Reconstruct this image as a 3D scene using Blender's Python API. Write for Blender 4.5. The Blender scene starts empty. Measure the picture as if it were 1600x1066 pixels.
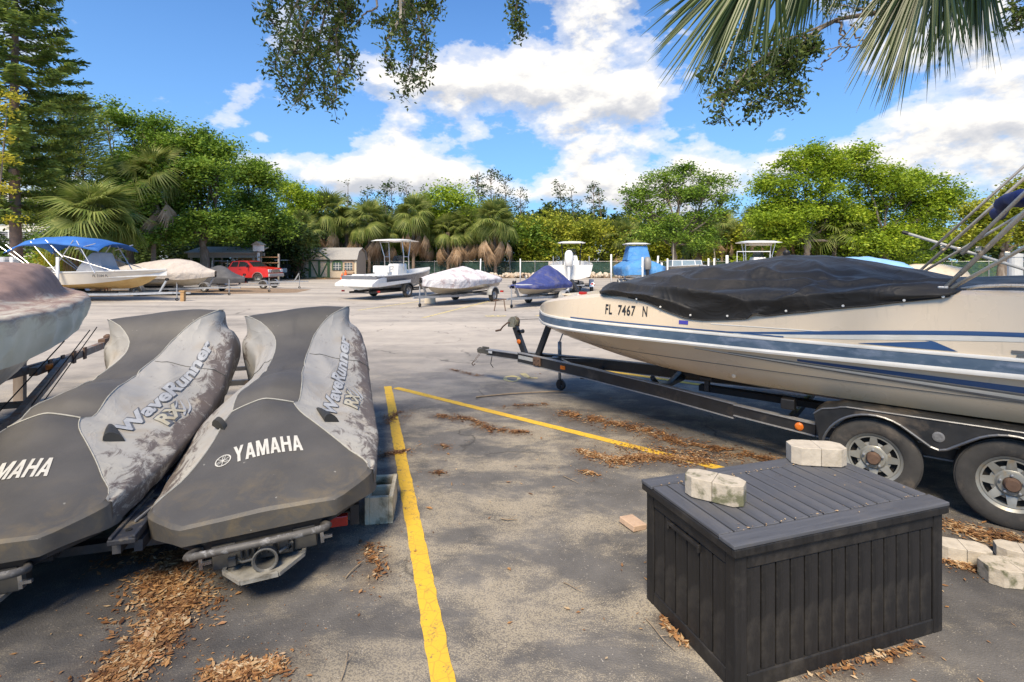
import bpy, bmesh, math, random
import numpy as np
from mathutils import Vector, Matrix, noise
from mathutils.bvhtree import BVHTree
R = math.radians
PI = math.pi
SC = bpy.context.scene
COL = SC.collection
# ------------------------------------------------------------------ camera
EYE, FPX, HOR = 1.8, 820.0, 409.0
cam_d = bpy.data.cameras.new('camera')
cam = bpy.data.objects.new('camera', cam_d); COL.objects.link(cam)
cam_d.sensor_width = 36.0
cam_d.lens = FPX/1600*36.0
cam_d.shift_y = -(533-HOR)/1600
cam_d.clip_end = 3000
cam_d.clip_start = 0.05
cam.location = (0, 0, EYE)
cam.rotation_euler = (R(90), 0, 0)
SC.camera = cam
# ------------------------------------------------------------------ light
SUN_DIR = Vector((-0.16, -0.60, 0.78)).normalized()      # towards the sun
sun_d = bpy.data.lights.new('sun', 'SUN'); sun_d.energy = 3.1; sun_d.angle = R(20); sun_d.color = (1, .85, .64)
sun = bpy.data.objects.new('sun', sun_d); COL.objects.link(sun)
sun.rotation_euler = SUN_DIR.to_track_quat('Z', 'Y').to_euler()
sun.location = (0, 0, 40)
SC.view_settings.view_transform = 'Standard'
SC.view_settings.look = 'None'
SC.view_settings.gamma = 1
SC.view_settings.exposure = 1.22
SC.view_settings.use_curve_mapping = False
SC.render.engine = 'CYCLES'
# ------------------------------------------------------------------ sky
world = bpy.data.worlds.new('World'); SC.world = world; world.use_nodes = True
nt = world.node_tree; nt.nodes.clear()
def N(tree, typ, **kw):
    n = tree.nodes.new(typ)
    for k, v in kw.items():
        if k in n.inputs.keys() if hasattr(n.inputs, 'keys') else False:
            n.inputs[k].default_value = v
        else:
            setattr(n, k, v)
    return n
def L(tree, a, b): tree.links.new(a, b)
def M(tree, op, a, b=None, c=None, clamp=False):
    n = tree.nodes.new('ShaderNodeMath'); n.operation = op; n.use_clamp = clamp
    for i, v in enumerate((a, b, c)):
        if v is None: continue
        if isinstance(v, (int, float)): n.inputs[i].default_value = v
        else: tree.links.new(v, n.inputs[i])
    return n.outputs[0]
def ramp(tree, fac, stops, interp='LINEAR'):
    n = tree.nodes.new('ShaderNodeValToRGB'); cr = n.color_ramp; cr.interpolation = interp
    while len(cr.elements) < len(stops): cr.elements.new(0.5)
    for e, (p, c) in zip(cr.elements, stops):
        e.position = p; e.color = (c, c, c, 1) if isinstance(c, (int, float)) else (*c, 1)
    tree.links.new(fac, n.inputs[0])
    return n.outputs[0]
def mixc(tree, fac, a, b, mode='MIX'):
    n = tree.nodes.new('ShaderNodeMix'); n.data_type = 'RGBA'; n.blend_type = mode
    for s, v in ((0, fac), (6, a), (7, b)):
        if isinstance(v, (int, float)): n.inputs[s].default_value = v if s == 0 else (v, v, v, 1)
        elif isinstance(v, tuple): n.inputs[s].default_value = (*v, 1)
        else: tree.links.new(v, n.inputs[s])
    return n.outputs[2]
def build_sky():
    t = nt
    tc = t.nodes.new('ShaderNodeTexCoord')
    sky = t.nodes.new('ShaderNodeTexSky'); sky.sky_type = 'NISHITA'; sky.sun_disc = False
    sky.sun_elevation = math.asin(SUN_DIR.z); sky.sun_rotation = math.atan2(SUN_DIR.x, SUN_DIR.y)
    sky.air_density = 1.0; sky.dust_density = 0.3; sky.ozone_density = 2.0; sky.altitude = 0
    sep = t.nodes.new('ShaderNodeSeparateXYZ'); L(t, tc.outputs['Generated'], sep.inputs[0])
    x, y, z = sep.outputs
    az = M(t, 'ARCTAN2', x, y); el = M(t, 'ARCSINE', z)
    def fbm(scale, zs, off, detail=7, rough=.55, dist=0.0):
        mp = t.nodes.new('ShaderNodeMapping'); mp.inputs['Scale'].default_value = (1, 1, zs)
        mp.inputs['Location'].default_value = off
        L(t, tc.outputs['Generated'], mp.inputs[0])
        n = t.nodes.new('ShaderNodeTexNoise'); n.inputs['Scale'].default_value = scale
        n.inputs['Detail'].default_value = detail; n.inputs['Roughness'].default_value = rough
        n.inputs['Distortion'].default_value = dist
        L(t, mp.outputs[0], n.inputs['Vector']); return n.outputs[0]
    def field(shift):
        n1 = fbm(4.6, 1.8, (3.1, .7, 1.2+shift*1.8), rough=.58)
        # clouds by direction: (px, py, rx, ry, weight)
        blobs = [(500, 268, 110, 28, .36), (250, 150, 30, 12, .12), (410, 212, 34, 9, .2), (890, 245, 110, 30, -.10), (1190, 165, 120, 55, -.14), (470, 150, 100, 120, -.12), (760, 165, 200, 48, .36), (830, 108, 100, 46, .32), (600, 130, 60, 60, .14), (1030, 60, 110, 70, .40), (640, 275, 200, 34, .34),
                 (1390, 215, 240, 52, .40), (1530, 120, 160, 90, .24), (1050, 288, 170, 40, .44), (300, 210, 900, 0.1, 0),
                 (1200, 268, 120, 32, .26), (800, 300, 110, 22, .24), (1580, 240, 120, 30, .2), (-500, 200, 300, 70, .3), (2300, 160, 400, 90, .3), (120, 290, 300, 30, .3)]
        s = M(t, 'MULTIPLY_ADD', n1, 1.8, -.675)
        zsh = M(t, 'ADD', el, shift)
        for (px, py, rx, ry, w) in blobs:
            if w == 0: continue
            a0 = math.atan((px-800)/820); ca = math.cos(a0)
            e0 = math.atan((HOR-py)/820*ca)
            ra = rx/820*ca*ca; re = ry/820*ca
            da = M(t, 'MULTIPLY', M(t, 'SUBTRACT', az, a0), 1/ra)
            de = M(t, 'MULTIPLY', M(t, 'SUBTRACT', zsh, e0), 1/re)
            d2 = M(t, 'ADD', M(t, 'MULTIPLY', da, da), M(t, 'MULTIPLY', de, de))
            g = M(t, 'POWER', 2.718, M(t, 'MULTIPLY', d2, -.8))
            s = M(t, 'MULTIPLY_ADD', g, w*.86, s)
        return s
    f0 = field(0.0); f1 = field(0.022)
    cover = ramp(t, f0, [(.37, 0), (.46, .5), (.60, 1)], 'EASE')
    # lit tops and grey undersides of the clouds follow from how much cloud lies above
    under = M(t, 'SUBTRACT', f1, f0)
    thick = M(t, 'SUBTRACT', f0, .42)
    sh = M(t, 'ADD', M(t, 'MULTIPLY', under, 3.4), M(t, 'MULTIPLY', thick, .55))
    ccol = ramp(t, M(t, 'ADD', sh, .25), [(.0, (4.9, 4.7, 4.45)), (.32, (4.4, 4.3, 4.15)), (.60, (3.4, 3.4, 3.5)), (.95, (2.7, 2.8, 3.05))])
    skc = mixc(t, 1.0, sky.outputs[0], (.42, .67, .93), 'MULTIPLY')
    haze = ramp(t, z, [(0.0, .75), (.15, .45), (.5, 0)])
    skc = mixc(t, haze, skc, (1.3, 2.45, 4.05))
    out = mixc(t, cover, skc, ccol)
    bg = t.nodes.new('ShaderNodeBackground'); bg.inputs['Strength'].default_value = 0.10
    L(t, out, bg.inputs[0])
    wo = t.nodes.new('ShaderNodeOutputWorld'); L(t, bg.outputs[0], wo.inputs[0])
build_sky()

# ------------------------------------------------------------------ materials
MATS = {}
def newmat(name):
    m = bpy.data.materials.new(name); m.use_nodes = True
    t = m.node_tree; p = t.nodes['Principled BSDF']
    return m, t, p
def setp(t, p, key, v):
    if isinstance(v, (int, float)): p.inputs[key].default_value = v
    elif isinstance(v, tuple): p.inputs[key].default_value = (*v, 1)
    else: L(t, v, p.inputs[key])
def coord(t, kind='Object', scale=(1, 1, 1), rot=(0, 0, 0), loc=(0, 0, 0)):
    tc = t.nodes.new('ShaderNodeTexCoord'); mp = t.nodes.new('ShaderNodeMapping')
    mp.inputs['Scale'].default_value = scale; mp.inputs['Rotation'].default_value = rot; mp.inputs['Location'].default_value = loc
    L(t, tc.outputs[kind], mp.inputs[0]); return mp.outputs[0]
def nz(t, vec, scale, detail=5, rough=.55, dist=0):
    n = t.nodes.new('ShaderNodeTexNoise'); n.inputs['Scale'].default_value = scale
    n.inputs['Detail'].default_value = detail; n.inputs['Roughness'].default_value = rough; n.inputs['Distortion'].default_value = dist
    L(t, vec, n.inputs['Vector']); return n.outputs[0]
def bump(t, p, h, strength=.3, dist=.01):
    b = t.nodes.new('ShaderNodeBump'); b.inputs['Strength'].default_value = strength; b.inputs['Distance'].default_value = dist
    L(t, h, b.inputs['Height']); L(t, b.outputs[0], p.inputs['Normal'])
def pm(name, c1, c2=None, rough=.6, metal=0.0, scale=6, stretch=(1, 1, 1), bs=0, bscale=60, bd=.004, dirt=None, dscale=3, dth=(.52, .68), coat=0, spec=.5):
    """procedural paint/plastic/metal: two tones by noise, optional dirt blotches, optional bump"""
    if name in MATS: return MATS[name]
    m, t, p = newmat(name)
    v = coord(t, 'Object', stretch)
    c2 = c2 or tuple(min(1, x*.78) for x in c1)
    col = ramp(t, nz(t, v, scale), [(.32, c1), (.70, c2)])
    if dirt:
        f = ramp(t, nz(t, v, dscale, 8, .65, .3), [(dth[0], 0), (dth[1], 1)])
        col = mixc(t, f, col, dirt)
    setp(t, p, 'Base Color', col)
    rr = ramp(t, nz(t, v, scale*2.3), [(.3, max(0, rough-.08)), (.7, min(1, rough+.08))])
    setp(t, p, 'Roughness', rr); setp(t, p, 'Metallic', metal)
    p.inputs['Coat Weight'].default_value = coat; p.inputs['Specular IOR Level'].default_value = spec
    if bs: bump(t, p, nz(t, v, bscale, 4), bs, bd)
    MATS[name] = m; return m
def leafmat(name, cols, trans=.35, rough=.55, nscale=.35):
    """foliage: every leaf (mesh island) picks its own tone, clumps vary slowly"""
    if name in MATS: return MATS[name]
    m, t, p = newmat(name)
    g = t.nodes.new('ShaderNodeNewGeometry')
    v = coord(t, 'Object')
    n1 = nz(t, v, nscale, 3)
    f = M(t, 'ADD', M(t, 'MULTIPLY', g.outputs['Random Per Island'], .55), M(t, 'MULTIPLY_ADD', n1, 1.3, -.42), clamp=True)
    k = len(cols)
    col = ramp(t, f, [(i/(k-1), c) for i, c in enumerate(cols)])
    setp(t, p, 'Base Color', col); setp(t, p, 'Roughness', rough)
    p.inputs['Specular IOR Level'].default_value = .3
    tr = t.nodes.new('ShaderNodeBsdfTranslucent'); L(t, col, tr.inputs[0])
    mx = t.nodes.new('ShaderNodeMixShader'); mx.inputs[0].default_value = trans
    L(t, p.outputs[0], mx.inputs[1]); L(t, tr.outputs[0], mx.inputs[2])
    L(t, mx.outputs[0], t.nodes['Material Output'].inputs[0])
    MATS[name] = m; return m
def creases(t, p, v, scale=3, strength=.9, dist=.03, stretch=1.0):
    # sharp random fold lines as in slack cloth, over a fine weave
    hs = None
    for k, (sc, w) in enumerate(((scale, 1.0), (scale*2.1, .35))):
        n = nz(t, v, sc, 3, .5, .8+.3*k); r = M(t, 'SUBTRACT', 1.0, M(t, 'MULTIPLY', M(t, 'ABSOLUTE', M(t, 'SUBTRACT', n, .5)), 7.0), clamp=True)
        r = M(t, 'MULTIPLY', M(t, 'POWER', r, 2.0), w); hs = r if hs is None else M(t, 'ADD', hs, r)
    bump(t, p, hs, strength, dist)
def tarpmat(name, c1, c2, rough=.75, scale=3, dirt=None, dscale=3, dth=(.52, .68), cs=2.2, dist=.03, spec=.5):
    if name in MATS: return MATS[name]
    m = pm(name, c1, c2, rough, scale=scale, dirt=dirt, dscale=dscale, dth=dth, spec=spec); t = m.node_tree; p = t.nodes['Principled BSDF']
    creases(t, p, coord(t), cs, .30, dist); return m
def glassmat(name, tint=(.6, .7, .75), alpha=.5):
    if name in MATS: return MATS[name]
    m, t, p = newmat(name)
    n = nz(t, coord(t), 3)
    setp(t, p, 'Base Color', ramp(t, n, [(.3, tint), (.7, tuple(x*.85 for x in tint))])); setp(t, p, 'Roughness', .08)
    p.inputs['Alpha'].default_value = alpha
    MATS[name] = m; return m

# ------------------------------------------------------------------ mesh helpers
class MB:
    def __init__(s): s.v = []; s.f = []; s.mi = []; s.cur = 0
    def add(s, vs, fs):
        b = len(s.v); s.v += [tuple(v) for v in vs]
        for f in fs: s.f.append(tuple(i+b for i in f)); s.mi.append(s.cur)
        return s
    def box(s, c, d, rz=0, taper=None, rot=None):
        x, y, z = (k/2 for k in d); M_ = rot or Matrix.Rotation(rz, 3, 'Z'); vs = []
        for dz in (-1, 1):
            k = 1 if (taper is None or dz < 0) else taper
            for dx, dy in ((-1, -1), (1, -1), (1, 1), (-1, 1)):
                vs.append(Vector(c)+M_ @ Vector((dx*x*k, dy*y*k, dz*z)))
        return s.add(vs, [(0, 3, 2, 1), (4, 5, 6, 7), (0, 1, 5, 4), (1, 2, 6, 5), (2, 3, 7, 6), (3, 0, 4, 7)])
    def beam(s, a, b, w, h, up=(0, 0, 1)):
        a, b = Vector(a), Vector(b); d = (b-a).normalized(); u = Vector(up)
        r = d.cross(u)
        if r.length < 1e-4: r = d.cross(Vector((1, 0, 0)))
        r.normalize(); u = r.cross(d); r *= w/2; u *= h/2
        vs = [a-r-u, a+r-u, a+r+u, a-r+u, b-r-u, b+r-u, b+r+u, b-r+u]
        return s.add(vs, [(0, 1, 2, 3), (7, 6, 5, 4), (0, 4, 5, 1), (1, 5, 6, 2), (2, 6, 7, 3), (3, 7, 4, 0)])
    def tube(s, pts, r, n=8, cap=True):
        pts = [Vector(p) for p in pts]; rs = r if isinstance(r, (list, tuple)) else [r]*len(pts)
        rings = []; prev = None
        for i, p in enumerate(pts):
            d = (pts[min(i+1, len(pts)-1)]-pts[max(i-1, 0)])
            if d.length < 1e-9: d = Vector((0, 0, 1))
            d.normalize()
            if prev is None:
                a = d.cross(Vector((0, 0, 1)))
                if a.length < 1e-3: a = d.cross(Vector((1, 0, 0)))
            else:
                a = prev-d*prev.dot(d)
                if a.length < 1e-4: a = d.orthogonal()
            a.normalize(); prev = a; b = d.cross(a)
            rings.append([p+(a*math.cos(2*PI*k/n)+b*math.sin(2*PI*k/n))*rs[i] for k in range(n)])
        return s.loft(rings, True, cap)
    def loft(s, rings, closed=True, cap=False):
        n = len(rings[0]); vs = [v for r in rings for v in r]; fs = []
        for i in range(len(rings)-1):
            for k in range(n if closed else n-1):
                k2 = (k+1) % n
                fs.append((i*n+k, i*n+k2, (i+1)*n+k2, (i+1)*n+k))
        if cap:
            fs.append(tuple(reversed(range(n)))); fs.append(tuple((len(rings)-1)*n+k for k in range(n)))
        return s.add(vs, fs)
    def lathe(s, prof, c=(0, 0, 0), axis='Z', n=24, closed=False):
        rings = []
        for r, h in prof:
            ring = []
            for k in range(n):
                a = 2*PI*k/n; x, y = r*math.cos(a), r*math.sin(a)
                p = (x, y, h) if axis == 'Z' else ((h, x, y) if axis == 'X' else (x, h, y))
                ring.append(Vector(c)+Vector(p))
            rings.append(ring)
        if closed: rings.append(rings[0])
        return s.loft(rings, True, False)
    def prism(s, poly, z0, z1, mat=None):
        n = len(poly); vs = [(x, y, z0) for x, y in poly]+[(x, y, z1) for x, y in poly]
        if mat is not None: vs = [mat @ Vector(v) for v in vs]
        return s.add(vs, [tuple(reversed(range(n))), tuple(range(n, 2*n))]+[(i, (i+1) % n, (i+1) % n+n, i+n) for i in range(n)])
    def mesh(s, name, mat, smooth=False, bevel=0):
        me = bpy.data.meshes.new(name); me.from_pydata([tuple(v) for v in s.v], [], s.f)
        mats = mat if isinstance(mat, (list, tuple)) else [mat]
        for m in mats: me.materials.append(m)
        if len(mats) > 1: me.polygons.foreach_set('material_index', s.mi)
        if smooth: me.polygons.foreach_set('use_smooth', [True]*len(me.polygons))
        me.update()
        return me
def place(name, me, parent=None, loc=None, rot=None):
    o = bpy.data.objects.new(name, me); COL.objects.link(o)
    if parent is not None: o.parent = parent
    if loc is not None: o.location = loc
    if rot is not None: o.rotation_euler = rot
    return o
def part(name, mb, mat, parent=None, smooth=False, bevel=0, sub=0, auto=None, label=None, kind=None):
    me = mb.mesh(name, mat, smooth or auto is not None)
    if auto is not None: me.set_sharp_from_angle(angle=R(auto))
    o = place(name, me, parent)
    if bevel:
        b = o.modifiers.new('bevel', 'BEVEL'); b.width = bevel; b.segments = 2; b.limit_method = 'ANGLE'; b.angle_limit = R(40)
    if sub:
        b = o.modifiers.new('sub', 'SUBSURF'); b.levels = sub; b.render_levels = sub
    if label: o['label'] = label
    if kind: o['kind'] = kind
    return o
def tag(o, label=None, cat=None, group=None, kind=None):
    for k, v in (('label', label), ('category', cat), ('group', group), ('kind', kind)):
        if v: o[k] = v
    return o
def thing(name, label, cat, loc=(0, 0, 0), rz=0, group=None, rot=None):
    o = bpy.data.objects.new(name, None); COL.objects.link(o); o.empty_display_size = .2
    o.location = loc; o.rotation_euler = rot or (0, 0, rz)
    return tag(o, label, cat, group)
def copy_tree(o, parent=None, **kw):
    c = o.copy(); COL.objects.link(c)
    if parent is not None: c.parent = parent
    for ch in list(o.children): copy_tree(ch, c)
    for k, v in kw.items():
        if k == 'loc': c.location = v
        elif k == 'rz': c.rotation_euler = (0, 0, v)
        elif k == 'scale': c.scale = v
        else: c[k] = v
    return c
def lerp(a, b, t): return a+(b-a)*t
def smooth01(t): t = max(0, min(1, t)); return t*t*(3-2*t)
def catmull(keys, s):
    """keys: [(s, vals)] -> interpolated vals"""
    if s <= keys[0][0]: return list(keys[0][1])
    if s >= keys[-1][0]: return list(keys[-1][1])
    for i in range(len(keys)-1):
        if keys[i][0] <= s <= keys[i+1][0]: break
    s0, a = keys[i]; s1, b = keys[i+1]; t = (s-s0)/(s1-s0); h = s1-s0
    pa = keys[i-1] if i > 0 else None; pb = keys[i+2] if i+2 < len(keys) else None
    out = []
    for k in range(len(a)):
        m0 = (b[k]-pa[1][k])/(s1-pa[0]) if pa else (b[k]-a[k])/h
        m1 = (pb[1][k]-a[k])/(pb[0]-s0) if pb else (b[k]-a[k])/h
        t2, t3 = t*t, t*t*t
        out.append((2*t3-3*t2+1)*a[k]+(t3-2*t2+t)*h*m0+(-2*t3+3*t2)*b[k]+(t3-t2)*h*m1)
    return out
def gpt(px, py):
    """a point on the ground seen at that place of the photograph"""
    Y = EYE*FPX/(py-HOR); return Vector(((px-800)/FPX*Y, Y, 0))
def ppt(px, py, Y):
    return Vector(((px-800)/FPX*Y, Y, EYE-(py-HOR)/FPX*Y))
_txt_cache = {}
def text_verts(s, size=1.0, bold=0.0, shear=0.0, sx=1.0, space=1.0, cuts=0, font_res=3):
    cu = bpy.data.curves.new('lettering', 'FONT'); cu.body = s; cu.size = size; cu.offset = bold; cu.shear = shear
    cu.space_character = space; cu.resolution_u = font_res; cu.fill_mode = 'FRONT'
    o = bpy.data.objects.new('lettering', cu); COL.objects.link(o)
    dg = bpy.context.evaluated_depsgraph_get(); me = bpy.data.meshes.new_from_object(o.evaluated_get(dg))
    bm = bmesh.new(); bm.from_mesh(me); bmesh.ops.remove_doubles(bm, verts=bm.verts[:], dist=1e-6); bmesh.ops.triangulate(bm, faces=bm.faces[:], ngon_method='EAR_CLIP')
    for _ in range(cuts): 
        es = [e for e in bm.edges if e.calc_length() > size*.28]
        if es: bmesh.ops.subdivide_edges(bm, edges=es, cuts=1); bmesh.ops.triangulate(bm, faces=bm.faces[:])
    vs = [(v.co.x*sx, v.co.y) for v in bm.verts]; bm.verts.index_update(); fs = [tuple(v.index for v in f.verts) for f in bm.faces]
    bm.free(); bpy.data.objects.remove(o); bpy.data.curves.remove(cu); bpy.data.meshes.remove(me)
    if vs:
        x0 = min(v[0] for v in vs); x1 = max(v[0] for v in vs)
    else: x0 = x1 = 0
    return [(x-x0, y) for x, y in vs], fs, x1-x0
def mapped(verts2, faces, fn):
    mb = MB(); mb.add([fn(u, v) for u, v in verts2], faces); return mb
# ================================================================== GROUND AND MARKINGS
def blotch_mask(t, vec, blobs, nval):
    """rounded blotches at given ground places (x, y, rx, ry, rot) with a noisy rim"""
    s = None
    for (x, y, rx, ry, rot) in blobs:
        mp = t.nodes.new('ShaderNodeMapping'); mp.vector_type = 'TEXTURE'
        mp.inputs['Location'].default_value = (x, y, 0); mp.inputs['Rotation'].default_value = (0, 0, rot)
        mp.inputs['Scale'].default_value = (rx, ry, 1); L(t, vec, mp.inputs[0])
        ln = t.nodes.new('ShaderNodeVectorMath'); ln.operation = 'LENGTH'; L(t, mp.outputs[0], ln.inputs[0])
        k = M(t, 'SUBTRACT', 1.25, ln.outputs['Value'], clamp=True)
        s = k if s is None else M(t, 'MAXIMUM', s, k)
    return M(t, 'MULTIPLY', s, M(t, 'MULTIPLY_ADD', nval, 2.4, -.55, clamp=True), clamp=True)
LITTER = [  # (pixel path, radius m, leaves per metre, dark)
    ([(285, 872), (240, 905), (290, 950), (235, 1000), (215, 1040), (150, 1075)], .15, 1900, 0),
    ([(160, 885), (215, 865), (270, 868), (300, 885)], .10, 1000, 1),
    ([(320, 1055), (430, 1040)], .06, 800, 0), ([(440, 1038), (330, 1075)], .09, 900, 0),
    ([(622, 645), (605, 662)], .13, 650, 1), ([(600, 712), (632, 706)], .09, 1000, 1),
    ([(682, 650), (735, 656), (768, 672), (825, 677)], .09, 650, 1), ([(788, 637), (852, 632)], .07, 420, 1),
    ([(880, 645), (950, 662), (1010, 672), (1050, 690), (1130, 704), (1215, 722)], .17, 1100, 1),
    ([(905, 705), (960, 722), (1000, 715), (1110, 722)], .10, 1200, 0),
    ([(912, 738), (925, 742)], .06, 900, 0), ([(678, 739), (690, 740)], .05, 500, 1), ([(690, 697), (695, 700)], .05, 700, 1),
    ([(575, 850), (590, 885), (575, 915)], .07, 320, 1),
    ([(1485, 822), (1530, 838), (1590, 842)], .15, 1100, 0), ([(1485, 880), (1530, 892)], .07, 900, 0),
    ([(1035, 965), (1050, 990), (1075, 1010)], .03, 300, 0), ([(705, 578), (750, 588)], .05, 280, 1),
    ([(1130, 608), (1190, 614), (1260, 622)], .12, 500, 1), ([(960, 700), (1150, 716)], .22, 260, 0),
    ([(1240, 1058), (1330, 1040), (1440, 1010)], .05, 160, 0)]
def build_ground():
    m, t, p = newmat('asphalt')
    v = coord(t, 'Object')
    sep = t.nodes.new('ShaderNodeSeparateXYZ'); L(t, v, sep.inputs[0])
    big = nz(t, v, .55, 6, .62, .5); med = nz(t, v, 2.3, 8, .68); mid2 = nz(t, coord(t, 'Object', (1, 1.7, 1), (0, 0, .5), (9, 3, 0)), 1.1, 9, .72, .3)
    fine = nz(t, v, 150, 3, .65)
    vo = t.nodes.new('ShaderNodeTexVoronoi'); vo.inputs['Scale'].default_value = 120; L(t, v, vo.inputs['Vector'])
    vo2 = t.nodes.new('ShaderNodeTexVoronoi'); vo2.inputs['Scale'].default_value = 48; L(t, v, vo2.inputs['Vector'])
    coat = ramp(t, med, [(.3, (.075, .073, .071)), (.65, (.15, .143, .135))])
    tan = ramp(t, med, [(.3, (.22, .19, .145)), (.7, (.36, .315, .245))])
    worn = ramp(t, M(t, 'ADD', M(t, 'MULTIPLY', mid2, .75), M(t, 'MULTIPLY', big, .45)), [(.56, 0), (.72, 1)])
    # loose pale grains lie thick in the worn places, thin elsewhere
    grain = M(t, 'GREATER_THAN', M(t, 'ADD', M(t, 'MULTIPLY', worn, .36), fine), .64)
    grain = M(t, 'MULTIPLY', grain, M(t, 'LESS_THAN', vo.outputs['Distance'], .62))
    near = mixc(t, M(t, 'MULTIPLY', worn, .62), coat, tan)
    near = mixc(t, M(t, 'MULTIPLY', grain, .42), near, (.46, .40, .29))
    peb = M(t, 'MULTIPLY', M(t, 'LESS_THAN', vo2.outputs['Distance'], .16), M(t, 'GREATER_THAN', nz(t, v, 11, 2), .53))
    near = mixc(t, M(t, 'MULTIPLY', peb, .6), near, (.45, .41, .35))
    # the older drive aisle beyond the stalls is bleached and sandy
    fv = coord(t, 'Object', (.22, 1.0, 1), (0, 0, -.08))
    band = nz(t, fv, .55, 7, .6, .4)
    far = ramp(t, M(t, 'ADD', M(t, 'MULTIPLY', band, .7), M(t, 'MULTIPLY', med, .3)), [(.34, (.18, .17, .158)), (.46, (.33, .305, .272)), (.62, (.49, .445, .385))])
    far = mixc(t, M(t, 'MULTIPLY', fine, .35), far, (.30, .26, .215))
    edge = M(t, 'ADD', sep.outputs[1], M(t, 'MULTIPLY', M(t, 'SUBTRACT', big, .5), 7.0))
    edge = M(t, 'ADD', edge, M(t, 'MULTIPLY', sep.outputs[0], -.22))
    ff = ramp(t, M(t, 'MULTIPLY', edge, .05), [(.30, 0), (.52, .8), (.62, 1)])
    col = mixc(t, ff, near, far)
    # tannin stains under the leaf litter
    bl = []
    for path, r, dens, dark in LITTER:
        g = [gpt(*q) for q in path]
        for a, b in zip(g[:-1], g[1:]):
            c = (a+b)/2; d = b-a
            bl.append((c.x, c.y, d.length*.55+r*1.5, r*1.9, math.atan2(d.y, d.x)))
    col = mixc(t, M(t, 'MULTIPLY', blotch_mask(t, v, bl, nz(t, v, 7, 6, .65)), .72), col, (.06, .034, .018))
    dark_spots = [(-1.3, 2.35, .9, .5, .3), (1.7, 6.1, 1.5, .8, -.6), (2.6, 3.2, 1.2, 1.0, -.6), (-2.2, 2.6, 1.3, .55, .3)]  # wet asphalt by the watercraft, further dark blotches near the boat trailer
    col = mixc(t, M(t, 'MULTIPLY', blotch_mask(t, v, dark_spots, nz(t, v, 2.2, 6, .6)), .7), col, (.028, .028, .03))
    # cracks
    vc = t.nodes.new('ShaderNodeTexVoronoi'); vc.feature = 'DISTANCE_TO_EDGE'; vc.inputs['Scale'].default_value = .33
    dv = t.nodes.new('ShaderNodeVectorMath'); dv.operation = 'MULTIPLY_ADD'
    nn = t.nodes.new('ShaderNodeTexNoise'); nn.inputs['Scale'].default_value = 2.2; nn.inputs['Detail'].default_value = 7; L(t, v, nn.inputs['Vector'])
    L(t, nn.outputs['Color'], dv.inputs[0]); dv.inputs[1].default_value = (.55, .55, 0); L(t, v, dv.inputs[2]); L(t, dv.outputs[0], vc.inputs['Vector'])
    crack = M(t, 'MULTIPLY', ramp(t, vc.outputs['Distance'], [(0, .6), (.0022, .35), (.005, 0)]), ramp(t, nz(t, v, 1.3, 3), [(.46, 0), (.56, 1)]))
    col = mixc(t, crack, col, (.03, .029, .028))
    setp(t, p, 'Base Color', col)
    setp(t, p, 'Roughness', ramp(t, med, [(.3, .78), (.7, .95)])); p.inputs['Specular IOR Level'].default_value = .3
    h = M(t, 'ADD', M(t, 'MULTIPLY', vo.outputs['Distance'], -.6), M(t, 'ADD', M(t, 'MULTIPLY', fine, .8), M(t, 'MULTIPLY', crack, -1.5)))
    bump(t, p, h, .55, .006)
    mb = MB(); mb.add([(-70, -8, 0), (75, -8, 0), (75, 60.5, 0), (-70, 60.5, 0)], [(0, 1, 2, 3)])
    tag(part('parking_lot', mb, m), kind='structure')
    g = pm('meadow', (.075, .095, .03), (.15, .12, .07), .95, scale=.8, bs=.5, bscale=20, bd=.05, dirt=(.19, .15, .10), dscale=.5)
    mb = MB(); mb.add([(-500, -400, -.012), (500, -400, -.012), (500, 900, -.012), (-500, 900, -.012)], [(0, 1, 2, 3)])
    tag(part('ground', mb, g), kind='structure')
    d = pm('leaf_mould', (.20, .135, .085), (.30, .22, .145), .95, scale=3, bs=.5, bscale=30, bd=.02, dirt=(.10, .07, .045), dscale=5)
    for name, pts in (('dirt_strip', [(-70, 49.5), (-38, 48.2), (-30, 46), (-24, 48.5), (-20, 52.5), (-8, 53.6), (-5, 57), (20, 57.6), (75, 57), (75, 61.2), (-70, 61.2)]),
                      ('dirt_patch', [(-45, 27.5), (-22, 26.8), (-17.2, 28.5), (-12.5, 30.5), (-13, 34), (-19, 36.5), (-45, 36)])):
        mb = MB(); n = len(pts); mb.add([(x, y, .004) for x, y in pts], [tuple(range(n))]); tag(part(name, mb, d), kind='structure')
build_ground()
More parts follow.
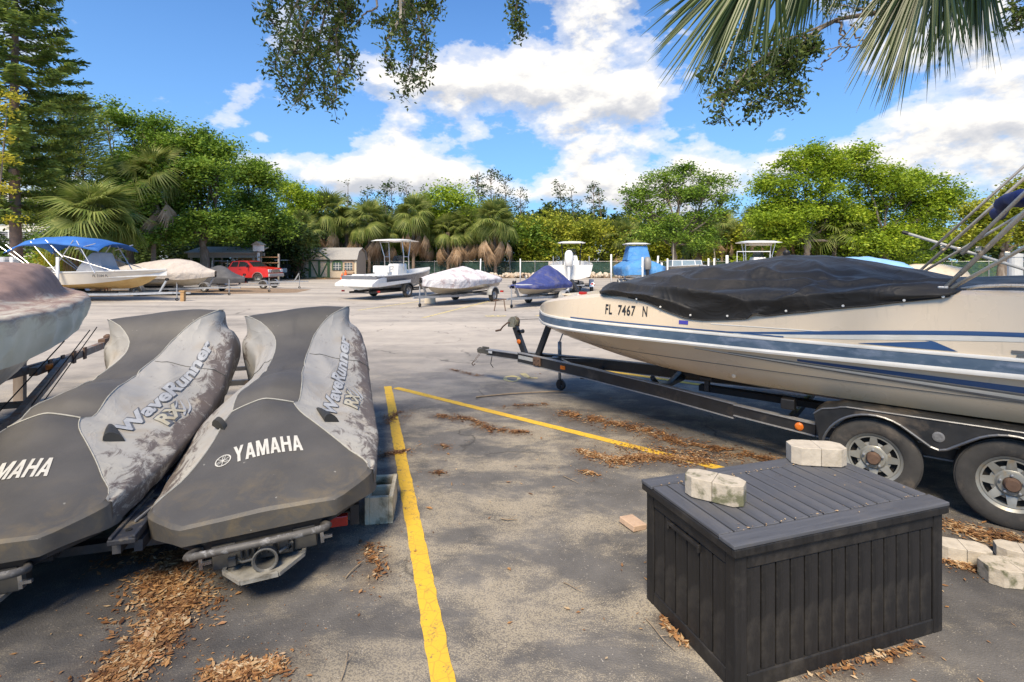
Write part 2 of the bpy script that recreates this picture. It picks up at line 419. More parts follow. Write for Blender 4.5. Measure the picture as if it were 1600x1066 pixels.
def build_lines():
    m, t, p = newmat('road_paint')
    v = coord(t); n1 = nz(t, v, 14, 8, .7); n2 = nz(t, v, 120, 3)
    c = ramp(t, nz(t, v, 5), [(.3, (.68, .43, .03)), (.7, (.60, .37, .035))])
    f = ramp(t, M(t, 'ADD', M(t, 'MULTIPLY', n1, .7), M(t, 'MULTIPLY', n2, .3)), [(.55, 0), (.63, .9)])
    c = mixc(t, f, c, (.15, .12, .07))
    vc = t.nodes.new('ShaderNodeTexVoronoi'); vc.feature = 'DISTANCE_TO_EDGE'; vc.inputs['Scale'].default_value = 13
    L(t, coord(t, 'Object', (1, 1, 1), (0, 0, .4)), vc.inputs['Vector'])
    c = mixc(t, ramp(t, vc.outputs['Distance'], [(0, .55), (.035, 0)]), c, (.26, .17, .05))
    setp(t, p, 'Base Color', c); p.inputs['Roughness'].default_value = .75; bump(t, p, n2, .3, .002)
    faded = pm('faded_road_paint', (.80, .66, .20), (.55, .46, .22), .8, scale=9, dirt=(.3, .26, .2), dscale=12, dth=(.42, .6))
    rnd = random.Random(4)
    def strip(a, b, w, mat, ext0=0, ext1=0):
        d = (b-a).normalized(); a = a-d*ext0; b = b+d*ext1; n = Vector((-d.y, d.x, 0)); L_ = (b-a).length; k = max(2, int(L_/.06))
        vs = []
        for i in range(k+1):
            q = a+d*(L_*i/k)
            for s in (-1, 1): vs.append(q+n*(s*w/2+rnd.uniform(-.004, .004))+Vector((0, 0, .004)))
        mb = MB(); mb.add(vs, [(2*i, 2*i+1, 2*i+3, 2*i+2) for i in range(k)])
        tag(part('painted_line', mb, mat), kind='structure')
    strip(gpt(606, 604), gpt(692, 1066), .105, m, 0, 1.6)
    strip(gpt(613, 605)+Vector((.06, -.05, 0)), gpt(1100, 726), .105, m, 0, .6)
    strip(gpt(948, 580), gpt(1280, 629), .12, m, .1, 4)
    strip(gpt(660, 497), gpt(780, 467), .12, faded); strip(gpt(560, 485), gpt(662, 470), .12, faded)
    strip(gpt(850, 491), gpt(838, 494), .12, faded, .5); strip(gpt(440, 450.5), gpt(500, 448), .12, pm('white_road_paint', (.6, .58, .55), rough=.8))
    c = gpt(800, 592); mb = MB(); ring = []
    for k in range(28):
        a = 2*PI*k/28; ring.append((c.x+.135*math.cos(a), c.y+.21*math.sin(a), .004)); 
    ri = [(c.x+(x-c.x)*.58, c.y+(y-c.y)*.62, z) for x, y, z in ring]
    mb.add(ring+ri, [(k, (k+1) % 28, 28+(k+1) % 28, 28+k) for k in range(28)])
    c2 = gpt(825, 589)
    mb.add([(c2.x-.13, c2.y+.24, .0042), (c2.x-.03, c2.y+.27, .0042), (c2.x+.05, c2.y-.1, .0042), (c2.x-.03, c2.y-.12, .0042)], [(3, 2, 1, 0)])
    mb.add([(c2.x-.03, c2.y-.12, .0042), (c2.x+.14, c2.y-.13, .0042), (c2.x+.16, c2.y-.05, .0042), (c2.x+.04, c2.y-.03, .0042)], [(0, 1, 2, 3)])
    tag(part('painted_number', mb, faded), kind='structure')
    mb = MB()
    for cx, ch in ((757, '2'), (774, '0')):
        q = gpt(cx, 495); vs, fs, w = text_verts(ch, .75, .02)
        mb.add([(q.x+x, q.y+y*.8, .004) for x, y in vs], fs)
    tag(part('painted_number', mb, faded), kind='structure')
build_lines()
def build_litter():
    m = leafmat('dry_leaves', [(.05, .025, .015), (.14, .075, .04), (.26, .14, .065), (.38, .20, .075), (.44, .30, .16), (.52, .42, .28), (.42, .14, .03)], .15, .7, 6.0)
    m2 = leafmat('old_leaves', [(.05, .024, .014), (.10, .045, .02), (.19, .085, .03), (.30, .15, .06), (.40, .26, .14)], .1, .7, 6.0); MI = []
    rnd = random.Random(11); V = []; F = []
    def leaf(x, y, z, s, dk=0):
        a = rnd.uniform(0, 2*PI); l = s*min(2.0, math.exp(rnd.gauss(-.05, .38))); w = l*rnd.choice((.16, .3, .36, .42, .55))
        tilt = rnd.gauss(0, .2); roll = rnd.gauss(0, .25); ca, sa = math.cos(a), math.sin(a); b = len(V); cup = rnd.uniform(.02, .22)*w
        for u, q, h in ((-.5, 0, 0), (-.1, -.5, cup), (.5, 0, rnd.uniform(0, .2)*l), (-.1, .5, cup)):
            px, py = u*l, q*w
            zz = z+h+abs(u*l*math.sin(tilt))*.6+abs(py*math.sin(roll))
            V.append((x+px*ca-py*sa, y+px*sa+py*ca, max(.004, zz)))
        F.append((b, b+1, b+2)); F.append((b, b+2, b+3)); MI.extend((dk, dk))
    for path, r, dens, dark in LITTER:
        g = [gpt(*q) for q in path]; r = r*1.12
        for a, b in zip(g[:-1], g[1:]):
            d = b-a; k = int(d.length*dens*(2.7 if not dark else 2.3))+int(dens*.05)
            for _ in range(k):
                t_ = rnd.random(); q = a+d*t_
                rr = r*(.55+.75*noise.noise(Vector((q.x*2.5, q.y*2.5, 3))) + .35)
                ang = rnd.uniform(0, 2*PI); e = abs(rnd.gauss(0, .62))*max(.3*r, rr)
                x, y = q.x+e*math.cos(ang), q.y+e*math.sin(ang)
                if dark and noise.noise(Vector((x*9, y*9, 0))) < -.18: continue
                if x > .73 and y < 2.75 and (x-.925)*.951+(y-2.174)*.309 > -.01 and -(x-.925)*.309+(y-2.174)*.951 > -.01: continue
                leaf(x, y, .004+rnd.random()*.018*(1-min(1, e/(rr+.01))), .025*rnd.uniform(.7, 1.25) if not dark else .023*rnd.uniform(.7, 1.25), 1 if rnd.random() < (.8 if dark else .35) else 0)
    for _ in range(1500):      # crushed bits caught in the rough surface near the drifts
        path, r, dens, dark = rnd.choice(LITTER); g = gpt(*rnd.choice(path)); x, y = g.x+rnd.gauss(0, r*2.2), g.y+rnd.gauss(0, r*2.2)
        if x > .7 and y < 2.9: continue
        leaf(x, y, .003, .012, 1 if rnd.random() < .6 else 0)
    for _ in range(900):
        Y = rnd.uniform(1.9, 9); X = rnd.uniform(-1.0, 1.1)*Y
        if noise.noise(Vector((X*.8, Y*.8, 7))) < rnd.uniform(-.3, .4): continue
        leaf(X, Y, .004, .034)
    me = bpy.data.meshes.new('leaf_litter'); me.from_pydata(V, [], F); me.materials.append(m); me.materials.append(m2); me.polygons.foreach_set('material_index', MI); me.update()
    tag(place('leaf_litter', me), 'dry brown and orange fallen leaves drifted over the asphalt', 'fallen leaves', kind='stuff')
    tm = pm('dry_twig', (.20, .15, .10), (.30, .24, .17), .9, scale=20)
    tw = [((745, 622), (850, 612), (905, 616), .012, 'long curved fallen twig on the asphalt below the trailer jack'),
          ((880, 745), (895, 752), (905, 757), .004, 'thin pale twig on bare asphalt left of the deck box'),
          ((784, 812), (797, 817), (808, 814), .005, 'short bent twig on the worn middle of the lot'),
          ((540, 905), (552, 890), (566, 880), .004, 'straw coloured twig on the asphalt behind the right covered watercraft'),
          ((282, 910), (300, 885), (312, 878), .004, 'dead twig pointing at the left end of the grey bumper tube'),
          ((1010, 968), (1030, 1000), (1058, 1020), .004, 'wispy twig lying along the left side of the deck box'),
          ((534, 1066), (543, 1040), (541, 1020), .003, 'fine twig at the bottom edge left of the yellow line'),
          ((880, 912), (900, 925), (912, 928), .003, 'small twig on the asphalt left of the deck box corner')]
    for a, b, c, r, lab in tw:
        pa, pb, pc = gpt(*a), gpt(*b), gpt(*c); mb = MB(); pts = []
        for i in range(9):
            t_ = i/8; q = pa*(1-t_)**2+pb*2*t_*(1-t_)+pc*t_*t_
            pts.append(q+Vector((noise.noise(q*7)*.02, noise.noise(q*9)*.02, r+.003+.008*math.sin(t_*3))))
        mb.tube(pts, [r*(1-.6*i/8) for i in range(9)], 5)
        k = pts[4]; mb.tube([k, k+(pts[6]-pts[4])*.9+Vector((.03, .04, .01))], [r*.6, r*.2], 4)
        tag(part('fallen_twig', mb, tm), lab, 'twig', 'twigs fallen on the asphalt')
build_litter()
# ================================================================== DECK BOX AND BLOCKS
def build_deck_box():
    F = gpt(1149, 1088); Rr = gpt(1472, 986.6); a = math.atan2(Rr.y-F.y, Rr.x-F.x)
    W, D, H = 1.235, .665, .575
    root = thing('deck_box', 'dark grey wood-look plastic deck box with two concrete blocks on its lid', 'storage box', F, a)
    def rmat(name, c1, c2, dd):
        m, t, p = newmat(name)
        v = coord(t); g = nz(t, coord(t, 'Object', dd), 38, 6, .7)
        c = ramp(t, g, [(.3, c1), (.7, c2)])
        dust = ramp(t, nz(t, v, 5, 8, .7), [(.5, 0), (.75, .5)])
        c = mixc(t, dust, c, (.075, .066, .055) if c1[0] < .03 else (.12, .11, .10))
        setp(t, p, 'Base Color', c); setp(t, p, 'Roughness', ramp(t, g, [(.3, .48), (.7, .66)])); bump(t, p, g, .55, .003)
        return m
    side = rmat('box_resin', (.005, .005, .0052), (.016, .0145, .0145), (1, 1, .06))
    top = rmat('lid_resin', (.056, .060, .070), (.095, .10, .115), (1, .06, 1))
    topx = rmat('lid_rim_resin', (.056, .060, .070), (.095, .10, .115), (.06, 1, 1))
    # inner shell (dark behind the grooves)
    part('shell', MB().box((W/2, D/2, H/2+.005), (W-.05, D-.05, H-.02)), pm('box_dark', (.006, .006, .006), rough=.8), root)
    post = MB().box((0, 0, H/2), (.062, .062, H)).mesh('post', side)
    for x in (.031, W-.031):
        for y in (.031, D-.031):
            o = place('corner_post', post, root, (x, y, 0)); b = o.modifiers.new('b', 'BEVEL'); b.width = .006; b.segments = 2
    n = 14; pw = (W-.124)/n
    pl = MB().box((0, 0, 0), (pw-.008, .022, H-.13)).mesh('plank', side)
    for i in range(n):
        for y in (.019, D-.019):
            o = place('plank', pl, root, (.062+pw*(i+.5), y, H/2+.002+.0008*((i*7) % 3)))
            if y < .1: b = o.modifiers.new('b', 'BEVEL'); b.width = .003; b.segments = 1
    n2 = 6; pw2 = (D-.124)/n2
    pl2 = MB().box((0, 0, 0), (.022, pw2-.008, H-.13)).mesh('plank', side)
    for i in range(n2):
        for x in (.019, W-.019):
            o = place('plank', pl2, root, (x, .062+pw2*(i+.5), H/2+.002))
            b = o.modifiers.new('b', 'BEVEL'); b.width = .003; b.segments = 1
    for z, h, nm in ((.035, .07, 'bottom_rail'), (H-.03, .06, 'top_rail')):
        for y in (.017, D-.017): part(nm, MB().box((W/2, y, z), (W-.126, .030, h)), side, root, bevel=.005)
        for x in (.017, W-.017): part(nm, MB().box((x, D/2, z), (.030, D-.126, h)), side, root, bevel=.005)
    # finger notch under the lid on the short side
    mb = MB(); mb.box((-.002, D*.52, H-.075), (.018, .24, .018)); mb.box((-.002, D*.52-.115, H-.088), (.018, .012, .03)); mb.box((-.002, D*.52+.115, H-.088), (.018, .012, .03))
    part('handle_lip', mb, side, root, bevel=.004)
    # lid: skirt, two long rim boards, planks across, two thin end rims
    o_ = .018; z0 = H+.004
    mb = MB()
    for y in (-o_+.012, D+o_-.012): mb.box((W/2, y, z0+.018), (W+2*o_, .024, .036))
    for x in (-o_+.012, W+o_-.012): mb.box((x, D/2, z0+.018), (.024, D+2*o_-.050, .036))
    part('lid_skirt', mb, side, root, bevel=.005)
    part('lid_core', MB().box((W/2, D/2, z0+.022), (W-.02, D-.02, .03)), pm('box_dark', (.006, .006, .006)), root)
    for y in (-o_+.048, D+o_-.048): part('rim_board', MB().box((W/2, y, z0+.045), (W+2*o_+.006, .096, .018)), topx, root, bevel=.004)
    n = 15; y0, y1 = -o_+.102, D+o_-.102; x0, x1 = -o_+.002, W+o_-.002; pw = (x1-x0)/n
    lp = MB().box((0, 0, 0), (pw-.0095, y1-y0, .016)).mesh('lid_plank', top)
    for i in range(n):
        o = place('lid_plank', lp, root, (x0+pw*(i+.5), (y0+y1)/2, z0+.0445+.0006*((i*5) % 4)))
        b = o.modifiers.new('b', 'BEVEL'); b.width = .003; b.segments = 1
    return root, z0+.0545
DECK, LIDZ = build_deck_box()
def lid_debris():
    rn = random.Random(77); mb = MB(); a = DECK.rotation_euler.z; F = DECK.location
    for _ in range(150):
        x, y = rn.uniform(.02, 1.21), rn.choice((rn.uniform(.02, .64), .085+rn.gauss(0, .006), .58+rn.gauss(0, .006))); s = rn.uniform(.003, .009); b = rn.uniform(0, 3.1)
        X, Y = F.x+x*math.cos(a)-y*math.sin(a), F.y+x*math.sin(a)+y*math.cos(a); dx, dy = s*math.cos(b), s*math.sin(b)
        mb.add([(X-dx, Y-dy, LIDZ+.0025), (X-dy*.4, Y+dx*.4, LIDZ+.0045), (X+dx, Y+dy, LIDZ+.003), (X+dy*.4, Y-dx*.4, LIDZ+.0025)], [(0, 1, 2, 3)])
    tag(part('leaf_crumbs', mb, pm('leaf_crumb', (.42, .32, .2), (.28, .17, .09), .9, scale=9)), 'tiny dry leaf crumbs scattered on the deck box lid', 'leaf crumbs', kind='stuff')
lid_debris()
def build_blocks():
    conc = pm('block_concrete', (.47, .42, .34), (.34, .30, .24), .95, scale=14, bs=.7, bscale=70, bd=.004, dirt=(.13, .13, .075), dscale=11, dth=(.49, .60))
    clean = pm('pale_concrete', (.50, .45, .37), (.37, .33, .27), .95, scale=16, bs=.6, bscale=80, bd=.003, dirt=(.28, .25, .18), dscale=8, dth=(.55, .75))
    tan = pm('tan_brick', (.50, .36, .25), (.40, .28, .20), .95, scale=14, bs=.5, bscale=80)
    def hexblock(name, lab, loc, rz, Lx, Wy, H, mat, groove=True, tilt=(0, 0), group='loose concrete blocks'):
        root = thing(name, lab, 'concrete block', loc, group=group, rot=(tilt[0], tilt[1], rz))
        c = Wy*.30; hx = Lx/2
        for s in (-1, 1):
            e = .001
            poly = [(e, -Wy/2), (hx-c, -Wy/2), (hx, -Wy/2+c*.8), (hx, Wy/2-c*.8), (hx-c, Wy/2), (e, Wy/2)]
            mb = MB(); mb.prism([(x*s, y) for x, y in (poly if s > 0 else poly[::-1])], 0, H)
            mb2 = bmesh.new(); me = mb.mesh('half', mat); mb2.from_mesh(me)
            bmesh.ops.subdivide_edges(mb2, edges=mb2.edges[:], cuts=3, use_grid_fill=True)
            for v in mb2.verts:
                k = noise.noise_vector(v.co*40+Vector((loc[0]*3, loc[1], s)))*.0016; v.co += k
            mb2.to_mesh(me); mb2.free()
            o = place('half', me, root); b = o.modifiers.new('b', 'BEVEL'); b.width = .003; b.segments = 2; b.limit_method = 'ANGLE'; b.angle_limit = R(35)
        part('groove', MB().box((0, 0, H/2-.004), (.007, Wy-.012, H-.010)), pm('groove_dark', (.12, .11, .08)), root)  # darker filler recessed between the two halves
    a = DECK.rotation_euler.z; F = DECK.location
    def onlid(x, y): return (F.x+x*math.cos(a)-y*math.sin(a), F.y+x*math.sin(a)+y*math.cos(a), LIDZ+.003)
    hexblock('concrete_block', 'mossy six-sided concrete block at the left end of the deck box lid', onlid(.205, .375), a-R(52), .275, .135, .098, conc)
    hexblock('concrete_block', 'cream six-sided concrete block at the back of the deck box lid near the trailer wheel', onlid(1.075, .575), a-R(26), .30, .15, .10, clean)
    hexblock('concrete_block', 'pale concrete block on the leaves right beside the deck box, nearer the wheel', (gpt(1503, 873).x, gpt(1503, 873).y, .002), -R(20), .27, .14, .085, clean)
    hexblock('concrete_block', 'large weathered six-sided concrete block at the right edge of the asphalt', (gpt(1582, 908).x, gpt(1582, 908).y, .002), -R(8), .30, .17, .095, conc)
    hexblock('concrete_block', 'half hidden grey concrete block behind the large weathered one', (gpt(1600, 882).x+.03, gpt(1600, 882).y+.05, .002), -R(30), .24, .14, .07, clean)
    q = gpt(990, 826)
    o = part('paving_brick', MB().box((0, 0, .02), (.115, .15, .04)), tan, bevel=.006); o.location = q+Vector((0, .03, .003)); o.rotation_euler = (R(2), R(5), R(28))
    tag(o, 'flat tan paving brick on the asphalt left of the deck box', 'brick')
    # hollow cinder block under the watercraft trailer
    q = gpt(590, 812); root = thing('cinder_block', 'hollow cinder block beside the yellow line behind the right watercraft', 'cinder block', q+Vector((0, .12, 0)), R(8))
    cb = pm('cinder', (.66, .58, .42), (.50, .44, .31), .95, scale=12, bs=.8, bscale=60, bd=.006, dirt=(.10, .095, .045), dscale=5)
    mb = MB(); Wx, Wy, H = .19, .39, .19; th = .03
    for x in (-Wx/2+th/2, Wx/2-th/2): mb.box((x, 0, H/2+.002), (th, Wy, H))
    for y in (-Wy/2+th/2, 0, Wy/2-th/2): mb.box((0, y, H/2+.001), (Wx-2*th, th, H-.004))
    part('block_shell', mb, cb, root, bevel=.005)
build_blocks()
# ================================================================== SHARED VEHICLE PARTS
TYRE = pm('tyre_rubber', (.035, .034, .032), (.055, .052, .048), .9, scale=10, bs=.4, bscale=90, dirt=(.12, .10, .08), dscale=5)
STEEL = pm('galvanised_steel', (.42, .43, .44), (.32, .33, .34), .5, .6, scale=12, dirt=(.28, .2, .13), dscale=5, dth=(.6, .75))
ALU = pm('aluminium', (.62, .62, .62), (.5, .5, .5), .35, .7, scale=8)
CHROME = pm('polished_tube', (.66, .60, .50), (.50, .44, .36), .30, .5, scale=8)
BLACKP = pm('black_plastic', (.012, .012, .013), (.022, .022, .024), .5, scale=10, bs=.2)
WHITEP = pm('white_gelcoat', (.74, .74, .72), (.62, .62, .60), .3, scale=2, coat=.3, dirt=(.5, .47, .4), dscale=2.5, dth=(.6, .8))
CREAM = pm('cream_gelcoat', (.62, .54, .42), (.52, .45, .34), .35, scale=2, coat=.2, dirt=(.42, .32, .18), dscale=3, dth=(.58, .8))
AMBER = pm('amber_lens', (.75, .20, .02), (.6, .14, .02), .25)
REDL = pm('red_lens', (.45, .02, .015), (.3, .015, .01), .25)
ROPE = pm('strap_webbing', (.012, .012, .012), (.02, .02, .02), .9)
RIMP = pm('rim_paint', (.33, .33, .30), (.23, .23, .205), .4, .3, scale=9, dirt=(.30, .24, .16), dscale=14, dth=(.55, .72))
RUST = pm('rusty_steel', (.14, .085, .055), (.09, .055, .04), .9, scale=20, bs=.5)
def wheel(parent, c, r, w, rimr, holes=8, big=False, rim=RIMP):
    """wheel turning about local x at c; outer face on the -x side"""
    n = 40 if big else 18
    root_t = MB(); hw = w/2
    prof = [(rimr*.98, -hw*.80), (rimr*1.06, -hw*.92), (rimr*1.25, -hw*1.0), (r*.90, -hw*.96), (r*.965, -hw*.84), (r*.985, -hw*.72)]
    if big:
        for k in range(4):
            x0 = -hw*.70+k*hw*.37
            prof += [(r, x0), (r, x0+hw*.27), (r*.975, x0+hw*.28), (r*.975, x0+hw*.36)]
    prof += [(r*.985, hw*.74), (r*.95, hw*.88), (r*.88, hw*.97), (rimr*1.2, hw), (rimr*.98, hw*.8)]
    root_t.lathe(prof, c, 'X', n)
    wh = bpy.data.objects.new('wheel', None); COL.objects.link(wh); wh.parent = parent
    part('tyre', root_t, TYRE, wh, smooth=not big, auto=28 if big else None)
    m = MB()
    m.lathe([(rimr*.99, hw*.7), (rimr*.90, hw*.5), (rimr*.84, -hw*.2), (rimr*.84, -hw*.52), (rimr*.90, -hw*.66), (rimr*.955, -hw*.72), (rimr*1.02, -hw*.86), (rimr*1.05, -hw*.90), (rimr*1.0, -hw*.78)], c, 'X', n)
    if not big:
        m.lathe([(rimr*.86, -hw*.4), (rimr*.3, -hw*.45), (rimr*.22, -hw*.65), (.001, -hw*.65)], c, 'X', 12)
        part('rim', m, rim, wh, smooth=True); return wh
    xo = -hw*.50
    for k in range(holes):            # spokes: dished wedges with triangular openings between
        a0 = 2*PI*k/holes; da = PI/holes
        def P(rr, a, x): return (c[0]+x, c[1]+rr*math.cos(a), c[2]+rr*math.sin(a))
        ri, rm, ro = rimr*.42, rimr*.50, rimr*.86
        for x in (xo, ):
            vs = [P(ri, a0-da, x+.004), P(ri, a0+da, x+.004), P(rm, a0+da*.80, x-.006), P(rm, a0-da*.80, x-.006), P(ro, a0+da*.30, x-.012), P(ro, a0-da*.30, x-.012),
                  P(rm, a0+da, x+.002), P(rm, a0-da, x+.002)]
            m.add(vs, [(0, 1, 6, 2, 3, 7), (3, 2, 4, 5)])
            b = [(v[0]+.008, v[1], v[2]) for v in vs]
            m.add(b, [(7, 3, 2, 6, 1, 0), (5, 4, 2, 3)])
            for i, j in ((2, 4), (5, 3), (6, 2), (3, 7)): m.add([vs[i], vs[j], b[j], b[i]], [(0, 1, 2, 3)])
    m.lathe([(rimr*.86, xo-.014), (rimr*.80, xo-.012), (rimr*.80, xo+.004)], c, 'X', n)
    m.lathe([(rimr*.60, xo+.003), (rimr*.50, xo+.000), (rimr*.44, xo-.006), (rimr*.40, xo-.02), (rimr*.26, xo-.024), (rimr*.245, xo-.018)], c, 'X', n)
    part('rim', m, rim, wh, auto=35)
    part('hub', MB().lathe([(rimr*.25, xo+.0), (rimr*.24, xo-.045), (rimr*.19, xo-.060), (.001, xo-.062)], c, 'X', 20), RUST, wh, auto=35)
    nb = MB()
    for k in range(5):
        a = 2*PI*k/5+.3; nb.lathe([(.009, 0), (.009, -.02), (.001, -.022)], (c[0]+xo-.02, c[1]+rimr*.33*math.cos(a), c[2]+rimr*.33*math.sin(a)), 'X', 6)
    part('lug_nuts', nb, STEEL, wh)
    part('brake_drum', MB().lathe([(rimr*.78, hw*.3), (rimr*.78, xo+.03), (.001, xo+.028)], c, 'X', 20), pm('drum', (.03, .026, .022), rough=.9), wh)
    return wh
# ================================================================== COVERED PERSONAL WATERCRAFT
HEAD = R(16.5); ROLL = -R(5.0)
PK = [(0.00, (.445, .38, .43, .387, .41, .39, .38, .385, .325)), (0.10, (.475, .50, .447, .51, .43, .515, .41, .51, .33)),
      (0.22, (.52, .585, .475, .597, .46, .605, .44, .60, .335)),
      (0.42, (.60, .465, .545, .555, .51, .63, .46, .615, .34)), (0.72, (.71, .30, .675, .49, .58, .65, .48, .62, .36)),
      (0.95, (.825, .205, .765, .40, .655, .655, .50, .62, .38)), (1.05, (.745, .225, .735, .40, .655, .655, .51, .62, .38)),
      (1.20, (.86, .225, .825, .41, .69, .66, .53, .62, .39)), (1.38, (.90, .19, .86, .40, .73, .66, .56, .615, .395)), (1.5, (.885, .165, .865, .40, .75, .66, .58, .61, .40)),
      (1.9, (.955, .145, .935, .39, .84, .655, .68, .58, .42)), (2.12, (1.02, .155, 1.0, .40, .93, .645, .80, .56, .44)),
      (2.30, (1.13, .195, 1.11, .42, 1.0, .62, .91, .53, .46)), (2.43, (1.25, .32, 1.235, .45, 1.09, .60, .97, .50, .48)), (2.52, (1.31, .45, 1.295, .47, 1.13, .60, .99, .50, .48)),
      (2.58, (1.335, .50, 1.30, .48, 1.15, .59, 1.01, .48, .50)), (2.66, (1.30, .49, 1.23, .49, 1.12, .575, 1.0, .46, .51)), (2.8, (1.17, .43, 1.12, .48, 1.06, .55, .96, .43, .52)),
      (3.05, (1.0, .34, .98, .41, .93, .45, .84, .36, .56)), (3.28, (.88, .18, .86, .24, .81, .27, .74, .2, .60)), (3.36, (.82, .05, .81, .07, .78, .08, .72, .05, .64))]
OXK = [(0, (0,)), (.4, (-.02,)), (.95, (-.105,)), (1.5, (-.05,)), (1.95, (-.02,)), (2.55, (.015,)), (3.3, (.0,))]
CREST = .95
def pwc_section(s):
    return catmull(PK, s)
def pwc_point(s, u, side):
    """u 0..1 centre to strip edge, 1..2 strip edge to hem"""
    zc, aw, az, mw, mz, sw, sz, bw, bz = pwc_section(s)
    if u <= 1:
        w = aw*u; z = lerp(zc, az, u*u)
        if s < .97: z = lerp(zc, az, u**1.4)
    else:
        ks = [(0, (aw, az)), (.34, (mw, mz)), (.68, (sw, sz)), (.80, (sw*1.0, lerp(sz, bz, .35))), (1, (bw, bz))]
        w, z = catmull(ks, u-1)
        if side < 0: w = lerp(w, aw+(w-aw)*.45, smooth01((s-1.3)/.8))
    ox = catmull(OXK, s)[0]*max(0, min(1, (z-.5)/.22))
    p = Vector((side*w+ox, s, z))
    # slack cloth
    k = noise.noise(Vector((p.x*3.2, s*2.4, p.z*3+side)))*.014 + noise.noise(Vector((p.x*8, s*5, p.z*7)))*.005
    if u > 1.05 and 1.15 < s < 3.0:
        f = math.sin((s*1.0+(u-1)*1.9)*9.0+noise.noise(p*3)*2.5)
        k += (.010*f+.022*max(0, f)**6)*min(1, (u-1.05)*6)*max(0, 1-(u-1)/.75)*smooth01((s-1.15)*2)
    if u <= 1 and 1.0 < s < 2.25: k += .016*abs(math.sin(s*7.5+u*.7*side))*(1-u*.4)-.022*math.exp(-((s-1.62-.06*u)/.035)**2)
    if u < 1.02 and s < .97: k *= .5
    p.z += k if u < 1.6 else 0
    if u >= 1.5: p.x += side*k*1.2; p.z += .006*math.sin(s*23)*(u-1.5)*2
    return p
def build_pwc(loc, idx, label):
    root = thing('personal_watercraft', label, 'personal watercraft', loc, group='covered personal watercraft on the double trailer', rot=(0, ROLL, HEAD-(R(4.5) if idx else 0)))
    if 'cover_grey' not in MATS:
        m, t, p = newmat('cover_grey'); v = coord(t)
        sep = t.nodes.new('ShaderNodeSeparateXYZ'); L(t, v, sep.inputs[0])
        base = ramp(t, nz(t, v, 1.7, 4), [(.3, (.28, .275, .262)), (.7, (.37, .36, .338))])
        low = ramp(t, nz(t, v, 4, 5), [(.3, (.42, .395, .32)), (.7, (.53, .495, .41))])
        f = M(t, 'ADD', M(t, 'MULTIPLY_ADD', sep.outputs[2], -1.9, 1.55), M(t, 'MULTIPLY_ADD', nz(t, v, 2.5), 1.2, -.6), clamp=True)
        c = mixc(t, f, base, low)
        yl = ramp(t, nz(t, v, 3.3, 6, .6, .4), [(.54, 0), (.70, .75)])
        c = mixc(t, M(t, 'MULTIPLY', yl, M(t, 'MULTIPLY_ADD', f, .6, .35)), c, (.33, .24, .13))
        side_ = M(t, 'MULTIPLY_ADD', M(t, 'ABSOLUTE', sep.outputs[0]), 3.2, -1.28, clamp=True)
        mil = nz(t, coord(t, 'Object', (1.6, .8, 1.0), (0, 0, .5)), 7.5, 11, .78, .9)
        mm = M(t, 'MULTIPLY_ADD', M(t, 'ADD', mil, M(t, 'MULTIPLY', side_, .26)), 11, -6.5, clamp=True)
        c = mixc(t, M(t, 'MULTIPLY', mm, .85), c, (.075, .052, .045))
        st = nz(t, coord(t, 'Object', (14, 3, 3), (0, 0, .6)), 2.2, 6, .7)
        c = mixc(t, M(t, 'MULTIPLY', M(t, 'MULTIPLY_ADD', st, 12, -7.9, clamp=True), M(t, 'MULTIPLY', f, .6)), c, (.10, .06, .045))
        setp(t, p, 'Base Color', c); p.inputs['Roughness'].default_value = .62
        creases(t, p, v, 1.5, .30, .015)
        MATS['cover_grey'] = m
        m, t, p = newmat('cover_charcoal'); v = coord(t)
        c = ramp(t, nz(t, v, 3, 5), [(.3, (.066, .062, .056)), (.7, (.095, .089, .080))])
        sep = t.nodes.new('ShaderNodeSeparateXYZ'); L(t, v, sep.inputs[0])
        f = M(t, 'MULTIPLY', M(t, 'MULTIPLY_ADD', sep.outputs[1], -2.2, 1.0, clamp=True), ramp(t, nz(t, v, 6, 9, .7, .6), [(.48, 0), (.72, .6)]))
        c = mixc(t, f, c, (.20, .15, .075))
        sp = ramp(t, nz(t, v, 22, 3, .5), [(.73, 0), (.76, .6)])
        c = mixc(t, sp, c, (.33, .32, .28))
        setp(t, p, 'Base Color', c); p.inputs['Roughness'].default_value = .55
        bump(t, p, M(t, 'ADD', nz(t, v, 300, 2), M(t, 'MULTIPLY', nz(t, v, 7, 4), 4)), .3, .003)
        MATS['cover_charcoal'] = m
    grey, char = MATS['cover_grey'], MATS['cover_charcoal']
    pipe = pm('cover_piping', (.42, .41, .36), (.30, .29, .25), .7, scale=20)
    ss_rear = [i*.045 for i in range(25)]; ss_rear = [s for s in ss_rear if s < .94]+[.95]
    ss_seat = [.95, .98, 1.01]+[1.04+i*.045 for i in range(35)]; ss_seat = [s for s in ss_seat if s < 2.62]+[2.62]
    ss_hood = [2.62]+[2.66+i*.05 for i in range(14)]+[3.36]
    def grid(ss, us, side=None):
        rings = []
        for s in ss:
            if side is None: ring = [pwc_point(s, abs(u), 1 if u >= 0 else -1) for u in us]
            else: ring = [pwc_point(s, u, side) for u in us]
            rings.append(ring)
        return rings
    uc = [-1+i*.125 for i in range(17)]
    a = MB().loft(grid(ss_rear, uc), False)
    # dark hem wrapping the chamfered corners and the transom in one piece
    top, bot = [], []
    for s in (.26, .22, .18, .14, .10, .06, .03): top.append(pwc_point(s, 1, -1)); bot.append(pwc_point(s, 2, -1))
    for u in uc:
        q = pwc_point(0, abs(u), 1 if u >= 0 else -1); top.append(q); bot.append(Vector((q.x, -.014, .326)))
    for s in (.03, .06, .10, .14, .18, .22, .26): top.append(pwc_point(s, 1, 1)); bot.append(pwc_point(s, 2, 1))
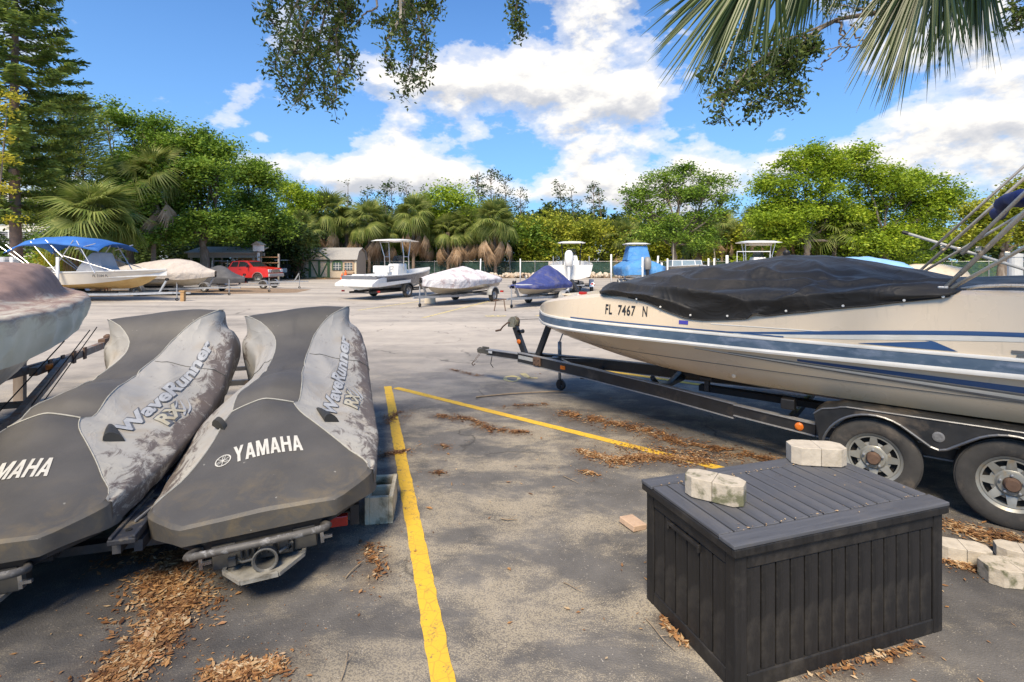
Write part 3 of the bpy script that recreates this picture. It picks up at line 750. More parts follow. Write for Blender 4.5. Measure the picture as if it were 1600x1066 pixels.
    mid = [p_*.82+q_*.18+Vector(((.012 if p_.x > 0 else -.012) if abs(p_.x) > .4 else 0, -.016 if abs(p_.x) < .45 else -.006, .004)) for p_, q_ in zip(top, bot)]
    for q_ in bot: q_.x += .008*(1 if q_.x > 0 else -1)
    for q_ in mid: q_.x += .008*(1 if q_.x > 0 else -1)
    inn = [q_+Vector((-.03 if q_.x > 0 else .03, .03, .004)) for q_ in bot]
    a.loft([inn, bot, mid, top], False)
    rear = part('rear_cover_panel', a, char, root, auto=42)
    seat = part('seat_cover_panel', MB().loft(grid(ss_seat, uc), False), char, root, smooth=True, sub=1)
    us = [1+i/18 for i in range(19)]
    sidesur = {}
    for sd in (-1, 1):
        rr = grid([.20]+[.26+i*.05 for i in range(63)], us, sd); 
        if sd < 0: rr = [list(reversed(q)) for q in rr]
        mb = MB().loft(rr, False); sidesur[sd] = mb
        part('side_cover_panel', mb, grey, root, smooth=True, sub=1)
    part('front_cover_panel', MB().loft(grid(ss_hood, uc), False), grey, root, smooth=True, sub=1)
    pp = MB()
    for sd in (-1, 1):
        pp.tube([pwc_point(s, 1.0, sd)+Vector((0, 0, .002)) for s in [.24+i*.05 for i in range(48)]], .0042, 5)
    pp.tube([pwc_point(.955, abs(u), 1 if u > 0 else -1)+Vector((0, 0, .004)) for u in uc], .006, 5)
    part('seam_piping', pp, pipe, root)
    for sd in (-1, 1): part('seam', MB().tube([pwc_point(1.95+.12*(u-1), u, sd)+Vector((sd*.002, 0, .003)) for u in [1.02+i*.06 for i in range(13)]], .0028, 4), pm('dark_seam', (.09, .09, .08)), root)
    # elastic hem shadow gap and hull
    hull = MB(); rings = []
    for s in [.03, .2, .5, 1, 1.5, 2, 2.5, 2.9, 3.15, 3.3]:
        zc, aw, az, mw, mz, sw, sz, bw, bz = pwc_section(s); k = 0 if s < 2.4 else ((s-2.4)/.9)**2*.38
        w = bw*.93
        rings.append([(-w, s, bz+.05), (-w, s, bz-.03), (-w*.82, s, bz-.06+k*.3), (-w*.60, s, .235+k), (-w*.32, s, .20+k), (0, s, .165+k), (w*.32, s, .20+k), (w*.60, s, .235+k), (w*.82, s, bz-.06+k*.3), (w, s, bz-.03), (w, s, bz+.05)])
    hull.loft(rings, True, True)
    part('hull', hull, pm('watercraft_hull', (.02, .02, .022), (.035, .033, .03), .35, scale=4, dirt=(.10, .08, .05)), root)
    dk = pm('pump_metal', (.10, .10, .095), (.16, .155, .14), .6, .4, scale=16, bs=.4, dirt=(.25, .22, .16), dscale=7)
    # bumper tube / boarding step
    part('step_tube', MB().tube([(-.31, .03, .275), (-.355, -.03, .285), (-.35, -.075, .297), (-.32, -.095, .302), (0, -.11, .306), (.30, -.095, .302), (.335, -.075, .297), (.345, -.03, .285), (.31, .03, .275)], .019, 10), pm('rubber_grey', (.10, .095, .088), (.07, .066, .06), .6, scale=14, dirt=(.3, .3, .3), dscale=20), root, smooth=True)
    ep = pm('tube_bracket', (.45, .44, .42), (.3, .29, .27), .3, .8)
    for x in (-.305, .305):
        part('bracket', MB().box((x, -.01, .235), (.018, .03, .09)).box((x+.03, -.03, .225), (.05, .016, .016)), ep, root)
    # ride plate, pump body, nozzle
    pl = MB(); zz = .135
    poly = [(-.20, .18), (.20, .18), (.20, -.02), (.09, -.165), (-.09, -.165), (-.20, -.02)]
    pl.prism(poly, zz, zz+.012)
    for i in range(len(poly)):
        a_, b_ = poly[i], poly[(i+1) % 6]; pl.beam((*a_, zz+.014), (*b_, zz+.014), .02, .02)
    part('ride_plate', pl, pm('ride_plate_metal', (.36, .35, .31), (.24, .23, .20), .6, .3, scale=18, bs=.3, dirt=(.10, .09, .07), dscale=9), root)
    pb = MB(); pb.box((0, .03, .225), (.30, .10, .10)); pb.box((-.20, .06, .215), (.12, .1, .13)); pb.box((.21, .07, .22), (.12, .1, .12))
    for k in range(6): pb.box((-.10+k*.032, -.035, .245), (.010, .05, .06))
    pb.box((.11, -.03, .235), (.05, .04, .08)); pb.box((-.15, -.03, .21), (.04, .05, .05))
    part('pump_housing', pb, pm('pump_black', (.03, .03, .03), (.06, .058, .052), .5, scale=14), root, bevel=.006)
    nz_ = MB(); nz_.lathe([(.052, .05), (.055, -.07), (.062, -.10), (.066, -.105), (.060, -.108), (.050, -.10), (.046, -.02), (.046, .05)], (.02, 0, .205), 'Y', 24)
    nz_.tube([(.085, -.06, .21), (.13, -.04, .225), (.15, -.02, .23)], .009, 6); nz_.tube([(-.045, -.06, .205), (-.10, -.045, .195), (-.13, -.02, .2)], .008, 6)
    nz_.lathe([(.016, -.015), (.016, .015)], (.135, -.04, .225), 'Y', 8)
    part('jet_nozzle', nz_, dk, root, auto=35)
    # ventilation hoods
    for sd in (1, -1):
        bvh = BVHTree.FromPolygons([Vector(q) for q in sidesur[sd].v], sidesur[sd].f)
        def drop(x, s): 
            h = bvh.ray_cast(Vector((x, s, 3)), Vector((0, 0, -1))); return h[0].z if h[0] else .6
        vb = MB(); rings = []
        for k in range(8):
            t_ = k/7; cx = sd*(.25+.11*t_); cs = .99-.20*t_; rr = .008+.056*t_**.75
            z = drop(cx, cs); ring = []
            for j in range(9):
                a_ = PI*j/8; ring.append((cx+rr*math.cos(a_)*.75*1, cs+rr*math.cos(a_)*.55*sd, z-.006+rr*1.0*math.sin(a_)-sd*rr*math.cos(a_)*.5*sd))
            rings.append(ring)
        vb.loft(rings, False); vb.add(rings[-1], [tuple(range(9))]); o = part('vent_hood', vb, pm('vent_plastic', (.028, .028, .025), (.045, .042, .036), .6, scale=12), root, auto=50)
    # lettering
    pale = pm('cover_print', (.60, .585, .52), (.50, .48, .42), .6, scale=30)
    bvh = BVHTree.FromPolygons([Vector(q) for q in a.v], a.f)
    def on_rear(x, s):
        h = bvh.ray_cast(Vector((x, s, 2)), Vector((0, 0, -1))); z = h[0].z if h[0] else .5
        return Vector((x, s, z+.005))
    A1 = [(0, 0), (.18, 0), (.225, .2), (.31, .2), (.31, .36), (.255, .36), (.31, .68), (.31, 1), (.21, 1)]
    GL = {'Y': [[(0, 1), (.22, .42), (.22, 0), (.40, 0), (.40, .42), (.62, 1), (.43, 1), (.31, .66), (.19, 1)]],
          'A': [A1, [(.62-x, y) for x, y in reversed(A1)]],
          'M': [[(0, 0), (.17, 0), (.17, .62), (.30, 0), (.46, 0), (.59, .62), (.59, 0), (.76, 0), (.76, 1), (.54, 1), (.38, .38), (.22, 1), (0, 1)]],
          'H': [[(0, 0), (.18, 0), (.18, .42), (.44, .42), (.44, 0), (.62, 0), (.62, 1), (.44, 1), (.44, .60), (.18, .60), (.18, 1), (0, 1)]]}
    lb_ = MB(); u0 = 0
    for ch in 'YAMAHA':
        for poly in GL[ch]:
            lb_.add([on_rear(-.200+(u0+x)*.094-y*.028, .405+y*.150+.03*(u0+x)*.094) for x, y in poly], [tuple(range(len(poly)))])
        u0 += (.76 if ch == 'M' else .62)+.075
    part('lettering', lb_, pale, root)
    mb = MB(); cx, cs = -.27, .455
    def ring(r0, r1, n=28):
        pts = [on_rear(cx+r*math.cos(2*PI*i/n), cs+1.1*r*math.sin(2*PI*i/n)) for r in (r0, r1) for i in range(n)]
        mb.add(pts, [(i, (i+1) % n, n+(i+1) % n, n+i) for i in range(n)])
    ring(.038, .045); ring(.0, .007, 8)
    for q in range(3):
        ang = PI/2+q*2*PI/3
        for off in (-.006, .006):
            d = Vector((math.cos(ang), math.sin(ang), 0)); nn = Vector((-d.y, d.x, 0))
            def pt(l, o): e = d*l+nn*o; return on_rear(cx+e.x, cs+1.1*e.y)
            mb.add([pt(.008, off-.0018), pt(.037, off-.0018), pt(.037, off+.0018), pt(.008, off+.0018)], [(0, 1, 2, 3)])
        def pt(l, o): e = Vector((math.cos(ang), math.sin(ang), 0))*l+Vector((-math.sin(ang), math.cos(ang), 0))*o; return on_rear(cx+e.x, cs+1.1*e.y)
        mb.add([pt(-.037, -.002), pt(.01, -.002), pt(.01, .002), pt(-.037, .002)], [(0, 1, 2, 3)])
    part('emblem', mb, pale, root)
    silver = pm('silver_print', (.44, .45, .45), (.33, .34, .35), .45, scale=18); dark = pm('outline_print', (.10, .105, .115), (.14, .145, .15), .5, scale=18)
    for sd in (1, ):
        bvs = BVHTree.FromPolygons([Vector(q) for q in sidesur[sd].v], sidesur[sd].f)
        def on_side(u, v, off):
            if sd > 0: s, x = .93+u, .425-v*.78
            else: s, x = 2.5-u, -.30+v*.80
            x += .085*max(0, (s-1.0)) if sd > 0 else 0
            h = bvs.ray_cast(Vector((x-.05, s, 3)), Vector((0, 0, -1)))
            p = h[0] if h[0] else Vector((x, s, .7)); nrm = h[1] if h[0] else Vector((0, 0, 1))
            if nrm.z < 0: nrm = -nrm
            return p+nrm*off
        for txt, size, bold, mat, off in (('WaveRunner', .165, .0125, dark, .006), ('WaveRunner', .165, .0062, silver, .0095)):
            vs, fs, w = text_verts(txt, size, bold, .25, 1, .98, cuts=2); k = 1.40/w
            part('lettering', mapped(vs, fs, lambda u, v: on_side(u*k, v, off)), mat, root)
        for txt, bold, mat, off in (('RX', .018, dark, .006), ('RX', .006, pm('gold_print', (.46, .44, .35), (.40, .34, .22), .5, scale=14), .0095)):
            vs, fs, w = text_verts(txt, .17, bold, .2, 1.25, .95, cuts=1)
            part('lettering', mapped(vs, fs, lambda u, v: on_side(.20+u, v-.175, off)), mat, root)
        sw = MB()
        for (u0, v0, u1, v1, th) in ((.40, -.20, .62, -.02, .030), (.44, -.21, .68, -.06, .022), (.36, -.10, .60, -.02, .018)):
            L_, R_ = [], []
            for k in range(8):
                q = k/7; u = lerp(u0, u1, q); v = lerp(v0, v1, q)-.03*math.sin(q*PI); ww = th*math.sin(PI*min(1, q+.12))*.8+.002
                L_.append(on_side(u, v+ww/2, .0085)); R_.append(on_side(u, v-ww/2, .0085))
            sw.loft([R_, L_], False)
        part('swoosh', sw, silver, root)
    return root
PW2 = Vector((-1.35, 2.90, 0)); rr_ = Vector((math.cos(HEAD), math.sin(HEAD), 0))
build_pwc(PW2, 0, 'right one of the two covered personal watercraft, whole charcoal rear panel beside the yellow line')
build_pwc(PW2-rr_*1.40+Vector((.03, .0, 0)), 1, 'left covered personal watercraft with heavy brown mildew, cut by the left picture edge')
def build_pwc_trailer():
    root = thing('watercraft_trailer', 'double trailer under the two covered personal watercraft with black step board between them', 'trailer', PW2-rr_*.70, HEAD)
    st = pm('dark_trailer_paint', (.055, .055, .06), (.09, .09, .095), .5, .3, scale=10, dirt=(.16, .11, .07))
    bd = pm('step_board_plastic', (.022, .023, .028), (.036, .038, .045), .55, scale=8, bs=.3, dirt=(.2, .16, .1), dscale=8)
    fr = MB()
    for x in (-.05, .05): fr.beam((x, .1, .28), (x, 3.4, .28), .04, .06)
    for y in (.45, 1.3, 2.3, 3.3): fr.beam((-1.15, y, .145), (1.15, y, .145), .06, .05)
    for x in (-.95, -.45, .45, .95): fr.beam((x, .3, .19), (x, 3.0, .19), .06, .05)
    for x in (-.05, .05): fr.beam((x, 3.4, .30), (.0, 5.3, .42), .05, .08)
    fr.beam((-1.2, 3.9, .33), (1.2, 3.9, .33), .06, .06); fr.beam((-1.2, 4.55, .38), (1.2, 4.55, .38), .05, .05)
    for x in (-.05, .05): fr.beam((x, 1.3, .16), (x, 1.3, .28), .05, .05); fr.beam((x, 3.3, .16), (x, 3.3, .28), .05, .05)
    part('frame', fr, st, root)
    b = MB(); y0, y1 = .02, 1.5
    # solid board; black discs paint the dark of its round drain holes
    b.box((0, (y0+y1)/2, .345), (.13, y1-y0, .03))
    b.beam((-.05, y0, .365), (-.05, y1, .365), .02, .02); b.beam((.055, y0, .365), (.055, y1, .365), .02, .02)
    part('step_board', b, bd, root, bevel=.006)
    for k in range(7): part('drain_hole_disc', MB().lathe([(.016, 0), (.016, .004), (.001, .004)], (.0, .12+k*.2, .3605), 'Z', 12), pm('hole_black', (.004, .004, .004), rough=1), root)
    wheel(root, (-1.13, 1.55, .235), .235, .14, .13); wheel(root, (1.13, 1.55, .235), .235, .14, .13)
    part('tail_light', MB().box((1.07, .14, .255), (.10, .05, .06)), REDL, root, bevel=.006)
    part('tail_light', MB().box((-1.12, .16, .27), (.11, .05, .07)), REDL, root, bevel=.006)
    part('light_bracket', MB().box((1.16, .24, .26), (.05, .14, .12)).beam((1.15, .28, .2), (1.15, .6, .16), .04, .04), BLACKP, root)
    part('rope', MB().tube([(0, .2, .37), (.06, .45, .385), (-.02, .8, .38), (.05, 1.2, .38)], .006, 6), pm('rope_grey', (.2, .2, .2), rough=.9), root)
    part('jack', MB().tube([(.12, 4.7, .75), (.12, 4.7, .12)], .025, 8).lathe([(.07, -.03), (.07, .03)], (.12, 4.7, .075), 'X', 12), STEEL, root)
build_pwc_trailer()
# ================================================================== BIG BOAT ON ITS TRAILER
AX = Vector((.784, -.621, 0)).normalized(); PHI = math.atan2(.784, .621)       # heading of the bow
COUP = Vector((-.437, 7.96, 0)); BOW = COUP+AX*1.15
HK = [(0.0, (.98, .03, 1.00, .05, 1.19)), (.06, (.95, .09, .975, .22, 1.20)), (.2, (.90, .17, .93, .40, 1.245)), (.45, (.86, .30, .89, .68, 1.295)),
      (.85, (.79, .44, .83, .92, 1.36)), (1.5, (.67, .63, .75, 1.07, 1.43)), (2.2, (.56, .79, .70, 1.13, 1.47)),
      (3.0, (.50, .91, .69, 1.17, 1.51)), (4.0, (.48, .985, .695, 1.195, 1.56)), (5.0, (.47, 1.025, .705, 1.20, 1.57)), (6.5, (.47, 1.035, .715, 1.17, 1.56))]
def bsec(s): return catmull(HK, s)
def bside(s, z, off=0.0, sd=-1):
    kz, cw, cz, sw, gz = bsec(s)
    if z < 1.03: 
        t_ = (z-cz)/(1.03-cz); w = lerp(cw, sw, t_**.8 if t_ > 0 else 0)
    else:
        t_ = (z-1.03)/(gz-1.03); w = lerp(sw, sw*.955, t_**1.5)
    return Vector((sd*(w+off), -s, z))
def build_big_boat():
    root = thing('deck_boat', 'large beige deck boat with blue stripes under a black tarp on the right', 'boat', BOW, PHI)
    m, t, p = newmat('hull_gelcoat'); v = coord(t)
    sep = t.nodes.new('ShaderNodeSeparateXYZ'); L(t, v, sep.inputs[0])
    c = ramp(t, nz(t, v, .9, 3), [(.3, (.64, .535, .395)), (.7, (.57, .47, .34))])
    f = M(t, 'MULTIPLY_ADD', M(t, 'ADD', sep.outputs[2], M(t, 'MULTIPLY', nz(t, coord(t, 'Object', (1, 1, .4)), 5, 6), .16)), -5.0, 4.4, clamp=True)
    c = mixc(t, M(t, 'MULTIPLY', f, .8), c, (.50, .36, .15))
    run = nz(t, coord(t, 'Object', (9, 9, .35)), 3, 6, .65)
    c = mixc(t, ramp(t, run, [(.60, 0), (.74, .35)]), c, (.36, .30, .21))
    setp(t, p, 'Base Color', c); setp(t, p, 'Roughness', ramp(t, nz(t, v, 2), [(.3, .22), (.7, .38)])); p.inputs['Coat Weight'].default_value = .25
    hullm = m
    ss = [0, .02, .05, .09, .14, .2, .28, .36, .45, .6, .8]+[1+.2*i for i in range(28)]
    lower = MB(); rings = []
    for s in ss:
        kz, cw, cz, sw, gz = bsec(s)
        ring = [bside(s, lerp(cz, 1.03, q), 0, -1) for q in (1, .8, .6, .4, .2, 0)]
        ring += [Vector((-cw*.93, -s, cz-.012)), Vector((-cw*.55, -s, lerp(cz, kz, .55))), Vector((0, -s, kz))]
        ring += [Vector((-q.x, q.y, q.z)) for q in reversed(ring[:-1])]
        rings.append(ring)
    lower.loft(rings, False)
    k = len(rings[-1]); lower.add(rings[-1], [tuple(range(k))])
    part('hull', lower, hullm, root, auto=22)
    up = MB(); rings = []
    for s in ss:
        kz, cw, cz, sw, gz = bsec(s)
        ring = [bside(s, z, 0, -1) for z in (1.165, lerp(1.165, gz, .35), lerp(1.165, gz, .7), gz-.03, gz)]
        e = min(1, s/.5)
        ring += [Vector((-sw*.90, -s, gz+.028*e)), Vector((-sw*.74, -s, gz+.035*e)), Vector((-sw*.4, -s, gz+.06*e if s < 1.5 else gz-.0)), Vector((0, -s, gz+.075*e if s < 1.5 else gz-.0))]
        ring += [Vector((-q.x, q.y, q.z)) for q in reversed(ring[:-1])]
        rings.append(ring)
    up.loft(rings, False); up.add(rings[-1], [tuple(range(len(rings[-1])))])
    part('deck', up, hullm, root, auto=30)
    def band(name, z0, z1, off, mat, s0=0, s1=6.3, lab=None, step=.1, prof=None):
        mb = MB(); 
        for sd in (-1, 1):
            A, B = [], []
            n = int((s1-s0)/step)
            sl = [s0+(s1-s0)*i/n for i in range(n+1)]
            if s0 == 0: sl = [0, .02, .05, .09, .14, .2, .28, .36, .45]+[x for x in sl if x > .5]
            rr = []
            for s in sl:
                a_, b_ = (z0, z1) if not callable(z0) else (z0(s), z1(s))
                rr.append([bside(s, a_, -.01, sd), bside(s, a_, off, sd), bside(s, (a_+b_)/2, off*1.25, sd), bside(s, b_, off, sd), bside(s, b_, -.01, sd)])
            if sd > 0: rr = [list(reversed(q)) for q in rr]
            mb.loft(rr, False)
        return part(name, mb, mat, root, auto=40, label=lab)
    navy = pm('navy_band', (.045, .08, .13), (.075, .115, .165), .5, scale=16, stretch=(1, .4, 1), dirt=(.16, .2, .27), dscale=12, dth=(.5, .7))
    blue = pm('blue_stripe', (.018, .055, .155), (.026, .075, .19), .4, scale=5)
    whit = pm('white_rub_rail', (.70, .69, .65), (.6, .59, .54), .35, scale=6)
    drk = pm('grey_stripe', (.10, .105, .11), (.15, .15, .15), .5, scale=6)
    pal = pm('pale_stripe', (.58, .57, .52), (.5, .49, .44), .4, scale=6)
    band('rub_rail_lower', 1.028, 1.062, .022, whit)
    band('navy_rail_band', 1.062, 1.142, .012, navy)
    band('rub_rail_upper', 1.142, 1.166, .016, whit)
    band('pinstripe', 1.172, 1.184, .0035, blue, 1.0, 3.2)
    band('spray_line', lambda s: lerp(.87, .85, s/6), lambda s: lerp(.876, .856, s/6), .003, drk, .5, 6.2)
    band('upper_swoosh', lambda s: 1.175+.13*smooth01((s-2.6)/2.2), lambda s: 1.178+.027*smooth01((s-2.4)/1.3)+.13*smooth01((s-2.6)/2.2), .0045, blue, 2.4, 6.2)
    band('upper_swoosh_pale', lambda s: 1.168+.118*smooth01((s-2.9)/2.2), lambda s: 1.174+.13*smooth01((s-2.6)/2.2), .003, pal, 2.8, 6.2)  # pale hull stripe just under the blue swoosh
    band('sheer_line', lambda s: 1.215+.008*s, lambda s: 1.221+.008*s, .003, whit, 2.6, 4.2)
    band('lower_swoosh', lambda s: 1.015-.085*(max(0, s-2.6)/2), lambda s: 1.02-.045*(max(0, s-2.6)/2), .004, blue, 3.3, 6.2)
    band('lower_swoosh_line', lambda s: 1.0-.125*(max(0, s-2.4)/2), lambda s: 1.005-.11*(max(0, s-2.4)/2), .004, drk, 2.45, 5.1)
    band('lower_swoosh_pale', lambda s: 1.004-.11*(max(0, s-2.4)/2), lambda s: 1.010-.092*(max(0, s-2.4)/2), .0045, pal, 2.45, 5.1)
    band('lower_swoosh_edge', lambda s: 1.012-.092*(max(0, s-2.4)/2), lambda s: 1.014-.082*(max(0, s-2.4)/2), .004, drk, 2.75, 5.1)
    for sd in (-1, 1):
        tri = MB(); A = []; B = []
        for i in range(11):
            q = i/10; s = lerp(3.72, 4.22, q); A.append(bside(s, 1.176, .005, sd)); B.append(bside(s-(.10*q*q if i == 10 else 0), 1.178+.062*q, .005, sd))
        A[-1] = bside(4.30, 1.176, .005, sd)
        tri.loft([A, B] if sd < 0 else [B, A], False)
        part('blue_fin_decal', tri, blue, root)
    # registration
    blk = pm('black_vinyl', (.02, .02, .022), rough=.5)
    for txt, s0, wd in (('FL', 1.485, .085), ('7467', 1.64, .20), ('N', 1.92, .052)):
        vs, fs, w = text_verts(txt, .132, .0028, 0, 1, 1.12, cuts=1); k = wd/w
        part('registration_lettering', mapped(vs, fs, lambda u, v: bside(s0+u*k, 1.255+v*1.05+.01*(s0-1.3), .004, -1)), blk, root)
    part('sticker', mapped([(0, 0), (.09, 0), (.09, .035), (0, .035)], [(0, 1, 2, 3)], lambda u, v: bside(2.30+u, 1.215+v, .004, -1)), pm('purple_sticker', (.06, .05, .35), rough=.5), root)
    # fore deck fittings
    kz, cw, cz, sw, gz = bsec(.95)
    part('navigation_light', MB().box((-.60, -.95, gz+.055), (.05, .09, .035)), REDL, root, bevel=.008)
    part('navigation_light_base', MB().box((-.60, -.95, gz+.034), (.06, .12, .012)), WHITEP, root, bevel=.004)
    part('anchor_hatch', MB().box((0, -.55, bsec(.55)[4]+.058), (.36, .34, .022)), hullm, root, bevel=.01)
    part('cleat', MB().tube([(0, -.22, 1.30), (0, -.36, 1.31)], .012, 8).box((0, -.29, 1.28), (.03, .05, .05)), CHROME, root)
    rc = MB()
    for sd in (-1, 1): rc.tube([(sd*.22, -.28, 1.275), (sd*.42, -.5, 1.335), (sd*.62, -.75, 1.37)], .009, 6)
    part('bow_rope', rc, pm('rope_tan', (.45, .36, .24), rough=.9), root)
    part('drain_fitting', MB().lathe([(.018, 0), (.02, -.008), (.001, -.01)], bside(2.75, .76, .0), 'X', 12), CHROME, root)
    part('cup_fitting', MB().box(bside(4.62, 1.205, .006), (.012, .10, .018)).box(bside(4.62, 1.18, .006), (.012, .05, .012)), drk, root)
    # gunwale rail
    for sd in (-1, 1):
        part('gunwale_rail', MB().tube([(sd*1.02, -4.32, 1.60), (sd*1.03, -4.42, 1.625), (sd*1.05, -4.55, 1.637), (sd*1.06, -5.6, 1.64), (sd*1.05, -5.75, 1.60)], .013, 8), CHROME, root, smooth=True)
    # tarp
    CK = [(1.10, (1.46, 1.50, 1.0)), (1.35, (1.45, 1.60, 1.0)), (1.7, (1.44, 1.69, 1.0)), (1.95, (1.405, 1.73, 1.0)), (2.15, (1.335, 1.75, 1.0)), (2.43, (1.27, 1.78, 1.0)), (2.85, (1.30, 1.84, 1.0)), (3.05, (1.34, 1.87, 1.0)), (3.5, (1.42, 1.84, 1.0)),
          (4.1, (1.525, 1.72, 1.0)), (4.26, (1.56, 1.68, .99)), (4.36, (1.60, 1.67, .84)), (4.8, (1.61, 1.69, .82)), (5.6, (1.60, 1.70, .82)), (6.3, (1.60, 1.60, .80))]
    def tarp(s, w):
        ze, zc, kw = catmull(CK, s); kz, cw, cz, sw, gz = bsec(s)
        sd = -1 if w < 0 else 1; u = 1-abs(w)      # 0 at hem, 1 at ridge
        hang = smooth01((kw-.86)/.12)
        hemx = sw*lerp(1, .96, max(0, min(1, (ze-1.03)/(gz-1.03))))+.016
        pk_ = smooth01((s-1.1)/.5)
        led = gz+lerp(.03, .055, smooth01((s-2.2)/1.0))
        A = [(0, (hemx, ze)), (.24, (sw*.972+.024, max(gz+.010, ze+.02))), (.30, (sw*.93, led)), (.42, (sw*.80, led+.012)), (.50, (sw*.74, lerp(led, zc, .22))), (.74, (sw*.40, lerp(led, zc, .70))), (1, (0, zc))]
        B = [(0, (sw*kw, gz+.034)), (.24, (sw*kw*.92, gz+.045)), (.30, (sw*kw*.9, gz+.048)), (.42, (sw*kw*.85, gz+.052)), (.50, (sw*kw*.8, gz+.056)), (.74, (sw*.40, lerp(gz, zc, .75))), (1, (0, zc))]
        xa, za = catmull(A, u); xb, zb = catmull(B, u); x = lerp(xb, xa, hang); z = lerp(zb, za, hang)
        p = Vector((sd*x, -s, z))
        # folds fanning from the peak, and slack swags near the bow
        d = p-Vector((0, -3.02, 1.86)); ang = math.atan2(d.x, d.y)
        amp = smooth01((u-.42)*5)*smooth01((1-u)*6)*smooth01((d.length-.1)*2)
        rid = 1-abs(math.sin(ang*4.5+.35*noise.noise(p*1.5)*4))
        k = (.075*rid**3-.02)*amp*max(.25, 1-d.length*.45)
        for (s0, u0, s1, u1, wd, h) in ((1.35, .60, 2.75, .17, .026, .085), (1.8, .68, 3.3, .42, .030, .060), (1.2, .38, 2.3, .10, .024, .05), (2.6, .12, 4.2, .36, .04, .026), (3.0, .02, 3.45, .40, .022, .055), (2.2, .80, 3.6, .55, .028, .045), (3.3, .45, 4.3, .60, .028, .04)):
            if s0-.3 < s < s1+.3:
                q = (s-s0)/(s1-s0); uu = lerp(u0, u1, q)-.05*math.sin(max(0, min(1, q))*PI); g = math.exp(-((u-uu)/wd)**2)*smooth01((s-s0+.3)*3)*smooth01((s1+.3-s)*3)
                k += h*g; 
                if u < .34: p.x += sd*h*g*.8
                k -= h*.45*math.exp(-((u-uu-.095)/wd)**2)*smooth01((s-s0+.3)*3)*smooth01((s1+.3-s)*3)*(1 if u > .3 else 0)
        k += (.5-abs(noise.noise(Vector((x*1.3, s*2.4, 4))))*2.4)*.016*smooth01((u-.1)*5)
        p.z += k*(hang if s > 4.2 else 1)
        if u < .32 and hang > .3:
            q = smooth01(u*7)*smooth01((.34-u)*7)
            p.x += sd*(.035*abs(noise.noise(Vector((s*2.1+u*2.5, u*4, sd))))+.008*math.sin(s*6+u*12))*q
            p.z += .015*noise.noise(Vector((s*3, u*6, 1)))*q
        p.z += noise.noise(p*7)*.005
        return p
    ws = [-1+i/34 for i in range(69)]
    qs = [i/130 for i in range(131)]
    def s_of(q, w): return lerp(1.12+.62*abs(w)**2.2, 6.35, q)
    rings = [[tarp(s_of(q, w), w) for w in ws] for q in qs]
    tb = MB().loft(rings, False)
    sl = [1.76+i*.05 for i in range(92)]
    cl = tarpmat('black_tarp', (.010, .010, .010), (.020, .0185, .0175), .66, scale=2.5, dirt=(.05, .042, .034), dscale=2.2, dth=(.55, .8), cs=1.5, dist=.03)
    pb_ = cl.node_tree.nodes['Principled BSDF']; pb_.inputs['Sheen Weight'].default_value = .16; pb_.inputs['Sheen Roughness'].default_value = .35
    tr = place('tarp', tb.mesh('tarp', cl, True)); tr.location = BOW; tr.rotation_euler = (0, 0, PHI)
    s_ = tr.modifiers.new('s', 'SUBSURF'); s_.levels = 1; s_.render_levels = 1
    tag(tr, 'black boat cover stretched to a peak over the beige deck boat, edged with white snaps', 'boat cover')
    hem = MB()
    hem.tube([tarp(s, -1)+Vector((-.002, 0, 0)) for s in sl if s < 4.28], .006, 5)
    hem.tube([tarp(s, 1) for s in sl if s < 4.28], .006, 5)
    part('hem', hem, cl, tr)
    snap = MB().lathe([(.010, 0), (.009, -.005), (.001, -.006)], (0, 0, 0), 'X', 10).mesh('snap', pm('snap_white', (.75, .74, .7), rough=.3))
    for s in (1.86, 2.12, 2.42, 2.75, 3.22, 3.62, 4.0, 4.22):
        q = tarp(s, -.965); place('snap', snap, tr, q+Vector((-.012, 0, 0)))
    part('canvas_pole_tip', MB().lathe([(.03, 0), (.035, .03), (.02, .05), (.001, .055)], (0, -3.0, 1.865), 'Z', 12), BLACKP, root)
    # folded bimini
    bim = thing('bimini_frame', 'folded bimini top of steel tubes with dark blue canvas leaning aft over the deck boat', 'bimini top', BOW, PHI)
    for sd, s0, z0 in ((-1, 4.22, 1.60), (1, 4.05, 1.68)):
        mnt = Vector((sd*1.12, -s0, z0)); d = Vector((0, -.62, .785)) if sd < 0 else Vector((0, -.66, .75))
        for off, r, L0, L1 in ((Vector((0, .0, .0)), .014, 0, 2.6), (Vector((0, .055, .055)), .013, .25, 2.4), (Vector((0, -.03, .025)), .011, .1, 2.3)):
            part('tube', MB().tube([mnt+off+d*L0, mnt+off+d*L1], r, 8), CHROME, bim, smooth=True)
        d2 = Vector((0, -.80, .60)); part('tube', MB().tube([mnt+Vector((0, -.02, -.01)), mnt+d2*2.3], .013, 8), CHROME, bim, smooth=True)
        for q in (.34, ): part('clamp', MB().lathe([(.028, -.03), (.03, 0), (.028, .03)], mnt+d*q+Vector((0, .01, .01)), 'X', 10).box(mnt+d*q+Vector((0, .02, .02)), (.02, .034, .034)), CHROME, bim, bevel=.004)
        part('clamp', MB().box(mnt+d2*.42, (.024, .032, .032)), CHROME, bim, bevel=.006)
        part('hinge', MB().box(mnt, (.04, .06, .05)), STEEL, bim, bevel=.006)
    for s0, z0, w0 in ((4.65, 2.235, .90), (4.9, 2.62, .95)):
        pts = []
        for i in range(11):
            q = -1+i/5; pts.append((q*w0*1.1, -s0-.02*math.sin(i), z0+.06*(1-q*q)+.01*math.sin(i*2.1)))
        part('folded_canvas', MB().tube(pts, [.02]+[.055+.012*math.sin(i*1.7) for i in range(9)]+[.02], 10), pm('navy_canvas', (.010, .022, .12), (.016, .035, .17), .8, scale=7, bs=.4, bscale=30), bim, smooth=True)
    pts = [BOW+Vector((0, 0, 0))]
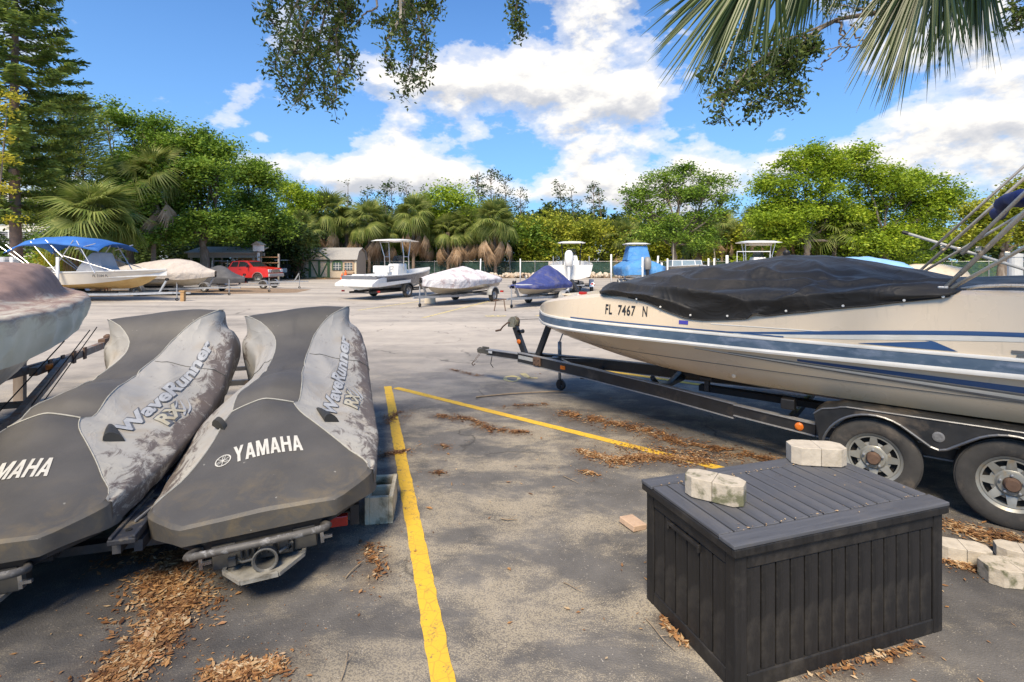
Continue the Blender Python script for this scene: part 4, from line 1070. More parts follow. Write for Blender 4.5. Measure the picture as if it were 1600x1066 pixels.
    o = part('boat_pole', MB().tube([ppt(1418, 365, 5.9), ppt(1640, 433, 5.0)], .016, 8), pm('pale_pole', (.50, .50, .47), rough=.4), None, smooth=True)
    tag(o, 'long pale pole with a black tip crossing behind the folded bimini tubes', 'pole')
    a_, b_ = ppt(1418, 365, 5.9), ppt(1640, 433, 5.0); e_ = (a_-b_).normalized()
    part('pole_tip', MB().tube([a_-e_*.01, a_+e_*.05], .021, 8), BLACKP, o)
build_big_boat()
def build_big_trailer():
    root = thing('boat_trailer', 'black tandem axle boat trailer with winch post under the beige deck boat', 'trailer', COUP, PHI)
    bl = pm('trailer_black', (.014, .015, .017), (.026, .027, .03), .42, scale=7, coat=.15, dirt=(.09, .075, .06), dscale=4, dth=(.56, .78))
    ed = pm('flange_grey', (.22, .22, .22), (.3, .3, .3), .5, scale=30)  # paler grey for the thin rail flanges
    def rail(name, pts, w, h, fl=True):
        mb = MB(); e = MB()
        for a, b in zip(pts[:-1], pts[1:]):
            mb.beam(a, b, w, h)
            if fl:
                for dz in (-h/2, h/2):
                    e.beam(Vector(a)+Vector((-w*.15, 0, dz)), Vector(b)+Vector((-w*.15, 0, dz)), w*1.25, .010)
        o = part(name, mb, bl, root)
        if fl: part('flange', e, ed, o)
        return o
    rail('tongue', [(0, -.10, .44), (0, -1.05, .44)], .075, .085)
    for sd in (-1, 1):
        rail('side_rail', [(sd*.045, -.72, .44), (sd*.31, -2.0, .43), (sd*.53, -3.07, .405), (sd*.74, -3.85, .385)], .05, .135)
        rail('side_rail', [(sd*.74, -3.85, .395), (sd*.90, -4.55, .385), (sd*.90, -7.2, .385)], .05, .10)
    cm = MB()
    for y, w in ((-1.9, .29), (-2.9, .50), (-4.3, .85), (-5.35, .88), (-6.6, .88)): cm.beam((-w, y, .36), (w, y, .36), .05, .05)
    cm.beam((-.12, -1.15, .47), (.29, -1.9, .47), .03, .05); cm.beam((.0, -1.4, .47), (-.24, -1.75, .47), .03, .04)
    part('cross_members', cm, bl, root)
    # curved keel cradle and bunks
    part('keel_cradle', MB().tube([(-.46, -2.9, .52), (-.34, -2.9, .44), (0, -2.9, .37), (.34, -2.9, .44), (.46, -2.9, .52)], .028, 6), bl, root)
    bk = MB()
    for x in (-.38, .38): bk.beam((x, -3.4, .475), (x, -7.2, .455), .10, .06)
    part('bunks', bk, pm('bunk_carpet', (.03, .03, .03), rough=1), root)
    bp = MB()
    for x in (-.38, .38):
        for y in (-4.3, -5.35, -6.6): bp.box((x, y, .437), (.05, .05, .05))
    part('bunk_brackets', bp, STEEL, root)
    gd = MB()
    for x in (-.62, ): gd.beam((x, -3.55, .50), (x, -3.55, .62), .05, .05); gd.box((x, -3.55, .63), (.10, .12, .035))
    part('guide_block', MB().box((-.86, -4.33, .56), (.10, .11, .09)), BLACKP, root, bevel=.01)
    part('guide_post', gd, BLACKP, root, bevel=.01)
    # coupler with hook and chain
    cp = MB(); cp.box((0, -.04, .45), (.085, .20, .07)); cp.lathe([(.045, -.03), (.05, .02), (.02, .045)], (0, .06, .45), 'Z', 12); cp.box((0, -.05, .50), (.03, .12, .03))
    part('coupler', cp, pm('coupler_steel', (.16, .15, .12), (.10, .09, .075), .6, .5, scale=20), root, bevel=.005)
    ch = MB(); p0 = Vector((-.03, .03, .42))
    for k in range(5):
        c = p0+Vector((-.012*k, .018*k, -.030*k)); ch.lathe([(.014, -.003), (.018, 0), (.014, .003), (.011, 0)], c, 'X' if k % 2 else 'Y', 8, closed=True)
    ch.tube([p0+Vector((-.055, .085, -.13)), p0+Vector((-.07, .11, -.17)), p0+Vector((-.045, .11, -.20)), p0+Vector((-.02, .09, -.175))], .008, 6)
    part('safety_chain', ch, RUST, root)
    part('wire_lead', MB().tube([(0.03, -.12, .45), (.05, -.13, .36), (.035, -.12, .26), (.07, -.14, .20)], .006, 6), BLACKP, root)
    # winch post
    part('winch_post', MB().beam((0, -.80, .48), (0, -.62, .86), .065, .075, up=(0, 1, 0)), bl, root, bevel=.004)
    w = bpy.data.objects.new('winch', None); COL.objects.link(w); w.parent = root; wc = Vector((0, -.60, .935))
    gm = pm('winch_metal', (.30, .29, .22), (.20, .19, .15), .6, .4, scale=20, dirt=(.2, .1, .05), dscale=12)
    part('winch_drum', MB().lathe([(.025, -.045), (.072, -.043), (.074, -.036), (.03, -.034), (.03, .034), (.074, .036), (.072, .043), (.025, .045)], wc, 'X', 22), gm, w, auto=40)
    part('winch_frame', MB().box(wc+Vector((-.055, .01, -.02)), (.012, .12, .10)).box(wc+Vector((.055, .01, -.02)), (.012, .12, .10)).box(wc+Vector((0, .01, -.07)), (.12, .12, .012)), gm, w)
    part('winch_handle', MB().tube([wc+Vector((-.06, .04, -.01)), wc+Vector((-.10, .04, -.01)), wc+Vector((-.11, .12, -.07)), wc+Vector((-.11, .17, -.125))], .011, 6).tube([wc+Vector((-.10, .17, -.125)), wc+Vector((-.20, .18, -.13))], .014, 8), RUST, w)
    part('winch_strap', MB().beam(wc+Vector((0, -.06, .03)), (0, -1.2, 1.02), .05, .004), ROPE, w)
    part('bow_roller', MB().lathe([(.03, -.05), (.024, 0), (.03, .05)], (0, -.72, .80), 'X', 12).box((0, -.69, .80), (.03, .08, .03)), BLACKP, root)
    part('bow_post', MB().beam((0, -1.02, .49), (0, -1.22, .955), .06, .075, up=(0, 1, 0)), bl, root, bevel=.004)
    part('bow_eye', MB().lathe([(.022, -.005), (.028, 0), (.022, .005), (.018, 0)], (-.02, -1.34, .93), 'Y', 10, closed=True).tube([(-.02, -1.27, .93), (-.03, -1.40, .86)], .009, 6), STEEL, root)
    # tongue jack
    j = MB(); jx, jy = .20, -1.25
    j.tube([(jx, jy, .14), (jx, jy, .46)], .020, 10); j.tube([(jx, jy, .46), (jx, jy, .68)], .027, 10); j.tube([(jx, jy, .68), (jx+.03, jy-.03, .79)], .010, 6); j.tube([(jx+.02, jy-.02, .80), (jx+.04, jy-.04, .83)], .014, 8)
    part('tongue_jack', j, STEEL, root, smooth=True)
    part('jack_bracket', MB().box((jx-.06, jy, .46), (.14, .09, .06)), STEEL, root, bevel=.005)
    part('jack_wheel', MB().lathe([(.03, -.022), (.065, -.022), (.075, -.012), (.075, .012), (.065, .022), (.03, .022)], (jx, jy-.02, .082), 'X', 18).box((jx-.03, jy-.01, .11), (.008, .05, .09)).box((jx+.03, jy-.01, .11), (.008, .05, .09)), BLACKP, root)
    # lights, stickers, brake-line coupler
    part('marker_light', MB().lathe([(.034, 0), (.034, -.010), (.02, -.018), (.001, -.02)], (-.040, -.715, .66), 'X', 16), AMBER, root)
    part('marker_light', MB().box((-.255, -1.60, .435), (.03, .075, .05)), AMBER, root, bevel=.006)
    part('marker_light', MB().lathe([(.034, 0), (.034, -.010), (.02, -.018), (.001, -.02)], (-.90, -4.42, .385), 'X', 16), AMBER, root)
    part('sticker', MB().box((-.058, -.16-.03, .455), (.004, .07, .035)), pm('sticker_white', (.6, .6, .58), rough=.5), root)
    q0, q1 = Vector((-.075, -.74, .45)), Vector((-.135, -1.03, .45))
    part('sticker', MB().beam(q0+Vector((-.004, 0, 0)), q1+Vector((-.004, 0, 0)), .008, .05), pm('sticker_pale', (.52, .52, .48), (.3, .3, .3), .5, scale=60, stretch=(1, 1, 3)), root)
    part('hitch_bracket', MB().box((-.165, -1.13, .445), (.05, .12, .12)), RUST, root, bevel=.006)
    blt = MB()
    for dy in (-.03, .03):
        for dz in (-.03, .03): blt.lathe([(.012, 0), (.012, -.012), (.001, -.013)], (-.19, -1.13+dy, .445+dz), 'X', 6)
    part('bolts', blt, RUST, root)
    d = (Vector((-.53, -3.07, 0))-Vector((-.31, -2.0, 0))).normalized()
    vs, fs, w_ = text_verts('VANGUARD', .062, .001, .2, 1.0, 1.05)
    # faded maker's lettering on the rail reads only as pale strokes
    for sd in (-1, 1):
        for cy in (-4.96, -5.73):
            wheel(root, (sd*1.045, cy, .302), .302, .19, .190, big=sd < 0)
    ax = MB()
    for cy in (-4.96, -5.73): ax.beam((-.95, cy, .30), (.95, cy, .30), .05, .05)
    part('axles', ax, bl, root)
    # tandem mudguards: a skin that waves over both wheels
    for sd in (-1, 1):
        def arch(c, r, a0, a1, n): return [(c-r*math.cos(a0+(a1-a0)*i/n), .302+r*math.sin(a0+(a1-a0)*i/n)) for i in range(n+1)]
        low = arch(4.96, .338, R(-8), R(128), 16)+[(5.30, .475), (5.345, .462), (5.39, .475)]+arch(5.73, .338, R(52), R(188), 16)
        n = len(low); top = []
        for a_, z_ in low:
            tz = .668-.0*(a_-5)
            if a_ < 4.80: tz = max(z_+.05, .668-.9*(4.80-a_)**2*3.2)
            if a_ > 5.9: tz = max(z_+.05, .668-.9*(a_-5.9)**2*3.2)
            top.append((a_+(-.055 if a_ < 4.7 else (.055 if a_ > 6.0 else 0)), max(tz, z_+.02)))
        xo = sd*1.165; mb = MB()
        mb.loft([[(xo, -a_, z_) for a_, z_ in low], [(xo, -a_, z_) for a_, z_ in top]], False)
        mb.loft([[(xo-sd*.006, -a_, z_) for a_, z_ in low], [(xo-sd*.006, -a_, z_) for a_, z_ in top]], False)
        mb.loft([[(xo, -a_, z_+.0005) for a_, z_ in top], [(xo-sd*.015, -a_, z_+.012) for a_, z_ in top], [(sd*.92, -a_, z_+.012) for a_, z_ in top]], False)
        o = part('mudguard', mb, pm('mudguard_black', (.016, .017, .019), (.03, .03, .03), .38, scale=8, coat=.2, dirt=(.15, .12, .09), dscale=4, dth=(.5, .72)), root, auto=35)
        part('mudguard_trim', MB().tube([(xo+sd*.004, -a_, z_) for a_, z_ in low], .0095, 6).tube([(xo+sd*.002, -a_, z_+.004) for a_, z_ in top], .007, 6), pm('trim_silver', (.15, .155, .16), (.10, .10, .10), .35, .5), o)
        part('reflector', MB().lathe([(.036, 0), (.036, sd*.006), (.026, sd*.009), (.001, sd*.009)], (xo, -5.345, .555), 'X', 18), pm('mudguard_badge', (.12, .12, .12), (.2, .2, .2), .4, scale=60), o)
build_big_trailer()
# ================================================================== OTHER BOATS AND VEHICLES
TARPW = tarpmat('white_tarp', (.66, .64, .64), (.55, .52, .52), .8, scale=3, dirt=(.38, .30, .31), dscale=3, dth=(.5, .68), cs=1.2, dist=.08)
def hull_sec(t, L_, B, zk, zs, rise):
    """t 0 stern .. 1 bow -> keel z, chine (w, z), sheer (w, z)"""
    e = max(0, (t-.45)/.55); w = B/2*(1-e**2.4)*(1-.06*(1-t)); w = max(w, .015)
    kz = zk+(zs+rise-.25-zk)*max(0, (t-.72)/.28)**2.0
    cw = w*.86*(1-e*.35); cz = zk+.22+(zs-zk-.05)*max(0, e)**2*.75
    return kz, cw, min(cz, zs+rise*t*t-.12), w, zs+rise*t*t
def small_boat(name, label, loc, rz, L_=6, B=2.3, zk=.42, zs=1.15, rise=.25, hullm=WHITEP, bot=None, n=16, group=None, deck=True, lining=None, inner=.12):
    root = thing(name, label, 'boat', loc, rz, group)
    up, lo, dk = MB(), MB(), MB(); R1, R2, R3 = [], [], []
    for i in range(n+1):
        t = i/n; kz, cw, cz, w, sz = hull_sec(t, L_, B, zk, zs, rise); y = -L_/2+L_*t+.12*(0 if t < .8 else (t-.8)*4)*0
        yk = y-(.35*max(0, (t-.75)/.25)**2 if t > .75 else 0)
        R1.append([(-w, y, sz), (-lerp(w, cw, .4), y, lerp(sz, cz, .45)), (-cw, yk, cz)]); 
        R2.append([(-cw, yk, cz), (-cw*.5, yk, lerp(cz, kz, .6)), (0, yk, kz), (cw*.5, yk, lerp(cz, kz, .6)), (cw, yk, cz)])
        R3.append([(-w*1.01, y, sz-.03), (-w*1.015, y, sz+.015), (-max(w-.13, w*.3), y, sz+.02), (-max(w-.15, w*.28), y, sz-inner), (0, y, sz-inner-.02)])
    up.loft(R1, False); up.loft([[(-a, b, c) for a, b, c in reversed(r)] for r in R1], False); 
    s0 = R1[0]; up.add(s0+[(-a, b, c) for a, b, c in reversed(s0)], [tuple(range(6))])
    lo.loft(R2, False); lo.add(R2[0], [tuple(range(5))])
    part('hull', up, hullm, root, auto=30); part('hull_bottom', lo, bot or hullm, root, auto=30)
    full = [r+[(-a, b, c) for a, b, c in reversed(r[:-1])] for r in R3]
    dk.loft(full, False); part('gunwale', dk, lining or WHITEP, root, auto=30)
    return root
def ttop(root, y, z0, z1, w, l, topm=WHITEP, legm=ALU, tilt=0.12, thick=.05):
    mb = MB(); rr = []
    for i in range(9):
        q = -1+i/4; yy = y+q*l/2; zz = z1-.05*q*q*l/2; ww = w/2*(1-.18*abs(q)**3)
        rr.append([(-ww, yy, zz-.03), (-ww*.6, yy, zz+thick*.8), (0, yy, zz+thick), (ww*.6, yy, zz+thick*.8), (ww, yy, zz-.03), (ww*.6, yy, zz-thick*.4), (0, yy, zz-thick*.4), (-ww*.6, yy, zz-thick*.4)])
    mb.loft(rr, True, True); part('hardtop', mb, topm, root, auto=40)
    for sx in (-1, 1):
        for sy in (-1, 1):
            x = sx*w*.28; part('hardtop_leg', MB().tube([(x*1.05, y+sy*.22+tilt*1.2, z0), (x*1.1, y+sy*.20+tilt*.9, lerp(z0, z1, .45)), (x*1.25, y+sy*.36, z1-.04)], .028, 6), legm, root, smooth=True)
        part('hardtop_brace', MB().tube([(sx*w*.30, y-.2+tilt, lerp(z0, z1, .45)), (sx*w*.30, y+.2+tilt, lerp(z0, z1, .45))], .02, 6).tube([(sx*w*.33, y-.32, z1-.1), (sx*w*.33, y+.32, z1-.1)], .02, 6), legm, root)
def outboard(root, c, cowl, low, tilt=0.5, s=1.0, name='outboard_motor'):
    m = bpy.data.objects.new(name, None); COL.objects.link(m); m.parent = root; m.location = c; m.rotation_euler = (tilt, 0, 0); m.scale = (s, s, s)
    mb = MB(); rr = []
    for z, wx, y0, y1 in ((-.02, .15, -.26, .12), (.1, .19, -.33, .16), (.35, .20, -.36, .18), (.55, .18, -.33, .14), (.66, .12, -.24, .06), (.69, .05, -.14, -.0)):
        rr.append([(wx*math.copysign(abs(math.cos(a))**.7, math.cos(a)), (y0+y1)/2+(y1-y0)/2*math.copysign(abs(math.sin(a))**.7, math.sin(a)), z) for a in [2*PI*k/12 for k in range(12)]])
    mb.loft(rr, True, True); part('cowl', mb, cowl, m, auto=50)
    mb = MB(); rr = []
    for z, wx, yy, ly in ((0, .11, -.05, .18), (-.3, .075, -.06, .14), (-.6, .06, -.07, .13), (-.95, .05, -.08, .11)):
        rr.append([(wx*math.cos(a), yy+ly*math.sin(a), z) for a in [2*PI*k/10 for k in range(10)]])
    mb.loft(rr, True, True); mb.box((0, -.12, -.72), (.22, .36, .02))
    part('leg', mb, low, m, auto=50)
    mb = MB(); mb.lathe([(.001, .28), (.05, .18), (.07, 0), (.05, -.2), (.02, -.26)], (0, -.10, -.98), 'Y', 10); mb.prism([(-.02, -.16), (.02, -.16), (.012, .1), (-.012, .1)], -1.22, -1.0)
    part('gearcase', mb, low, m, auto=50)
    pr = MB()
    for k in range(3):
        a = 2*PI*k/3; pr.add([(0.02*math.cos(a+1.5), -.37, -.98+.02*math.sin(a+1.5)), (.17*math.cos(a-.35), -.35, -.98+.17*math.sin(a-.35)), (.19*math.cos(a), -.38, -.98+.19*math.sin(a)), (.17*math.cos(a+.35), -.41, -.98+.17*math.sin(a+.35))], [(0, 1, 2, 3), (3, 2, 1, 0)])
    part('propeller', pr, STEEL, m)
def console(root, y, z0, w=.8, h=.95, l=.8, m=WHITEP):
    mb = MB(); rr = []
    for z, k, dy in ((z0, 1, 0), (z0+h*.6, .98, .02), (z0+h*.85, .92, .05), (z0+h, .8, .10)):
        rr.append([(-w/2*k, y-l/2*k+dy, z), (w/2*k, y-l/2*k+dy, z), (w/2*k, y+l/2*k+dy*1.5, z), (-w/2*k, y+l/2*k+dy*1.5, z)])
    mb.loft(rr, True, True); part('console', mb, m, root, bevel=.03)
    part('windscreen', MB().loft([[(-w*.38, y+.0, z0+h), (-w*.36, y+.12, z0+h+.38)], [(-w*.3, y+l*.42, z0+h), (-w*.28, y+.3, z0+h+.42)], [(w*.3, y+l*.42, z0+h), (w*.28, y+.3, z0+h+.42)], [(w*.38, y, z0+h), (w*.36, y+.12, z0+h+.38)]], False), glassmat('smoked_glass', (.08, .09, .10), .75), root)
    part('steering_wheel', MB().lathe([(.17, -.01), (.185, 0), (.17, .01), (.165, 0)], (0, y-l/2-.08, z0+h*.82), 'Y', 16, closed=True).box((0, y-l/2-.08, z0+h*.82), (.33, .012, .02)), BLACKP, root)
def small_trailer(label, loc, rz, L_=6, W=1.1, tongue=1.6, mat=STEEL, axle=-.8, zt=.36, group=None, wr=.30, jackdrop=0, guides=False, n_ax=1, winch=True, marker=True):
    """frame along y, coupler at +y end; origin is under the boat centre"""
    root = thing('boat_trailer', label, 'trailer', loc, rz, group)
    fb = L_/2-.6; mb = MB()
    for s in (-1, 1):
        mb.beam((s*W*.62, -L_/2+.1, zt), (s*W*.62, fb-1.5, zt), .05, .09); mb.beam((s*W*.62, fb-1.5, zt), (s*.04, L_/2+.3, zt+.04), .05, .09)
    for y in (-L_/2+.3, axle-.5, axle+.6, fb-1.5): mb.beam((-W*.62, y, zt-.02), (W*.62, y, zt-.02), .05, .06)
    mb.beam((0, L_/2-.6, zt+.04), (0, L_/2+tongue, zt+.04), .07, .08)
    part('frame', mb, mat, root)
    mb = MB()
    for s in (-1, 1): mb.beam((s*.42, -L_/2+.2, zt+.09), (s*.42, L_/2-2.0, zt+.09), .09, .05)
    part('bunks', mb, pm('bunk_carpet', (.03, .03, .03), rough=1), root)
    for k in range(n_ax):
        for s in (-1, 1):
            wheel(root, (s*(W+.02), axle-.75*k, wr), wr, .18, wr*.58, rim=STEEL)
            fd = MB(); rr = []
            for i in range(9):
                a = PI*i/8; rr.append([(s*(W-.11), axle-.75*k-(wr+.07)*math.cos(a), wr+.02+(wr+.07)*math.sin(a)), (s*(W+.14), axle-.75*k-(wr+.07)*math.cos(a), wr+.02+(wr+.07)*math.sin(a)), (s*(W+.14), axle-.75*k-(wr+.03)*math.cos(a), wr+.02+(wr+.02)*math.sin(a))])
            fd.loft(rr, False); o = part('mudguard', fd, mat, root, auto=40)
        part('axle', MB().beam((-W, axle-.75*k, wr), (W, axle-.75*k, wr), .05, .05), mat, root)
    jy = L_/2+tongue-.55
    part('tongue_jack', MB().tube([(.12, jy, .12), (.12, jy, zt+.45)], .025, 8).tube([(.12, jy, zt+.45), (.16, jy, zt+.5)], .015, 6), STEEL, root)
    part('jack_wheel', MB().lathe([(.04, -.025), (.075, -.02), (.075, .02), (.04, .025)], (.12, jy, .078), 'X', 12), BLACKP, root)
    if winch:
        part('winch_post', MB().beam((0, L_/2-.35, zt+.06), (0, L_/2-.02, zt+.62), .07, .07), mat, root)
        part('winch', MB().lathe([(.07, -.05), (.07, -.04), (.04, -.04), (.04, .04), (.07, .04), (.07, .05)], (0, L_/2+.0, zt+.66), 'X', 12), BLACKP, root)
    for s in (-1, 1): part('tail_light', MB().box((s*(W+.02), -L_/2+.12, zt+.06), (.16, .05, .08)), REDL, root)
    if guides:
        for s in (-1, 1): part('guide_pole', MB().tube([(s*(W+.12), -L_/2+.5, zt), (s*(W+.18), -L_/2+.5, zt+1.5)], .035, 8), WHITEP, root)
    return root
def cover_loft(name, label, loc, rz, keys, mat, n=40, m=25, seed=0, hem=.01, amp=.03, cat='boat cover'):
    """keys along y: (y, (halfwidth, hem z, edge z, ridge z))"""
    rings = []
    for i in range(n+1):
        y = lerp(keys[0][0], keys[-1][0], i/n); hw, hz, ez, rz_ = catmull(keys, y); ring = []
        for j in range(m):
            w = -1+2*j/(m-1); u = 1-abs(w); sd = -1 if w < 0 else 1
            x, z = catmull([(0, (hw*.97, hz)), (.25, (hw, ez-.03)), (.36, (hw*.93, ez+.02)), (.65, (hw*.5, lerp(ez, rz_, .62))), (1, (0, rz_))], u)
            nn = noise.noise(Vector((x*1.6, y*1.6, seed)))*amp+noise.noise(Vector((x*5, y*5, seed+2)))*amp*.35
            fold = amp*.7*math.sin(y*7+noise.noise(Vector((y, x, seed)))*5)*smooth01((.34-u)*4)
            ring.append((sd*(x+fold*.8+nn*.5), y, z+nn*smooth01(u*5)))
        rings.append(ring)
    e0 = [(x, y+(.02), z) for x, y, z in rings[0]]; k0 = keys[0][1]
    rings.insert(0, [(x*.9, y-.02, min(z, k0[1]+.02)) for x, y, z in rings[0]])
    o = place(name, MB().loft(rings, False).mesh(name, mat, True)); o.location = loc; o.rotation_euler = (0, 0, rz)
    return tag(o, label, cat)
def V2(px, Y): return ((px-800)/FPX*Y, Y, 0)
# ---- white and grey boat with white T-top (centre left)
c = Vector(((-7.2-4.75)/2, 27.4, 0)); rz = -R(25)
grey_hull = pm('grey_gelcoat', (.14, .145, .16), (.11, .115, .13), .3, scale=2, coat=.4)
b = small_boat('centre_console_boat', 'white and grey open boat with tall white hardtop, stern towards the camera', c, rz, 5.9, 2.3, .45, 1.12, .36, hullm=grey_hull, bot=WHITEP, inner=.35)
ttop(b, -.2, 1.35, 2.92, 2.0, 1.9); console(b, -.1, .85, .75, .85, .8)
part('leaning_post', MB().box((0, -1.15, 1.05), (.8, .4, .5)).box((0, -1.28, 1.42), (1.0, .16, .36)), WHITEP, b, bevel=.04)
part('swim_platform', MB().loft([[(-1.06, -2.2, .62), (1.06, -2.2, .62), (1.06, -2.2, 1.16), (-1.06, -2.2, 1.16)], [(-1.10, -2.9, .60), (1.10, -2.9, .60), (1.08, -2.9, .98), (-1.08, -2.9, .98)], [(-1.12, -3.35, .62), (1.12, -3.35, .62), (1.12, -3.35, .78), (-1.12, -3.35, .78)]], True, True), WHITEP, b, bevel=.04)
part('engine_hatch', MB().box((0, -2.55, 1.12), (.9, .5, .06)).box((-.6, -3.0, .93), (.3, .1, .05)), pm('light_grey', (.5, .5, .5)), b, bevel=.02)
for x in (-.45, .45): part('stern_seat', MB().box((x, -2.3, 1.12), (.75, .45, .14)), WHITEP, b, bevel=.04)
part('white_sweep_stripe', MB().loft([[(1.165-.003*i*i*.0, -2.9+.35*i, .62+.02*i), (1.175, -2.9+.35*i, .80+.015*i)] for i in range(8)], False), WHITEP, b)
tr = small_trailer('black trailer carrying the white and grey hardtop boat', c, rz, 5.9, 1.05, 1.3, pm('trailer_black', (.02, .02, .02)), -.6, .34, wr=.33)
# ---- white tarp covered boat
c = Vector((-2.45, 22.9, 0)); rz = math.atan2(.47, -.88)
rz = math.atan2(2.2, -4.4)   # bow towards the camera, a little left
rz = PI-math.atan2(2.3, 4.4)*1.0
def face(dx, dy): return math.atan2(-dx, dy)
rz = face(-.46, -.89)
b = small_boat('covered_boat', 'cream hulled small boat under a stained white tarp, second from the hardtop boat', c, rz, 4.9, 1.95, .46, 1.0, .12, hullm=CREAM, inner=.05)
cover_loft('boat_tarp', 'stained white tarp over the cream hulled small boat', c, rz, [(-2.5, (.95, .86, 1.04, 1.30)), (-1.9, (.98, .82, 1.06, 1.42)), (-1.5, (.99, .80, 1.06, 1.40)), (-.6, (1.0, .80, 1.06, 1.60)), (.1, (1.0, .74, 1.06, 1.52)), (1.0, (.88, .70, 1.10, 1.40)), (1.8, (.56, .74, 1.12, 1.28)), (2.5, (.10, .84, 1.14, 1.18))], TARPW, seed=3)
small_trailer('grey steel trailer under the white tarped boat, propped on a block', c, rz, 4.9, 1.0, .5, STEEL, -1.5, .36, wr=.30)
o = part('support_block', MB().box((0, 0, .11), (.45, .25, .22)), CREAM, bevel=.01); o.location = gpt(672, 474); tag(o, 'pale timber block on the asphalt under the white tarped boat', 'block')
# ---- blue covered watercraft
c = Vector((1.1, 21.9, 0)); rz = face(-.52, -.85)
b = small_boat('small_boat', 'small cream hulled craft under the dark blue tarp', c, rz, 3.9, 1.35, .48, .86, .05, hullm=CREAM, inner=.03)
NAVY = tarpmat('navy_tarp', (.028, .042, .16), (.045, .06, .21), .75, scale=3, dirt=(.14, .13, .17), dscale=2.5, dth=(.52, .72), cs=1.4, dist=.08)
cover_loft('boat_tarp', 'dark blue tarp peaked over the small craft left of the white outboard boat', c, rz, [(-2.1, (.62, .68, .86, .98)), (-1.7, (.74, .68, .88, 1.35)), (-1.1, (.78, .68, .9, 1.62)), (-.5, (.78, .70, .9, 1.60)), (.1, (.76, .70, .88, 1.32)), (.9, (.68, .70, .86, 1.06)), (1.6, (.45, .74, .86, .95)), (2.05, (.1, .80, .86, .88))], NAVY, seed=8, amp=.05)
small_trailer('small galvanised trailer under the blue tarped craft', c, rz, 3.9, .85, .55, STEEL, -.7, .34, wr=.26, winch=True)
o = part('rusty_stand', MB().tube([(-.18, 0, .42), (-.25, -.05, 0)], .018, 6).tube([(.1, 0, .42), (.16, -.05, 0)], .018, 6).tube([(-.1, .1, .42), (-.3, .12, .36), (.2, .1, .42)], .02, 6), RUST); o.location = gpt(783, 486); tag(o, 'rusty two-legged stand in front of the blue tarped craft', 'stand')
# ---- white outboard boat
c = Vector(V2(893, 32.5)); rz = face(.12, 1)
b = small_boat('centre_console_boat', 'white outboard boat with black framed hardtop, stern towards the camera', c, rz, 6.6, 2.55, .75, 1.62, .3, hullm=WHITEP, inner=.4)
ttop(b, -.1, 1.6, 3.0, 1.75, 1.7, topm=WHITEP, legm=BLACKP, thick=.06); console(b, 0, 1.3, .8, .9, .9)
part('leaning_post', MB().box((0, -1.0, 1.5), (.9, .45, .6)), WHITEP, b, bevel=.05)
outboard(b, (-.12, -3.55, 1.55), WHITEP, WHITEP, -.15, 1.25)
for x in (-1.0, 1.0): part('rod_holder', MB().tube([(x, -3.1, 1.6), (x, -3.15, 2.1)], .03, 6), ALU, b)
small_trailer('aluminium trailer under the white outboard boat', c, rz, 6.6, 1.15, 1.2, ALU, -1.3, .5, wr=.34, n_ax=2)
o = part('leaning_trailer_tongue', MB().beam((0, 0, 0), (.55, -.3, -1.0), .28, .10), BLACKP, bevel=.02); o.location = ppt(893, 437, 27.8); tag(o, 'dark slanting bracket below the white outboard motor', 'bracket')
# ---- blue covered hardtop boat
c = Vector(V2(990, 34)); rz = face(.02, 1)
b = small_boat('covered_hardtop_boat', 'boat wrapped in light blue canvas below a white hardtop', c, rz, 6.2, 2.4, .75, 1.4, .3, hullm=WHITEP, inner=.1)
LB = tarpmat('light_blue_canvas', (.055, .20, .46), (.075, .26, .54), .8, scale=2, cs=1.2, dist=.08, dirt=(.15, .28, .45), dscale=3)
cover_loft('blue_canvas_cover', 'light blue canvas sheet spread over the hull of the hardtop boat', c, rz, [(-3.25, (1.0, 1.0, 1.55, 1.75)), (-2.9, (1.27, .95, 1.5, 1.95)), (-1.5, (1.3, .95, 1.5, 2.05)), (0, (1.28, .95, 1.5, 2.1)), (1.5, (1.0, 1.0, 1.5, 1.9)), (3.0, (.2, 1.2, 1.6, 1.75))], LB, seed=14, amp=.04)
mb = MB(); rr = []
for z, w, l in ((1.85, 1.5, 1.7), (2.15, 1.35, 1.5), (2.5, 1.2, 1.35), (2.78, 1.12, 1.2)):
    rr.append([(-w/2, -.8-l/2, z), (0, -.8-l/2-.06, z), (w/2, -.8-l/2, z), (w/2, -.8+l/2, z), (-w/2, -.8+l/2, z)])
mb.loft(rr, True, True); part('console_cover', mb, LB, b, bevel=.06)
ttop(b, -.8, 1.9, 2.95, 1.65, 1.6, legm=ALU); outboard(b, (.05, -3.5, 1.35), pm('grey_cowl', (.23, .23, .22), rough=.5), BLACKP, -.1, 1.05)
small_trailer('white boat trailer under the light blue wrapped boat', c, rz, 6.2, 1.1, 1.2, WHITEP, -1.2, .5, wr=.33)
# ---- runabout bow towards camera
c = Vector(V2(1070, 34)); rz = face(-.02, -1)
b = small_boat('runabout', 'cream runabout with a three-pane windshield, bow towards the camera', c, rz, 5.6, 2.6, .85, 1.42, .2, hullm=CREAM, inner=-.01)
rr = [[(x, y, 1.5), (x*.96, y-.12, 1.88)] for x, y in ((-1.1, -.2), (-.95, .55), (-.42, .85), (.42, .85), (.95, .55), (1.1, -.2))]
for k in range(5): part('windshield_pane', MB().add([rr[k][0], rr[k+1][0], rr[k+1][1], rr[k][1]], [(0, 1, 2, 3)]), glassmat('boat_glass', (.25, .33, .38), .75), b)
part('windshield_frame', MB().tube([r[1] for r in rr], .022, 6).tube([r[0] for r in rr], .02, 6).tube([rr[2][0], rr[2][1]], .025, 6).tube([rr[3][0], rr[3][1]], .025, 6).tube([rr[1][0], rr[1][1]], .025, 6).tube([rr[4][0], rr[4][1]], .025, 6), WHITEP, b)
